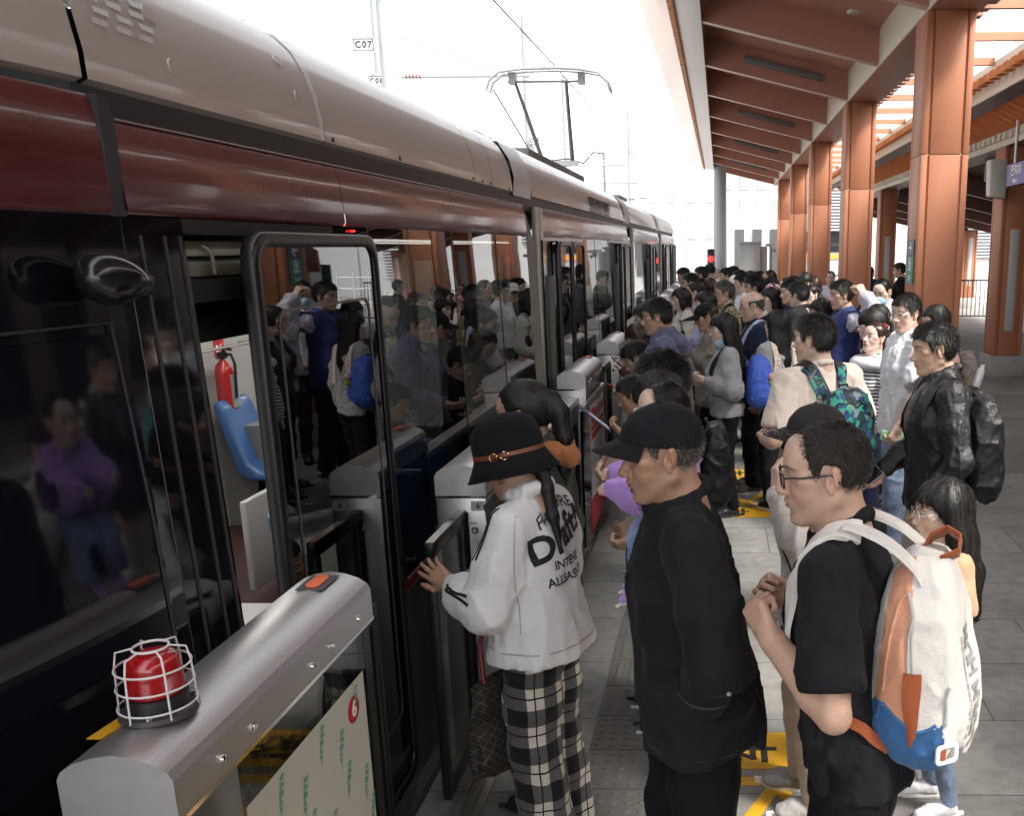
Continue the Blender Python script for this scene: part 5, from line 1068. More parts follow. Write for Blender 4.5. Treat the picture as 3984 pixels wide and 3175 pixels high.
        if tp['collar']:
            cr, ch = tp['collar']
            for i in range(12):
                a = 2*PI*i/12; b_ = 2*PI*(i+1)/12; f = lambda t: LL((-.018+cr*math.cos(t), cr*.95*math.sin(t), 1.452+ch*.5-.020*math.cos(t)))
                c.rc(f(a), f(b_), .011*s+ch*.25, .011*s+ch*.25, .008)
        c.fold(tp['A'], tp.get('fr', 9), hsh(label) % 17+tp.get('seed', 0), (1, 1, .6)); c.half((math.sin(-ln)*0, 0, -1), -hem*s, .012)
        if tp['sleeve'] == 'short':
            for sd, (S, E, W, N, hv, a) in zip((-1, 1), J):
                # open the sleeve end so that it reads as a cuff
                d = (E-S)/np.linalg.norm(E-S); p0 = S+(E-S)*.74+d*.028
                X, Y, Z = c.grid(c.blk(p0-.11*s, p0+.11*s)); sl = c.blk(p0-.11*s, p0+.11*s); dd = np.maximum(-((X-p0[0])*d[0]+(Y-p0[1])*d[1]+(Z-p0[2])*d[2]), np.sqrt((X-p0[0])**2+(Y-p0[1])**2+(Z-p0[2])**2)-.085*s); c.op(sl, dd, .006, 's')
        V, Q = c.mesh(); q.topV, q.topQ = V, Q; me = npmesh(tp.get('name', 'shirt'), V, Q); q.top = link(tp.get('name', 'shirt'), me, tp['m'], root); q.bvh = BVHTree.FromPolygons([tuple(map(float, v)) for v in V], [tuple(map(int, f)) for f in Q])
    # legs
    lg = dict(wide=0., m=None, hi=.98, name='trousers', end=.07, A=.007); lg.update(legs or {})
    ft = feet or ((.02, -.10, -8), (-.02, .10, 8)); q.feet = ft
    if lg['m'] is not None:
        wd = lg['wide']; c = SDF((-.30*s, -.30*s-wd, .02*s), (.34*s, .30*s+wd, 1.02*s), hl)
        c.col([(.80*s, .098*s*g+wd*.4, .155*s*g+wd*.4, -.005), (.9*s, .108*s*g+wd*.2, .158*s*g+wd*.2, -.008), (lg['hi']*s, .098*s*g, .138*s*g, 0)], 0, k=.03)
        for sd, (fx, fy, fa) in zip((-1, 1), ft):
            hp = np.array((-.005, sd*.083*g, .86))*s; an = np.array((fx-.035, fy, lg['end']+.02))*s; kn = (hp+an)/2+np.array((.035*s+abs(fx)*.1, 0, .02))
            c.chain([hp, hp+(kn-hp)*.5, kn, kn+(an-kn)*.4, an], [.088*s*g+wd*.4, .078*s*g+wd*.7, .060*s*g+wd*.9, .058*s*g+wd, .050*s*g+wd*1.15], .03)
        c.fold(lg['A'], 8, hsh(label) % 13+5, (1, 1, .8)); c.half((0, 0, -1), -lg['end']*s, .01); V, Q = c.mesh(); q.legs = link(lg['name'], npmesh(lg['name'], V, Q), lg['m'], root)
    if shoes:
        for sd, (fx, fy, fa) in zip((-1, 1), ft):
            o = shoe(shoes, root); o.matrix_local = Matrix.Translation((fx*s, fy*s, 0)) @ Matrix.Rotation(R(fa), 4, 'Z') @ Matrix.Scale(s*(.93 if fem else 1.03), 4)
    return q
HCOL = {'black': (.012, .010, .009), 'brown': (.03, .016, .011), 'grey': (.06, .055, .05), 'soft': (.014, .012, .011)}
_sh = {}
def shoe(kind, root):
    # kind: (upper material, sole material, chunky)
    key = kind[2]
    if key not in _sh:
        k = 1+.25*key; c = SDF((-.11, -.07, -.01), (.20, .07, .16), .0045)
        c.chain([(-.055, 0, .045), (.0, 0, .055), (.07, 0, .042), (.125, 0, .032)], [.036*k, .036*k, .036*k, .030*k], .03); c.chain([(-.035, 0, .06), (-.035, 0, .105)], [.036, .040], .02)
        c.el((.11, .0, .03), (.045, .042*k, .026), .02); c.half((0, 0, -1), -.018); c.half((0, 0, 1), .118); c.fold(.002, 40, 2); up = npmesh('shoe', *c.mesh())
        c = SDF((-.13, -.075, -.02), (.20, .075, .06), .0045); X, Y, Z = c.grid(c.blk(c.lo, c.lo+c.n*c.h)); hw = np.interp(c.ax[0], [-.11, -.08, -.02, .05, .11, .15, .172], [.012, .034, .035, .041, .044, .030, .006]).astype(f32)[:, None, None]*(1+.12*key)
        c.op(c.blk(c.lo, c.lo+c.n*c.h), np.maximum(np.maximum(np.abs(Y)-hw, Z-(.024+.012*key)), -Z), .006, 'u'); so = npmesh('sole', *c.mesh()); lac = MB()
        for i in range(5): x = .02+i*.018; lac.tube([(x, -.020, .083-i*.004), (x+.004, 0, .092-i*.005), (x+.012, .020, .082-i*.004)], .0028, 5)
        _sh[key] = (up, so, lac)
    up, so, lac = _sh[key]; o = bpy.data.objects.new('shoe', up.copy()); COL.objects.link(o); o.parent = root; o.data.materials.clear(); o.data.materials.append(kind[0])
    s_ = bpy.data.objects.new('sole', so.copy()); COL.objects.link(s_); s_.parent = o; s_.data.materials.append(kind[1])
    l_ = MB(); l_.v, l_.f, l_.mi = list(lac.v), list(lac.f), list(lac.mi); l_.build('laces', kind[3] if len(kind) > 3 else kind[1], o, smooth=60); return o
# ---- things worn on the head, in head coordinates
def headpart(q, name, b, m, **k): o = b.build(name, m, q.root, **k); o.matrix_local = q.H; return o
def glasses(q, m, w_=.05, hgt=.038, thick=.0016, lens=True):
    g = MB()
    for sd in (-1, 1):
        rr = rrect(w_, hgt, hgt*.36, 4, sd*.0345, .0015); g.tube([(.1055-.35*abs(abs(y)-.02)*abs(y)*6, y, z) for y, z in rr], thick, 6, closed=True)
        g.tube([(.098, sd*(.0345+w_/2), .01), (.06, sd*.077, .011), (-.005, sd*.083, .013), (-.025, sd*.084, -.008)], thick*1.15, 6)
    g.tube([(.105, -.011, .004), (.107, 0, .008), (.105, .011, .004)], thick, 6); o = headpart(q, 'glasses', g, m, smooth=60)
    if lens:
        for sd in (-1, 1): rr = rrect(w_-.002, hgt-.002, hgt*.34, 4, sd*.0345, .0015); MB().add([(.105-.35*abs(abs(y)-.02)*abs(y)*6, y, z) for y, z in rr], [tuple(range(len(rr)))]).build('lens', lens_m, o)
    return o
lens_m = bpy.data.materials.new('lens_glass'); lens_m.use_nodes = True; n, l = lens_m.node_tree.nodes, lens_m.node_tree.links; n.remove(n['Principled BSDF']); _m = n.new('ShaderNodeMixShader'); _m.inputs[0].default_value = .07; _a = n.new('ShaderNodeBsdfTransparent'); _g = n.new('ShaderNodeBsdfGlossy'); _g.inputs['Roughness'].default_value = .03; l.new(_a.outputs[0], _m.inputs[1]); l.new(_g.outputs[0], _m.inputs[2]); l.new(_m.outputs[0], n['Material Output'].inputs[0])
def facemask(q, m, dz=0., rot=0.):
    c = SDF((.0, -.085, -.135), (.15, .085, .02), .004); c.el((.035, 0, -.056), (.081, .0685, .066), .0).el((.1, 0, -.028), (.018, .02, .022), .015); c.el((.030, 0, -.056), (.078, .066, .064), .0, 's'); c.half((-1, 0, 0), -.018)
    c.half((0, 0, 1), -.012, .004); V, Q = c.mesh(); V = V+np.array((0, 0, dz), f32); o = link('face_mask', npmesh('face_mask', V, Q), m, q.root); o.matrix_local = q.H @ Matrix.Rotation(rot, 4, 'Y')
    e = MB()
    for sd in (-1, 1):
        for z in (-.022, -.095): e.tube([(.03, sd*.066, z+dz), (0, sd*.083, (z+.02)*.4)], .0012, 5)
    e.build('ear_loop', m, o); return o
def cap(q, m, brim_m=None, tilt=0, up=0.0, brim=.075, w_=.068):
    c = SDF((-.14, -.11, -.01), (.125, .11, .16), .0035); c.el((-.006, 0, .040+up), (.110, .088, .093), .0); X, Y, Z = c.grid(c.blk(c.lo, c.lo+c.n*c.h)); zz = np.interp(c.ax[0], [-.12, -.05, .1], [.012, .022, .048])[:, None, None]
    c.F = np.maximum(c.F, zz+up-Z); c.fold(.0015, 24, 3); c.el((-.006, 0, .134+up), (.009, .009, .006), .002); V, Q = c.mesh(); o = link('cap', npmesh('cap', V, Q), m, q.root); o.matrix_local = q.H @ Matrix.Rotation(R(tilt), 4, 'Y')
    rows = []
    for top in (0, 1):
        for i in range(7):
            t = i/6; rows.append([])
            for j in range(13):
                u = (j/12*2-1); a = u*1.15; x = .012+.094*math.cos(a)+brim*t*math.cos(u*1.3); yv = .080*math.sin(a)*(1-.02*t)+.0; z = .050+up-.020*(1-math.cos(a))-.010*t*(u*u)*2.2-.016*t+(.003 if top else 0); rows[-1].append((x, yv, z))
    A, B = rows[:7], rows[7:]; b = MB().sheet(A).sheet(B); b.sheet([A[6], B[6]]); b.sheet([[r[0] for r in A], [r[0] for r in B]]); b.sheet([[r[-1] for r in A], [r[-1] for r in B]]); br_ = b.build('brim', brim_m or m, o, smooth=50); return o
def seam(q, path, m, r=.0022, name='seam', n=8, tgt=None, par=None, off=.0005):
    # path: (angle, height) pairs around the body axis, traced onto the garment
    pts = []
    for (a0, z0), (a1, z1) in zip(path, path[1:]):
        for k in range(n):
            t = k/n; a, z = R(a0+(a1-a0)*t), z0+(z1-z0)*t; c = rotY((0, 0, z), q.ln, (0, 0, .9*q.s)); d = Vector((math.cos(a), math.sin(a), 0)); h = (tgt or q.bvh).ray_cast(Vector(c)+d*.6, -d)
            if h[0] is not None: pts.append(h[0]+h[1]*off)
    for _ in range(2): pts = [pts[0]]+[(pts[i-1]+pts[i]*2+pts[i+1])/4 for i in range(1, len(pts)-1)]+[pts[-1]]
    return MB().tube(pts, r, 5).build(name, m, par or q.top, smooth=60)
# ---- bags and straps
def strap(q, pts, wd, m, name, parent, th=.006, off=.004, bvh=True):
    pts = [Vector(p) for p in pts]; P_ = []
    for i in range(len(pts)-1):
        a, b_, c, d = pts[max(0, i-1)], pts[i], pts[i+1], pts[min(len(pts)-1, i+2)]
        for k in range(6): t = k/6; P_.append(.5*((2*b_)+(c-a)*t+(2*a-5*b_+4*c-d)*t*t+(3*b_-a-3*c+d)*t**3))
    P_.append(pts[-1]); N_ = []
    for i, p in enumerate(P_):
        r = q.bvh.find_nearest(p) if bvh else None
        if r and r[0] is not None and (r[3] < .10): nn = r[1]; P_[i] = r[0]+nn*off; N_.append(nn)
        else: N_.append(N_[-1] if N_ else Vector((0, 0, 1)))
    for _ in range(2): N_ = [((N_[max(0, i-1)]+N_[i]*2+N_[min(len(N_)-1, i+1)])).normalized() for i in range(len(N_))]; P_ = [P_[0]]+[(P_[i-1]+P_[i]*2+P_[i+1])/4 for i in range(1, len(P_)-1)]+[P_[-1]]
    A = []
    for i, p in enumerate(P_):
        t = (P_[min(len(P_)-1, i+1)]-P_[max(0, i-1)]).normalized(); sd = t.cross(N_[i]).normalized()*wd/2; nn = N_[i]*th; A.append([tuple(v) for v in (p-sd, p-sd*.9+nn, p+sd*.9+nn, p+sd, p-sd)])
    return MB().sheet(A).build(name, m, parent, smooth=60)
def backpack(q, label, mats, c=(-.2, 0, 1.18), dim=(.09, .15, .23), strap_w=.055, tilt=0, A=.006, pocket=True, h=.008, straps=True, lowpocket=None, front=True):
    s = q.s; t = empty('backpack', q.root.location, q.root.rotation_euler.z, label, 'backpack'); body, pk, st = mats
    cx, cy, cz = c; dx, dy, dz = dim; k = SDF(np.array((cx-dx-.10, cy-dy-.05, cz-dz-.06)), np.array((cx+dx+.05, cy+dy+.05, cz+dz+.06)), h)
    X, Y, Z = k.grid(k.blk(k.lo, k.lo+k.n*k.h)); x, y, z = X-cx, Y-cy, Z-cz; tp_ = 1-.22*np.clip(z/dz, -.2, 1.2)**2; d = ((np.abs(x/(dx*(1-.16*z/dz)))**3+np.abs(y/(dy*tp_))**3.2+np.abs(z/dz)**3.4)**(1/3.2)-1)*min(dx, dy)*.9
    k.op(k.blk(k.lo, k.lo+k.n*k.h), d+0*k.F, 0, 'u')
    k.fold(A, 10, hsh(label) % 11); V, Q = k.mesh(); link('bag_body', npmesh('bag_body', V, Q), body, t)
    if pocket:
        k = SDF((cx-dx-.10, cy-dy, cz-dz-.03), (cx, cy+dy, cz+.06), h); k.el((cx-dx*.75, cy, cz-dz*.42), (dx*.62, dy*.80, dz*.46), 0); k.fold(A*.7, 14, 3); V, Q = k.mesh(); link('front_pocket', npmesh('front_pocket', V, Q), pk, t)
        z = MB().tube([(cx-dx*.98, cy-dy*.8, cz-.05), (cx-dx*1.2, cy, cz+.02), (cx-dx*.98, cy+dy*.8, cz-.05)], .003, 5); z.build('zip', st, t)
    MB().tube([(cx+.03, cy-.03, cz+dz*.93), (cx+.04, cy-.025, cz+dz+.012), (cx+.04, cy+.025, cz+dz+.012), (cx+.03, cy+.03, cz+dz*.93)], .006, 6).build('top_handle', st, t, smooth=60)
    if straps and hasattr(q, 'bvh'):
        for sd in (-1, 1):
            L = lambda p: rotY(np.array(p)*s, q.ln, (0, 0, .9*s)); pts = [(cx+dx*.7, cy+sd*.06, cz+dz*.72), tuple(L((-.09, sd*.085, 1.46))), tuple(L((-.01, sd*.105, 1.46))), tuple(L((.10, sd*.12, 1.36))), tuple(L((.13, sd*.13, 1.22))), tuple(L((.06, sd*.18, 1.10))), tuple(L((-.06, sd*.17, 1.03))), (cx+dx*.6, cy+sd*dy*.75, cz-dz*.7)]
            strap(q, pts, strap_w, st, 'strap', t, .008)
    return t
def phone(q, i, label, m, dims=(.075, .155, .009), screen=None, off=(.075, .0, .022), up=None):
    S, E, W, N, hv, a = q.J[i]; d = Vector(hv).normalized(); n_ = Vector(N); n_ = (n_-d*n_.dot(d)).normalized(); sd = -1 if i == 0 else 1; tt = d.cross(n_)*sd
    c = Vector(W)+d*off[0]+tt*off[1]+n_*off[2]; ey = Vector(up) if up else d; M = frame(c, ey.cross(n_), ey); t = empty('phone', (0, 0, 0), 0, label, 'phone'); t.matrix_world = q.root.matrix_basis @ M
    MB().prism(rrect(dims[0], dims[1], .012, 4), -dims[2]/2, dims[2]/2, 'z').build('phone_case', m, t, bevel=.002)
    if screen: MB().prism(rrect(dims[0]-.008, dims[1]-.01, .009, 4), dims[2]/2+.0002, dims[2]/2+.0008, 'z').build('screen', screen, t)
    return t
def hold(q, name, label, cat): t = empty(name, q.root.location, q.root.rotation_euler.z, label, cat); return t
# ================================================================ THE CROWD
F = fabric
blackc = F('cloth_black', (.0075, .0075, .009), .8); blackw = F('wool_black', (.013, .013, .0145), .85, 420, .25, wr=.6); blackt = F('tee_black', (.014, .0135, .0155), .85, 800, wr=.5); navyc = F('cloth_navy', (.014, .019, .040), .85); whitec = F('fleece_white', (.66, .655, .66), .9, 500, .2, .04, wr=.35)
whitet = F('tee_white', (.70, .70, .73), .85, 800, wr=.3, var_=.04); tee_beige = F('tee_cream', (.66, .56, .49), .85, 800, wr=.3, var_=.05); olive = F('cotton_olive', (.050, .052, .045), .8, 600, wr=.45); rust = F('hood_rust', (.36, .145, .055), .9, 500); greys = F('sweat_grey', (.30, .295, .30), .92, 350, .2, .06, wr=.4); beigej = F('jacket_beige', (.52, .48, .43), .85, 600, wr=.4, var_=.05); cream_tr = F('trousers_cream', (.46, .38, .32), .85, 600, wr=.35, var_=.05)
leather_m = F('leather_black', (.011, .011, .012), .52, 300, 0, .2, .5, wr=.55); bluej = F('hoodie_slate', (.098, .105, .175), .9, 400, wr=.35); taupe = F('jacket_taupe', (.17, .15, .125), .85, 600, wr=.5); lilac = F('sweater_lilac', (.42, .24, .60), .92, 300, .3, .05, wr=.35); tee_blue = F('tee_navy_blue', (.022, .035, .13), .85, 700, wr=.4); shirt_w = F('shirt_white', (.66, .66, .72), .8, 800, wr=.45, var_=.03); lavender = F('jacket_lavender', (.42, .39, .47), .8, 700, wr=.55, var_=.05); pinkc = F('blouse_pink', (.52, .30, .27), .8, 700, wr=.4); salmon = F('tee_salmon', (.52, .26, .155), .85, 700, wr=.35)
dgreyc = F('shirt_dark_grey', (.030, .031, .034), .85, 600, wr=.4); gjack = F('jacket_mid_grey', (.085, .087, .10), .85, 600, wr=.4); lightb = F('shirt_light_blue', (.34, .38, .52), .85, 700, wr=.4); creamc = F('cardigan_cream', (.60, .57, .50), .9, 300, wr=.35); brownc = F('coat_brown', (.055, .03, .022), .85, 500, wr=.4); orangev = F('vest_orange', (.55, .10, .025), .8, 600); greent = F('top_lime', (.30, .42, .03), .85, 600)
jeans = pattern('jeans_blue', (.14, .19, .27), f_denim((.13, .175, .26)), wr=.45); jeans_l = pattern('denim_pale', (.2, .26, .4), f_denim((.17, .23, .40)), wr=.45); plaid = pattern('plaid_cloth', (.1, .1, .1), f_plaid, wr=.3); stripes = pattern('striped_jersey', (.5, .5, .5), f_stripes, wr=.3); camo = pattern('camouflage_nylon', (.1, .1, .1), f_camo, rough=.55); floral = pattern('floral_cotton', (.6, .5, .45), f_floral); lattice = pattern('lattice_canvas', (.03, .03, .03), f_lattice, rough=.6); printed = pattern('printed_brown', (.25, .2, .13), f_mottle((.10, .075, .05), (.34, .27, .17), 40)); scarfp = pattern('scarf_print', (.3, .25, .2), f_mottle((.12, .08, .06), (.5, .42, .36), 60))
denim_n = F('denim_navy', (.018, .024, .058), .85, 500, wr=.3); beige_tr = F('trousers_stone', (.37, .325, .30), .85, 500, wr=.35); nylon_b = F('nylon_black', (.009, .009, .010), .5, 500, 0, .2, .4, wr=.35); nylon_blue = F('nylon_blue', (.055, .12, .52), .6, 500, 0, .12, .4, wr=.45); cap_black = F('cap_black', (.012, .011, .014), .8, 900); cap_grey = F('cap_charcoal', (.028, .025, .026), .8, 900); cap_pink = F('cap_pink', (.62, .33, .40), .8, 900); cap_white = F('cap_white', (.66, .64, .60), .8, 900); felt = F('felt_black', (.010, .010, .0115), .95, 260, .3, wr=.3)
mask_b = F('mask_blue', (.36, .56, .68), .8, 900, wr=.5, var_=.04); mask_w = F('mask_white', (.70, .66, .70), .8, 900, wr=.4, var_=.03)
metal_f = mat('glasses_metal', (.5, .45, .36), .25, 1); dark_f = mat('glasses_black', (.008, .008, .009), .3); clear_f = mat('glasses_clear', (.45, .42, .38), .2)
rub_w = mat('sole_white', (.68, .67, .64), .6, var=(30, .08)); rub_k = mat('sole_black', (.015, .015, .016), .6); sh_black = mat('shoe_black', (.011, .011, .012), .4); sh_white = mat('shoe_white', (.66, .66, .68), .5, var=(20, .05)); sh_grey = mat('shoe_grey', (.30, .29, .28), .7, var=(28, .35)); sh_tan = mat('shoe_canvas', (.13, .115, .095), .9); lace_w = mat('lace_white', (.6, .6, .58), .8); lace_g = mat('lace_green', (.03, .12, .08), .8)
S_W, S_K, S_NB, S_T, S_KW, S_G = (sh_white, rub_w, 0, lace_w), (sh_black, rub_k, 0), (sh_grey, rub_w, 1, lace_w), (sh_tan, rub_w, 0), (sh_black, rub_w, 0, lace_w), (sh_white, rub_w, 0, lace_g)
def T(m, **k): return dict(m=m, **k)
tr_k = T(blackc)
GR = 'people waiting on the platform'
# --- woman in the black hat
q = person('woman in black felt hat and white lettered jacket holding the gate', -0.66, 3.03, 1.52, 158, 0, 'f', 'c', hair='lowpony', face=(-2, 20, 0), arms=(dict(e=(.02, .08, -.27), w=(.2, .05, -.40), n=(0, -1, .2)), dict(e=(.06, .09, -.30), w=(.27, .02, -.255), n=(-.1, -.9, -.55), d=(.85, -.1, .40), curl=.2, sp=.2, th=.2)),
    top=T(whitec, name='jacket', fit=.036, hem=.84, flare=.045, A=.009, fr=7, collar=(.070, .055), cuff=.9, cr=.034), legs=T(plaid, wide=.040, A=.008, end=.03), shoes=S_K, feet=((.0, -.11, -5), (-.05, .11, 5)), lean=4); hatw = q
pr_ = [(.162, -.036), (.160, -.042), (.157, -.0415), (.136, -.006), (.122, .022), (.119, .035), (.1195, .07), (.114, .106), (.098, .137), (.069, .155), (.03, .162), (0, .163)]
hb = MB().lathe(pr_, (0, 0, 0), 48); hb.v = [(x*1.04, y*.93, z-.012*(x > 0)*abs(x)/.15) for x, y, z in hb.v]
o = hb.build('hat', felt, q.root, smooth=60); o.matrix_local = q.H @ Matrix.Translation((-.010, 0, .008)) @ Matrix.Rotation(R(-10), 4, 'Y'); sdm = o.modifiers.new('thick', 'SOLIDIFY'); sdm.thickness = .004
bd = MB().lathe([(.1245, .022), (.1255, .029), (.1235, .040), (.119, .040)], (0, 0, 0), 48); bd.v = [(x*1.04, y*.93, z) for x, y, z in bd.v]; lth = mat('leather_tan', (.17, .05, .025), .45)
b_ = bd.build('hat_band', lth, o, smooth=60)
gold = mat('gold', (.75, .52, .25), .2, 1)
for a in (101, 118):
    ca, sa = math.cos(R(a)), math.sin(R(a)); cc = Vector((.128*ca*1.04, .128*sa*.95, .031)); tx = Vector((-sa, ca, 0)); MB().tube([tuple(cc+tx*.014*math.cos(2*PI*i/18)+Vector((0, 0, 1))*.013*math.sin(2*PI*i/18)) for i in range(18)], .0024, 6, closed=True).build('buckle', gold, b_, smooth=60)
MB().sheet([[(.1275*1.04*math.cos(R(a)), .1275*.955*math.sin(R(a)), z) for a in range(58, 102, 6)] for z in (.024, .036)]).build('band_tail', lth, b_)
e = MB()
for z, r in ((-.036, .006), (-.048, .007)): e.tube([(-.004+r*math.cos(2*PI*i/12), .0895, z+r*math.sin(2*PI*i/12)) for i in range(12)], .0014, 5, closed=True)
headpart(q, 'earring', e, gold, smooth=60)
def wrap_text(q, tgt, txt, size, o_, ex, ey, dr, m, nm, bold=0., parent=None, off=.003, bend=0.):
    me = text_mesh(txt, size, 0, 4, bold); bm = bmesh.new(); bm.from_mesh(me)
    for _ in range(2): bmesh.ops.subdivide_edges(bm, edges=[e for e in bm.edges if e.calc_length() > .012], cuts=1)
    bmesh.ops.triangulate(bm, faces=bm.faces); M = frame(o_, ex, ey); d = Vector(dr).normalized()
    for v in bm.verts:
        c = v.co.copy(); c.y += bend*c.x*c.x; p = M @ c; h = tgt.ray_cast(p-d*.5, d)
        v.co = (h[0]-d*off) if h[0] is not None else p
    bm.to_mesh(me); bm.free(); return link(nm, me, m, parent or q.root)
ink = mat('print_black', (.008, .008, .009), .7)
bx = (-.3, .06, 0); _ex, _ey, _d = (0, -1, 0), (0, 0, 1), (1, 0, 0)
wrap_text(q, q.bvh, 'FLAVORE', .055, (-.3, -.015, 1.27), (0, -1, .12), _ey, _d, ink, 'jacket_print', .0005, q.top, bend=-2.2)
wrap_text(q, q.bvh, 'Draft!', .125, (-.3, -.012, 1.17), (0, -1, .22), (0, .12, 1), _d, ink, 'jacket_print', .0045, q.top)
wrap_text(q, q.bvh, 'INTENO', .042, (-.3, -.02, 1.085), _ex, _ey, _d, ink, 'jacket_print', .0008, q.top); wrap_text(q, q.bvh, 'ALLSASNTED', .042, (-.3, -.025, 1.035), _ex, _ey, _d, ink, 'jacket_print', .0008, q.top)
S_, E_, W_, *_r = q.J[1]
for o_ in (-.012, .014):
    strap(q, [tuple(Vector(E_+(W_-E_)*t)+Vector((o_*.6, .09, .05+o_))) for t in (.12, .35, .6, .88)], .010, ink, 'sleeve_stripe', q.top, .0015, .001)
    strap(q, [tuple(Vector(S_+(E_-S_)*t)+Vector((.055+o_, .07, .02))) for t in (-.35, -.1, .15, .42)], .010, ink, 'sleeve_stripe', q.top, .0015, .001)
tb_ = empty('tote_bag', (-.77, 2.99, .33), R(150), 'dark lattice patterned tote bag hanging in front of the plaid trousers', 'bag')
c = SDF((-.16, -.20, -.06), (.16, .20, .40), .007); c.col([(0, .055, .135, 0), (.06, .06, .14, 0), (.2, .04, .12, 0), (.34, .018, .09, 0)], k=0, pw=3); c.fold(.006, 8, 2); link('bag_body', npmesh('bag_body', *c.mesh()), lattice, tb_)
MB().tube([(0, -.07, .33), (.02, -.06, .46), (.05, 0, .52), (.02, .06, .46), (0, .07, .33)], .008, 8).build('handle', mat('handle_red', (.16, .012, .018), .4), tb_, smooth=60)
dkseam = mat('jacket_seam', (.36, .355, .36), .9)  # grey for the seam lines on the white jacket
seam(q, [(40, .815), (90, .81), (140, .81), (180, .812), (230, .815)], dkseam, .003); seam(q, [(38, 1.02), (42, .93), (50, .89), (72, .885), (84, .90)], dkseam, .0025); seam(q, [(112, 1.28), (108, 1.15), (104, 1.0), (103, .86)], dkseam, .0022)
# --- woman in olive jacket
q = person('woman with high ponytail in olive jacket with rust hood behind the black hat', -0.68, 3.31, 1.64, 172, 0, 'f', 'c', hair='pony', face=(0, 6, 0), arms=('low', 'low'), top=T(olive, name='jacket', fit=.034, hem=.74, flare=.03, A=.011, collar=(.066, .035), cr=.04), legs=tr_k, shoes=S_K)
c = SDF((-.24, -.24, 1.22), (.2, .24, 1.56), .008); s_ = q.s; c.chain([(.07*s_, .05, 1.41*s_), (0, .09, 1.46*s_), (-.09, .075, 1.455*s_), (-.13, 0, 1.43*s_), (-.09, -.075, 1.455*s_), (0, -.09, 1.46*s_), (.07*s_, -.05, 1.41*s_)], [.02, .03, .036, .04, .036, .03, .02], .02); c.fold(.008, 14, 2); link('hood', npmesh('hood', *c.mesh()), rust, q.root)
sc_ = MB().lathe([(.0, -.012), (.016, -.008), (.019, 0), (.016, .008), (0, .012)], (-.107, 0, .058), 14, 'x'); headpart(q, 'hair_tie', sc_, mask_w, smooth=60)
# --- old man in black
q = person('old man in black baseball cap and long black jacket facing the tram', -0.14, 2.41, 1.70, 190, 0, 'm', (.37, .215, .145), 'old', 'buzz', 'grey', (2, 4, 0), arms=('down', dict(e=(-.06, .07, -.285), w=(-.01, -.02, -.47), n=(.1, -1, 0), curl=1.2)), top=T(blackw, name='jacket', fit=.024, hem=.77, flare=.03, A=.013, fr=6.5, belly=.0, collar=(.072, .02), cr=.046), legs=T(blackc, wide=.03), shoes=S_K, feet=((.05, -.10, -10), (-.05, .12, 10)), stub=.2, lean=6); cap(q, cap_black, tilt=-2, brim=.072)
sm_k = mat('seam_black', (.03, .03, .032), .8)
seam(q, [(150, 1.40), (152, 1.2), (154, 1.0), (156, .80)], sm_k, .002); seam(q, [(70, .98), (88, .975), (105, .975)], sm_k, .004, 'pocket_flap'); seam(q, [(178, 1.40), (179, 1.2), (180, 1.0), (180, .80)], sm_k, .002); seam(q, [(20, .80), (70, .80), (130, .80), (180, .80)], sm_k, .002)
for zz in (.92, .905, .89):
    S_, E_, W_, *_r = q.J[1]; p_ = Vector(E_+(W_-E_)*(.55+(.92-zz)*4))+Vector((-.05, .2, 0)); h_ = q.bvh.find_nearest(p_); MB().lathe([(.006, 0), (.006, .003), (0, .0035)], tuple(h_[0]), 10, 'y').build('cuff_button', chrome if zz == .905 else sm_k, q.top)
# --- man in black tee with the white backpack
q = person('man in black tee and dark glasses carrying the white and blue backpack', 0.26, 2.21, 1.70, 160, 0, 'm', (.50, .32, .24), 'm2', 'buzz', 'fade', (20, 1, 0), arms=(dict(e=(-.02, .09, -.27), w=(.17, -.03, -.18), n=(-.3, -1, .2), curl=1.), dict(e=(-.05, .11, -.285), w=(.135, -.01, -.175), n=(-.2, -.8, .3), d=(.55, -.25, .75), curl=1.15, sp=.02)), top=T(blackt, name='tshirt', sleeve='short', fit=.014, hem=.80, A=.010, belly=.0, collar=(.063, .006)), legs=T(blackc, wide=.03), shoes=S_K, build=.97, stub=.15, lean=8); glasses(q, dark_f, .048, .034, .0022); gm = q
seam(gm, [(20, .825), (90, .82), (160, .82), (200, .822)], sm_k, .0018)
bg_w = F('bag_canvas_white', (.62, .59, .55), .75, 700, wr=.3, var_=.04); bg_o = F('bag_canvas_peach', (.60, .29, .18), .75, 700, wr=.25, var_=.05); bg_b = F('bag_canvas_blue', (.035, .125, .30), .7, 700, wr=.25, var_=.05); web = F('webbing_rust', (.30, .075, .025), .8, 500, wr=.2)
t = empty('backpack', gm.root.location, gm.root.rotation_euler.z, 'white peach and blue canvas backpack on the man in the black tee', 'backpack'); cx, cz, dx, dy, dz = -.150, 1.145, .112, .165, .262
k = SDF((-.40, -.22, .80), (-.03, .22, 1.48), .0050); X, Y, Z = k.grid(k.blk(k.lo, k.lo+k.n*k.h)); x, y, z = X-cx, Y, Z-cz; tp_ = 1-.30*np.clip(z/dz, -.15, 1.2)**2; q3 = ((np.abs(x/(dx*(1-.22*z/dz)))**2.8+np.abs(y/(dy*tp_))**3.6+np.abs(z/dz)**3.6)**(1/3.2)-1)*.10
k.op(k.blk(k.lo, k.lo+k.n*k.h), q3+0*k.F, 0, 'u'); k.el((-.248, 0, 1.06), (.042, .115, .14), .02); k.fold(.0045, 8, 3); V, Q = k.mesh(); bag_bvh = BVHTree.FromPolygons([tuple(map(float, v)) for v in V], [tuple(map(int, f)) for f in Q])
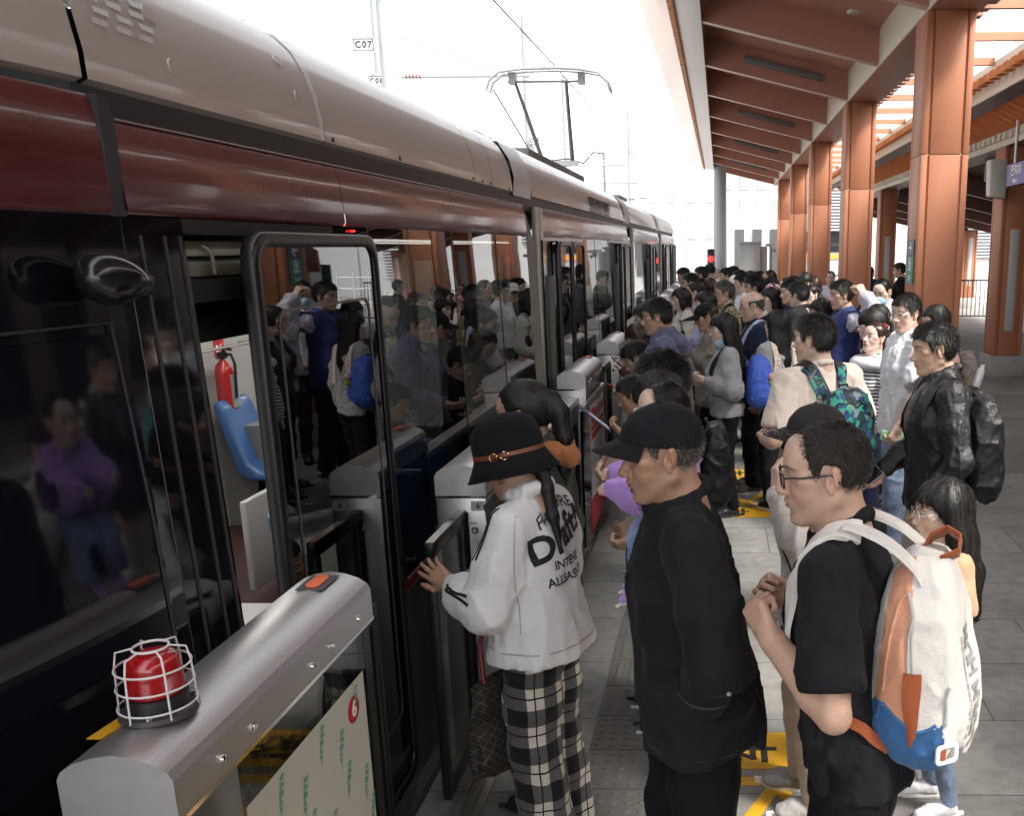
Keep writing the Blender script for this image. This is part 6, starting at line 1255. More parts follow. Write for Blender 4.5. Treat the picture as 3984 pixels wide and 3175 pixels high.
fc = V[Q].mean(1); hz_ = (fc[:, 2]-cz)/dz; th_ = dx*(1-.22*hz_); u_ = (cx+th_-fc[:, 0])/(2*th_); bl = fc[:, 2] < 1.105-.16*np.clip(u_, 0, .55)+.10*np.clip(u_-.55, 0, .3)-.6*np.clip(.14-u_, 0, 1)
bl &= u_ < .80; pe = (~bl) & (u_ > .13) & (u_ < .40+.16*(1-hz_)*.5) & (np.abs(fc[:, 1]) > .05)
for nm, mk, mm in (('bag_body', ~(bl | pe), bg_w), ('side_panel', pe, bg_o), ('blue_base', bl, bg_b)):
    ids = np.unique(Q[mk]); re_ = np.full(len(V), -1); re_[ids] = np.arange(len(ids)); link(nm, npmesh(nm, V[ids], re_[Q[mk]]), mm, t)
def onb(p, off=.002): r = bag_bvh.find_nearest(Vector(p)); return r[0]+r[1]*off, r[1]
for sd in (-1, 1):
    L = lambda p: tuple(rotY(np.array(p)*gm.s, gm.ln, (0, 0, .9*gm.s)))
    strap(gm, [L((-.085, sd*.088, 1.455)), L((-.02, sd*.105, 1.465)), L((.07, sd*.125, 1.40)), L((.12, sd*.13, 1.30)), L((.125, sd*.14, 1.20))], .062, bg_w, 'strap', t, .012); strap(gm, [L((.125, sd*.14, 1.20)), L((.09, sd*.17, 1.12)), L((.0, sd*.185, 1.04)), (-.06, sd*.178, 1.0), tuple(onb((-.12, sd*.15, .95), 0)[0])], .028, web, 'strap_webbing', t, .004)
    bp_ = gm.bvh.find_nearest(Vector(L((-.075, sd*.088, 1.46)))); e0 = onb((-.135, sd*.075, 1.37), .002)[0]; p0 = bp_[0]+bp_[1]*.012
    strap(gm, [tuple(p0+Vector((.03, 0, .004))), tuple(p0), tuple((p0+e0)/2+Vector((-.004, 0, .012))), tuple(e0), tuple(e0+Vector((-.02, 0, -.03)))], .060, bg_w, 'strap_tab', t, .010, bvh=False)
    pp = []
    for a in range(15):
        u = .02+.78*a/14; zt = 1.105-.16*min(u, .55)+.10*min(max(u-.55, 0), .3)-.6*max(.14-u, 0); th = dx*(1-.22*(zt-cz)/dz); pp.append(tuple(onb((cx+th-u*2*th, sd*.19, zt), .001)[0]))
    MB().tube(pp, .0042, 6).build('piping', bg_b, t, smooth=60); pp = []
    for a in range(13):
        hh = .86-1.0*a/12; th = dx*(1-.22*hh); pp.append(tuple(onb((cx+th-.13*2*th, sd*.19, cz+hh*dz), .001)[0]))
    MB().tube(pp, .0042, 6).build('piping', bg_o, t, smooth=60)
    for uu, r_ in ((.0, .0045), (.035, .003)):
        zp = []
        for a in range(11):
            hh = .9-1.25*a/10; th = dx*(1-.22*hh); u = .40+.08*(1-hh)+uu+.004; zp.append(tuple(onb((cx+th-u*2*th, sd*.19, cz+hh*dz), .001)[0]))
        MB().tube(zp, r_, 6).build('zip', mat('zip_grey', (.42, .40, .37), .6), t, smooth=60)
    P0, N0 = onb((-.250, sd*.2, .965), .004); M = frame(P0, (-1, 0, 0), (0, .0, 1)); b1 = MB(); b1 = ring(rrect(.064, .050, .012, 3), rrect(.040, .030, .006, 3), -.003, .004, 'z'); b1 = b1.build('buckle', mat('buckle_white', (.7, .7, .72), .4), t, bevel=.002); b1.matrix_local = frame(P0, N0.cross((0, 0, 1)), (0, 0, 1)); MB().box(.004, .018, -.014, .014, -.002, .001).build('buckle_webbing', web, b1)
    pts = [onb((-.285, sd*.2, zz), .006)[0] for zz in (1.14, 1.11, 1.08, 1.05)]; MB().tube(pts, [.006, .004, .005, .009], 6).build('zip_pull', mat('cord_white', (.68, .68, .70), .7), t, smooth=60)
    pts = [onb((-.155, sd*.2, zz), .004) for zz in (1.17, 1.13, 1.09, 1.05, 1.01, .97)]; wd_ = [.020, .022, .020, .016, .011, .003]
    MB().sheet([[tuple(p-N.cross((0, 0, 1)).normalized()*w2), tuple(p+N*.004), tuple(p+N.cross((0, 0, 1)).normalized()*w2)] for (p, N), w2 in zip(pts, wd_)]).build('web_tail', web, t, smooth=60)
lp_ = [(-.13, -.035, 1.385), (-.15, -.04, 1.43), (-.19, -.035, 1.455), (-.225, -.01, 1.445), (-.225, .02, 1.415), (-.185, .035, 1.395)]
MB().sheet([[tuple(Vector(p)+Vector((.0, -.016, -.014))), tuple(Vector(p)+Vector((0, .016, .014)))] for p in [Vector(lp_[0])]+[Vector(lp_[i//3]).lerp(Vector(lp_[min(5, i//3+1)]), (i % 3)/3) for i in range(1, 16)]]).build('grab_loop', web, t, smooth=60).modifiers.new('thick', 'SOLIDIFY').thickness = .005
gp_ = mat('print_grey', (.30, .30, .29), .7)
def bagtext(tx, sz, y, z, bold):
    me = text_mesh(tx, sz, 0, 3, bold); M = frame((-.6, y, z), (0, 0, 1), (0, 1, 0)); bm = bmesh.new(); bm.from_mesh(me)
    for v in bm.verts:
        p = M @ v.co; h = bag_bvh.ray_cast(p, Vector((1, 0, 0))); v.co = (h[0]-Vector((.0025, 0, 0))) if h[0] is not None else Vector((-.32, p.y, p.z))
    bm.to_mesh(me); bm.free(); link('bag_print', me, gp_, t)
bagtext('ALL THE WELLNESS HAPPENING', .020, .10, 1.10, .0004); bagtext('UORM HUM', .055, .06, 1.11, .003)
# --- girl with long hair
q = person('small girl with long black hair and clear glasses in salmon tee beside the backpack', 0.82, 3.24, 1.25, 183, 0, 'f', 'd', 'kid', 'long', 'black', (0, 6, 0), arms=('down', 'down'), top=T(salmon, name='tshirt', sleeve='short', fit=.014, hem=.80, A=.006, collar=(.058, .006)), legs=T(jeans, A=.005), shoes=S_W, build=.9); glasses(q, clear_f, .050, .042, .0015)
# --- woman in the studded cap
q = person('woman in grey studded cap and beige jacket with hand at her mouth', 0.36, 3.25, 1.545, 180, 0, 'f', 'b', hair='buzz', face=(0, 4, 0), arms=(dict(e=(.06, .05, -.25), w=(.165, -.02, -.02), n=(-.8, -.3, .2), d=(.2, -.3, .9), curl=.7), dict(e=(.05, .07, -.26), w=(.19, -.06, .03), n=(-.9, -.3, .2), d=(.05, -.15, .9), curl=.7)), top=T(beigej, name='jacket', fit=.03, hem=.80, flare=.02, A=.010, collar=(.066, .03)), legs=T(cream_tr, wide=.018), shoes=S_NB, feet=((.06, -.12, -12), (.02, .09, 6))); cp = cap(q, cap_grey, tilt=0, brim=.085)
sp = MB()
for i in range(46): u = random.uniform(-1, 1); t_ = random.uniform(.15, .98); a = u*1.1; x_ = .004+.094*math.cos(a)+.085*t_*math.cos(u*1.3); sp.lathe([(.0032, -.0005), (.0022, .0018), (0, .0026)], (x_+.008, .080*math.sin(a)*(1-.02*t_), .0535-.020*(1-math.cos(a))-.010*t_*u*u*2.2-.016*t_), 6)
sp.build('stud', chrome, cp)
hb_ = hold(q, 'handbag', 'small black shoulder bag of the woman in the studded cap', 'bag'); strap(q, [(-.02, .06, 1.36), (.09, .09, 1.27), (.13, .13, 1.1), (.12, .17, .95), (.13, .19, .82)], .012, nylon_b, 'strap', hb_, .004)
c = SDF((.02, .08, .60), (.24, .30, .86), .006); c.col([(.66, .03, .075, .13), (.74, .03, .06, .13), (.82, .015, .03, .13)], k=0, cy=.19); c.fold(.004, 14, 1); link('bag_body', npmesh('bag_body', *c.mesh()), nylon_b, hb_)
# --- bowl cut, spiky man with the baby
q = person('bowl haired woman in white face mask behind the old man', -0.22, 3.89, 1.60, 182, 0, 'f', 'b', hair='bowl', hc='soft', face=(6, 12, 0), arms=('low', 'low'), top=T(whitet, fit=.015, name='shirt', A=.007), legs=tr_k, shoes=S_W); facemask(q, mask_w)
q = person('spiky haired man in navy top with glasses behind the bowl haired woman', -0.22, 3.98, 1.655, 184, 0, 'm', 'b', 'm1', 'spiky', 'black', (4, 8, 0), arms=(dict(e=(.02, .08, -.25), w=(.22, -.06, -.19), n=(-.4, -.6, .7)), dict(e=(.04, .06, -.26), w=(.24, -.06, -.21), n=(-.3, -.6, .7), d=(.8, -.5, .1), curl=.5)), top=T(navyc, name='jacket', fit=.016, hem=.84, A=.008, collar=(.064, .02)), legs=tr_k, shoes=S_K); glasses(q, metal_f, .05, .036)
backpack(q, 'black backpack of the spiky haired man behind the old man', (nylon_b, nylon_b, nylon_b), c=(-.20, .0, 1.18), dim=(.06, .12, .19))
# baby on the arm
q = person('baby in lilac hooded top and blue denim dungarees carried behind the old man', -0.16, 2.92, .72, 190, 0, 'f', 'b', 'kid', 'buzz', 'soft', (10, 0, 0), arms=(dict(e=(.10, .05, -.2), w=(.42, .0, -.18), n=(0, -1, 0), curl=.9), dict(e=(.10, .10, -.22), w=(.46, .04, -.20), n=(0, -1, -.2), curl=.9)), top=T(lilac, name='top', fit=.045, hem=.95, A=.010, fr=14, hood=True, cr=.05), legs=T(jeans_l, wide=.035, name='dungarees', A=.008, end=.40), feet=((.20, -.14, 0), (.24, .14, 0)), hs=.78, z0=.885, build=1.35)
for fx, fy in ((.20, -.14), (.24, .14)): o = shoe((lilac, rub_w, 0), q.root); o.matrix_local = Matrix.Translation((fx*q.s, fy*q.s, .31*q.s)) @ Matrix.Rotation(R(25), 4, 'Y') @ Matrix.Scale(q.s*1.1, 4)
# --- the next rows
q = person('woman in grey sweatshirt with blue mask under her chin and blue backpack', 0.05, 7.32, 1.59, 184, 1, 'f', 'd', hair='long', face=(-4, 6, 0), arms=(dict(e=(.0, .07, -.26), w=(.2, -.02, -.22), n=(-.2, -.8, .4)), dict(e=(-.02, .10, -.265), w=(.22, .0, -.19), n=(-.2, -.9, .3), curl=.8)), top=T(greys, name='sweatshirt', fit=.032, hem=.86, A=.012, cuff=.84, cr=.03, collar=(.064, .008)), legs=T(blackc, A=.006), shoes=S_K); glasses(q, metal_f, .05, .044, .0013); facemask(q, mask_b, -.03, .35)
t = backpack(q, 'bright blue square backpack with a toy charm on the woman in grey', (nylon_blue, nylon_blue, nylon_b), c=(-.255, .02, 1.08), dim=(.10, .15, .20), strap_w=.04, A=.005)
toy = tag(MB().lathe([(0, -.04), (.02, -.03), (.028, -.01), (.02, .005), (0, .008)], (0, 0, 0), 14).build('toy_charm', greent, smooth=60), 'lime green and pink toy charm hanging on the blue backpack', 'charm'); toy.matrix_world = q.root.matrix_basis @ Matrix.Translation((-.34, .15, 1.10)); MB().lathe([(0, .06), (.02, .055), (.034, .03), (.025, .01), (0, .008)], (0, 0, 0), 14).build('toy_head', pinkc, toy, smooth=60)
q = person('long haired woman in grey sweatshirt with floral bag straps seen from behind', 0.46, 7.50, 1.60, 124, 1, 'f', 'd', hair='long', face=(10, 0, 0), arms=('down', dict(e=(-.02, .09, -.26), w=(.10, .0, -.42), n=(.2, -1, 0), curl=.8)), top=T(greys, name='sweatshirt', fit=.026, hem=.84, A=.011, cr=.034), legs=T(blackc, wide=.025), shoes=S_KW, feet=((.06, -.10, -5), (-.06, .10, 5)))
t = empty('floral_bag', q.root.location, q.root.rotation_euler.z, 'floral patterned bag straps on the long haired woman in grey', 'bag')
for sd in (-1, 1): strap(q, [(.10, sd*.11, 1.30), (.0, sd*.10, 1.46), (-.10, sd*.09, 1.40), (-.15, sd*.10, 1.25), (-.14, sd*.12, 1.05)], .055, floral, 'strap', t, .006)
q = person('young man in white tee wearing the green camouflage backpack', 0.51, 4.90, 1.76, 118, 0, 'm', 'b', 'm1', 'short', 'soft', (36, 2, 0), arms=(dict(e=(-.02, .08, -.27), w=(.16, -.02, -.24), n=(0, -.6, .8), curl=.8), dict(e=(-.05, .11, -.27), w=(.12, .06, -.30), n=(0, -.8, .5), curl=.9)), top=T(tee_beige, name='tshirt', sleeve='short', fit=.026, hem=.82, A=.008, collar=(.062, .008)), legs=tr_k, shoes=S_W)
t = backpack(q, 'green and blue camouflage backpack on the young man in white tee', (camo, camo, nylon_b), c=(-.23, -.03, 1.14), dim=(.09, .155, .27), strap_w=.06, A=.004)
for sd in (-1, 1): strap(q, [(-.15, sd*.06, 1.36), (-.10, sd*.085, 1.455), (-.02, sd*.10, 1.47), (.08, sd*.12, 1.40)], .066, camo, 'strap', t, .011)
q = person('young man in shiny black jacket holding a phone at the right', 1.06, 4.56, 1.75, 184, 0, 'm', (.52, .34, .25), 'm1', 'short', 'black', (2, 8, 0), arms=(dict(e=(.02, .05, -.28), w=(.22, .0, -.42), n=(-.3, -.4, 1), curl=.6), dict(e=(-.02, .10, -.28), w=(.10, .05, -.50), n=(.1, -1, .1))), top=T(leather_m, name='jacket', fit=.016, hem=.80, A=.009, fr=9, collar=(.066, .035), cr=.038), legs=T(beige_tr, wide=.03, A=.006), shoes=S_W, build=.94); lj = q
zpm = mat('zip_dark_metal', (.3, .3, .3), .35, 1); seam(q, [(8, 1.42), (6, 1.2), (5, 1.0), (5, .82)], zpm, .0035, 'zip'); seam(q, [(58, 1.08), (66, 1.02), (72, .96)], zpm, .003, 'pocket_zip'); seam(q, [(20, .845), (80, .84), (140, .84)], sm_k, .003)
backpack(q, 'plain black backpack on the young man in the shiny black jacket', (nylon_b, nylon_b, nylon_b), c=(-.225, .0, 1.13), dim=(.09, .155, .26), A=.007)
scr = mat('screen_dark'); phone(q, 0, 'phone with dark screen held by the young man in the shiny jacket', mat('phone_silver', (.42, .42, .5), .3), screen=mat('screen_black', (.012, .012, .018), .12), off=(.09, -.0, .026))
q = person('woman in striped top with white collar and red lips looking up', 1.18, 7.29, 1.50, 206, 0, 'f', (.64, .46, .38), 'f1', 'tied' if False else 'bun', 'brown', (8, -14, 0), arms=('down', dict(e=(-.02, .08, -.27), w=(.08, .06, -.49), n=(.1, -1, 0))), top=T(stripes, name='striped_top', fit=.024, hem=.84, A=.008, cr=.04), legs=T(denim_n, wide=.045, end=.06, A=.006), shoes=S_W, feet=((.02, -.10, -6), (.10, .09, 8)), lip=(.30, .02, .03))
c = SDF((-.22, -.24, 1.10), (.22, .24, 1.40), .006); s_ = q.s; c.el((.0, 0, 1.385*s_), (.160, .205, .085), 0); c.el((.0, 0, 1.335*s_), (.150, .19, .075), .0, 's'); c.half((0, 0, 1), 1.445*s_); link('collar', npmesh('collar', *c.mesh()), whitet, q.root)
headpart(q, 'hair_clip', MB().tube([(-.05, -.06, .105), (-.05, -.03, .122), (-.05, .03, .122), (-.05, .06, .105)], .011, 8), mat('clip_red', (.4, .02, .03), .6), smooth=60)
q = person('man in white tee and clear glasses holding a green phone', 1.28, 6.49, 1.79, 190, 0, 'm', (.60, .415, .33), 'm2', 'short', 'soft', (26, 6, 0), arms=('down', dict(e=(.03, .10, -.275), w=(.13, .06, -.50), n=(.25, -.9, .1), curl=.65)), top=T(whitet, name='tshirt', sleeve='short', fit=.026, hem=.78, A=.011, collar=(.064, .008)), legs=T(jeans, wide=.022, A=.007), shoes=S_G, feet=((.0, -.10, -8), (.10, .13, 14))); glasses(q, clear_f, .054, .042, .002)
phone(q, 1, 'pale green phone held low by the man in the white tee', mat('phone_green', (.27, .52, .28), .4), off=(.085, .01, .03), up=(.75, -.2, .1))
S_, E_, W_, *_r = q.J[1]; d_ = Vector(W_-E_).normalized(); wt = MB().tube([tuple(Vector(W_)-d_*.035), tuple(Vector(W_)-d_*.015)], .034, 14); wo = wt.build('watch_strap', sh_black, q.root, smooth=60); M = frame(Vector(W_)-d_*.025+Vector((.0, .036, .0)), (1, 0, 0), d_); wb_ = MB().box(-.019, .019, -.021, .021, -.006, .006).build('watch_face', mat('screen_black'), wo, bevel=.004); wb_.matrix_local = M
q = person('short black haired boy in black hoodie behind the woman in stripes', 1.24, 7.61, 1.59, 165, 1, 'm', 'b', 'kid', 'fringe', 'black', (0, 5, 0), top=T(blackc, name='hoodie', fit=.022, A=.009, hood=True), legs=tr_k, shoes=S_K)
backpack(q, 'black backpack with metal zips beside the camouflage one', (nylon_b, nylon_b, nylon_b), c=(-.24, .0, 1.06), dim=(.10, .15, .24))
q = person('woman with black bun in black coat and grey bag straps by the column', 1.36, 8.05, 1.62, 170, 1, 'f', 'b', hair='lowpony', face=(0, 8, 0), top=T(blackc, name='coat', fit=.02, hem=.7, A=.008), legs=tr_k, shoes=S_K)
backpack(q, 'small olive backpack of the woman with the black bun', (taupe, taupe, taupe), c=(-.22, 0, 1.12), dim=(.07, .13, .2))
q = person('woman with blue mask in pink blouse behind the shiny jacket', 1.73, 7.52, 1.645, 190, 1, 'f', 'd', hair='bob', face=(0, 8, 0), top=T(pinkc, name='blouse', fit=.03, hem=.8, A=.011), legs=tr_k, shoes=S_W); facemask(q, mask_b)
backpack(q, 'taupe backpack with a bottle on the woman in pink', (taupe, taupe, taupe), c=(-.24, 0, 1.08), dim=(.085, .14, .2))
bt = tag(MB().lathe([(0, 0), (.032, 0), (.034, .02), (.034, .12), (.022, .15), (.018, .155), (.018, .18), (0, .18)], (0, 0, 0), 16).build('water_bottle', mat('bottle_clear', (.55, .56, .56), .15), smooth=50), 'water bottle with white cap in the side pocket of the taupe backpack', 'bottle'); bt.matrix_world = q.root.matrix_basis @ Matrix.Translation((-.27, .16, 1.02)) @ Matrix.Rotation(R(-16), 4, 'Y')
q = person('man in white shirt and blue face mask looking down before the column', 1.58, 9.23, 1.815, 232, 1, 'm', 'b', 'm2', 'buzz', 'black', (4, 16, 0), arms=('low', 'low'), top=T(shirt_w, name='shirt', fit=.024, hem=.84, A=.010, collar=(.066, .03)), legs=tr_k, shoes=S_K); facemask(q, mask_b)
t = empty('black_jacket', q.root.location, q.root.rotation_euler.z, 'black jacket slung over the shoulder of the masked man', 'jacket'); c = SDF((-.2, -.34, .9), (.2, -.08, 1.62), .012); c.chain([(-.02, -.17, 1.52), (.02, -.22, 1.44), (.05, -.235, 1.2), (.05, -.23, 1.02)], [.07, .085, .095, .085], .04); c.fold(.012, 9, 3); link('folded_cloth', npmesh('folded_cloth', *c.mesh()), blackc, t)
q = person('man in navy blue tee pulling off a lavender jacket in front of the column', 1.11, 8.58, 1.815, 196, 1, 'm', 'a', 'm2', 'short', 'black', (0, 6, 0), arms=('down', dict(e=(-.16, .16, .02), w=(-.05, .10, .21), n=(.4, -1, 0), curl=1.1)), top=T(tee_blue, name='tshirt', sleeve='short', fit=.026, hem=.80, A=.009, belly=.03, collar=(.062, .008)), legs=T(navyc, wide=.02), shoes=S_K)
c = SDF((-.40, -.05, .75), (.12, .46, 1.80), .011); S_, E_, W_, *_r = q.J[1]; c.chain([S_+(0, .03, -.02), E_, W_-(W_-E_)*.1], [.075, .078, .055], .03); c.chain([W_+np.array((-.02, .0, -.06)), W_+np.array((-.07, .05, -.30)), W_+np.array((-.05, .06, -.62))], [.04, .075, .085], .05); c.chain([E_, E_+np.array((-.02, -.02, -.3)), E_+np.array((.02, -.04, -.6))], [.07, .075, .05], .05); c.fold(.016, 8, 4, (1, 1, .4))
t = empty('lavender_jacket', q.root.location, q.root.rotation_euler.z, 'pale lavender jacket hanging from the raised arm of the man in navy', 'jacket'); link('hanging_cloth', npmesh('hanging_cloth', *c.mesh()), lavender, t)
q = person('man in slate blue hoodie with cord necklace beside the gate', -0.42, 6.76, 1.75, 184, 0, 'm', (.46, .29, .205), 'm1', 'short', 'black', (2, 10, 0), arms=('low', dict(e=(.02, .07, -.27), w=(.2, -.02, -.34), n=(0, -.6, .7))), top=T(bluej, name='hoodie', fit=.026, A=.010, hood=True), legs=tr_k, shoes=S_K); t = empty('shoulder_bag', q.root.location, q.root.rotation_euler.z, 'thin tan shoulder strap bag on the man in slate hoodie', 'bag'); strap(q, [(.10, .10, 1.30), (.02, .12, 1.47), (-.10, .11, 1.40), (-.15, .08, 1.2), (-.16, .02, 1.0)], .02, mat('strap_tan', (.32, .25, .2), .6), 'strap', t, .003)
q = person('girl with glasses in brown top looking at a silver phone by the gate', -0.59, 7.68, 1.505, 176, 1, 'f', 'b', 'f1', 'bob', 'brown', (8, 30, 0), arms=(dict(e=(.03, .05, -.24), w=(.23, -.05, -.08), n=(-.4, -.4, .8), curl=.7), dict(e=(.03, .05, -.24), w=(.25, -.07, -.10), n=(-.5, -.4, .8), curl=.7)), top=T(brownc, name='top', fit=.02, A=.009), legs=tr_k, shoes=S_W); glasses(q, metal_f); phone(q, 1, 'small silver phone held by the girl in brown', mat('phone_silver'), off=(.07, 0, .03))
q = person('short haired boy in black looking down at a red phone', -0.55, 7.06, 1.41, 186, 1, 'm', 'b', 'kid', 'short', 'black', (0, 34, 0), arms=(dict(e=(.03, .05, -.22), w=(.22, -.05, -.13), n=(-.4, -.4, .8), curl=.7), dict(e=(.03, .06, -.22), w=(.24, -.03, -.14), n=(-.4, -.5, .8), curl=.7)), top=T(blackc, name='jacket', fit=.02, A=.009), legs=tr_k, shoes=S_W); phone(q, 1, 'dark red phone held in both hands by the boy in black', mat('phone_red', (.28, .012, .03), .35), off=(.08, 0, .03))
q = person('child with a green watch holding a white folder at the gate', -0.49, 5.81, 1.29, 186, 1, 'f', 'c', 'kid', 'short', 'black', (0, 20, 0), arms=('low', dict(e=(.02, .05, -.22), w=(.20, .02, -.06), n=(-.2, -.6, .8), curl=.6)), top=T(navyc, name='top', sleeve='short', fit=.02, A=.008), legs=tr_k, shoes=S_W)
S_, E_, W_, *_r = q.J[1]; d_ = Vector(W_-E_).normalized(); MB().tube([tuple(Vector(W_)-d_*.03), tuple(Vector(W_)-d_*.008)], .028, 12).build('watch', mat('watch_mint', (.10, .5, .42), .4), q.root, smooth=60)
t = empty('folder', (0, 0, 0), 0, 'white and violet paper folder held over the gate by the child', 'folder'); t.matrix_world = q.root.matrix_basis @ frame(Vector(W_)+Vector((.15, .02, .09)), (.75, .0, .62), (.05, 1, .1)); MB().box(-.12, .13, -.075, .075, -.004, .004).build('folder_board', mat('folder_navy', (.03, .03, .10), .4), t); MB().box(-.10, .05, -.06, .06, .0045, .0055).build('sheet', mat('paper_lilac', (.55, .52, .66), .6), t)
q = person('man with glasses in white sleeves half hidden behind the slate hoodie', -0.58, 7.98, 1.625, 182, 1, 'm', 'b', 'm1', 'short', 'black', (0, 12, 0), top=T(whitet, fit=.02), legs=tr_k, shoes=S_K); glasses(q, dark_f)
q = person('woman in black sun visor hat and taupe jacket beside the grey sweatshirt', -0.08, 8.29, 1.625, 186, 1, 'f', 'c', 'f2', 'lowpony', 'brown', (0, 12, 0), arms=('low', 'chest'), top=T(taupe, name='jacket', fit=.034, hem=.76, A=.013, cr=.045), legs=tr_k, shoes=S_K); cap(q, cap_black, tilt=4, brim=.13)
q = person('bob haired woman in cream cardigan with small black bag', -0.41, 10.78, 1.65, 190, 1, 'f', 'd', 'f2', 'bob', 'black', (0, 10, 0), arms=('low', 'low'), top=T(creamc, name='cardigan', fit=.032, hem=.74, A=.011), legs=T(cream_tr, wide=.03), shoes=S_W); t = empty('handbag', q.root.location, q.root.rotation_euler.z, 'small black handbag on the bob haired woman in cream', 'bag'); c = SDF((-.14, .08, .98), (.14, .32, 1.26), .009); c.col([(1.02, .09, .04, -.0), (1.12, .085, .04, 0), (1.2, .06, .03, 0)], k=0, cy=.2); link('bag_body', npmesh('bag_body', *c.mesh()), nylon_b, t); strap(q, [(.06, .19, 1.2), (.06, .15, 1.38), (-.03, .14, 1.45), (-.1, .15, 1.36), (-.05, .2, 1.2)], .012, nylon_b, 'strap', t, .004)
q = person('bald man with glasses in navy jacket facing the tram', 0.30, 8.07, 1.735, 184, 1, 'm', 'a', 'old', 'bald', 'grey', (0, 8, 0), top=T(navyc, name='jacket', fit=.022, hem=.82, A=.008, collar=(.066, .03)), legs=T(blackc, wide=.03), shoes=S_T, feet=((.0, -.10, -6), (.03, .12, 8))); glasses(q, dark_f, .05, .032)
t = backpack(q, 'navy backpack with pale blue straps on the bald man', (navyc, navyc, lightb), c=(-.22, 0, 1.15), dim=(.08, .14, .2), strap_w=.04)
q = person('woman with long black hair in light blue shirt and brown skirt', -0.14, 9.49, 1.665, 176, 1, 'f', 'b', hair='long', face=(0, 0, 0), top=T(lightb, name='shirt', fit=.026, A=.011), legs=T(brownc, wide=.05, name='skirt'), shoes=S_K)
q = person('grey haired man in patterned brown shirt with black backpack', 0.06, 10.26, 1.74, 196, 1, 'm', 'a', 'old', 'short', 'grey', (0, 4, 0), top=T(printed, fit=.024, A=.008, collar=(.066, .026)), legs=tr_k, shoes=S_K); glasses(q, dark_f, .05, .032); backpack(q, 'black backpack on the grey haired man in the patterned shirt', (nylon_b, nylon_b, nylon_b), c=(-.24, 0, 1.14), dim=(.10, .16, .24))
def far(label, xy, h, hd, sex, hair, m, hc='black', face=(0, 5, 0), skin='b', var=None, lod=2, **k):
    return person(label, *xy, h, hd, lod, sex, skin, var, hair, hc, face, top=T(m, fit=.024, A=.010, **k), legs=tr_k, shoes=S_K)
q = far('person in white cap and grey black top facing the camera', (0.20, 12.93), 1.71, 250, 'm', 'buzz', gjack, face=(0, 0, 0), skin='a'); cap(q, cap_white)
q = far('curly haired man with glasses in black vest over white', (0.43, 11.60), 1.755, 186, 'm', 'wavy', blackc); glasses(q, dark_f)
q = far('man with thin glasses and black vest behind the curly haired man', (0.31, 12.64), 1.75, 190, 'm', 'short', whitet); glasses(q, metal_f)
far('woman with shoulder length hair in fluffy white top', (0.59, 10.81), 1.645, 196, 'f', 'long', whitec, lod=1, skin='d')
q = far('person in pink cap among the far crowd', (0.68, 11.93), 1.65, 170, 'f', 'pony', creamc); cap(q, cap_pink, tilt=-6)
q = far('person in black cap behind the pink cap', (0.68, 12.43), 1.70, 176, 'm', 'buzz', blackc); cap(q, cap_black)
q = far('boy in orange vest holding a drink', (0.81, 12.16), 1.535, 200, 'm', 'short', orangev, var='kid')
q = far('man in dark grey shirt seen from behind holding a cup', (0.81, 9.62), 1.75, 150, 'm', 'short', dgreyc, lod=1, collar=(.066, .026))
far('man with round glasses next to the dark grey shirt', (0.80, 10.62), 1.73, 196, 'm', 'short', navyc)
q = far('smiling woman with tied hair in patterned collar', (1.17, 12.08), 1.62, 214, 'f', 'bun', whitet, face=(6, 4, 0), skin='d', lod=1)
far('woman peering out behind the smiling woman', (1.17, 12.71), 1.645, 205, 'f', 'bun', blackc, skin='d')
q = far('tall man with heavy fringe and glasses facing the camera by the columns', (1.11, 12.46), 1.77, 238, 'm', 'fringe', dgreyc, face=(10, 4, 0), lod=1); glasses(q, metal_f)
far('person with short brown hair in grey hoodie turned away', (1.35, 13.63), 1.68, 80, 'f', 'bob', gjack, hc='brown', hood=True)
far('woman in white blouse standing alone between the columns', (1.91, 16.60), 1.68, 262, 'f', 'bun', shirt_w, hc='brown', skin='b', face=(0, 0, 0))
q = far('long haired woman with glasses and blue mask behind the camouflage backpack', (0.95, 8.78), 1.625, 170, 'f', 'long', greys, lod=1); glasses(q, metal_f); facemask(q, mask_b)
far('woman looking left in pale top next to the pink cap', (0.97, 13.68), 1.665, 196, 'f', 'bun', whitet, skin='d')
far('man seen from behind at the foot of the fourth column', (0.94, 12.00), 1.73, 150, 'm', 'short', blackc)
q = far('man with glasses in grey hoodie with backpack strap near the tram tail', (-0.37, 12.59), 1.765, 182, 'm', 'short', gjack, lod=1, hood=True); glasses(q, dark_f); backpack(q, 'grey backpack on the man in grey hoodie near the tram tail', (gjack, gjack, nylon_b), c=(-.22, 0, 1.15), dim=(.08, .14, .2))
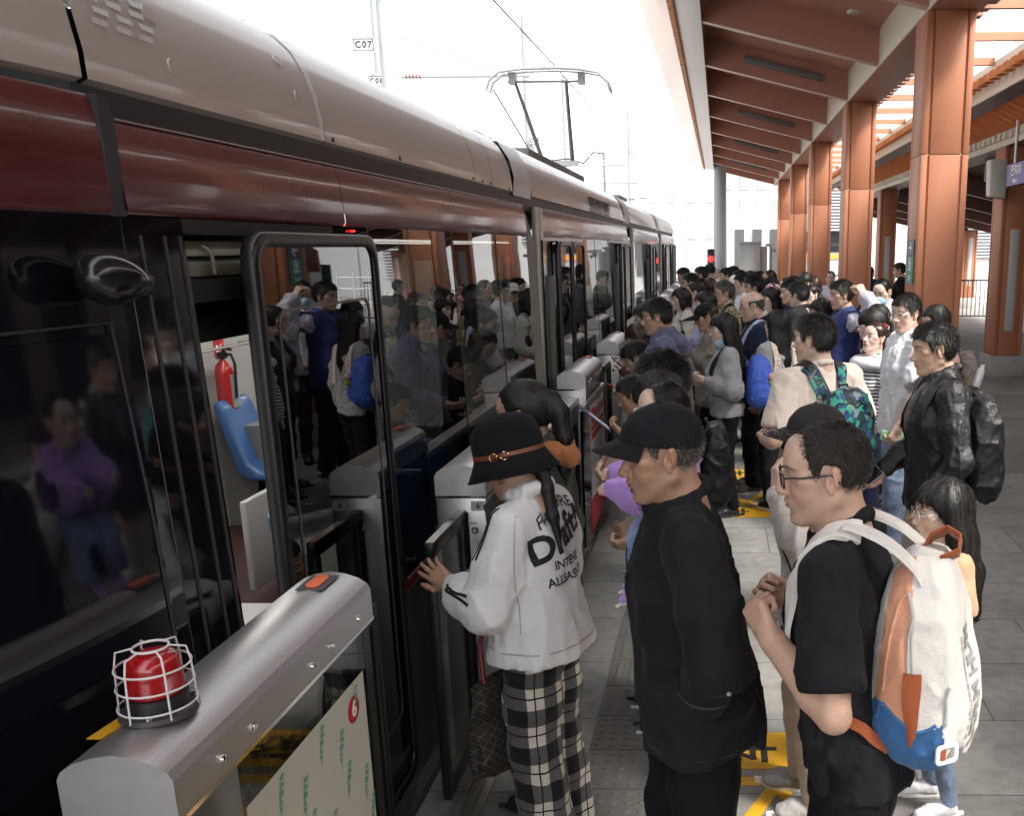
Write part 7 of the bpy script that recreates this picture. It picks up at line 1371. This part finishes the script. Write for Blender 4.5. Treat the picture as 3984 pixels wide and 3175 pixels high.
q = far('child in blue mask between the grey hoodie and the brown hair', (-0.29, 15.27), 1.60, 210, 'm', 'short', blackc, var='kid'); facemask(q, mask_b)
far('person with reddish brown hair in lime green top', (-0.14, 13.59), 1.665, 110, 'f', 'bob', greent, hc='brown')
far('man in dark jacket farthest left near the tram tail', (-0.58, 16.20), 1.765, 186, 'm', 'short', dgreyc, face=(0, 14, 0))
far('dark haired man in black cap standing behind the masked child', (-0.28, 15.28), 1.80, 176, 'm', 'short', gjack)
far('tall man with cropped hair in white shirt below the red signal', (-0.16, 15.99), 1.84, 150, 'm', 'buzz', shirt_w, skin='c')
q = far('person in patterned headscarf below the white pole', (0.02, 18.48), 1.72, 196, 'f', None, creamc); c = SDF((-.14, -.12, -.14), (.11, .12, .15), .005); c.el(SK, SR+.012, 0); c.el((-.06, 0, -.05), (.05, .06, .07), .03); X, Y, Z = c.grid(c.blk(c.lo, c.lo+c.n*c.h)); c.F = np.maximum(c.F, zl(c.ax[0], LINES['tied'])[:, None, None]-.02-Z); o = link('headscarf', npmesh('headscarf', *c.mesh()), scarfp, q.root); o.matrix_local = q.H
q = far('man with swept black hair in dark patterned shirt right of the headscarf', (0.12, 15.70), 1.76, 188, 'm', 'short', dgreyc, lod=1)
far('man in grey tee right of the white pole', (0.25, 16.84), 1.765, 190, 'm', 'short', gjack)
far('tanned man with cropped hair in grey shirt before the first far column', (0.71, 13.40), 1.785, 200, 'm', 'buzz', gjack, skin='c', hc='brown')
q = far('far man with black hair left of the masonry pillar', (0.30, 13.62), 1.775, 180, 'm', 'short', gjack)
q = far('far woman with dark hair in front of the shelter roof', (0.44, 13.60), 1.775, 160, 'f', 'bob', brownc)
q = far('far man in black looking left before the shelter posts', (0.57, 13.59), 1.755, 190, 'm', 'short', blackc)
q = far('far woman in lavender behind the slate hoodie near the tram', (-0.29, 11.56), 1.685, 186, 'f', 'bun', lavender)
q = far('woman with mask at the service counter behind the second column', (3.01, 19.37), 1.705, 215, 'f', 'bob', navyc); facemask(q, mask_b)
q = far('man in black tracksuit reaching out beside the exit sign', (3.21, 17.08), 1.815, 170, 'm', 'short', blackc)
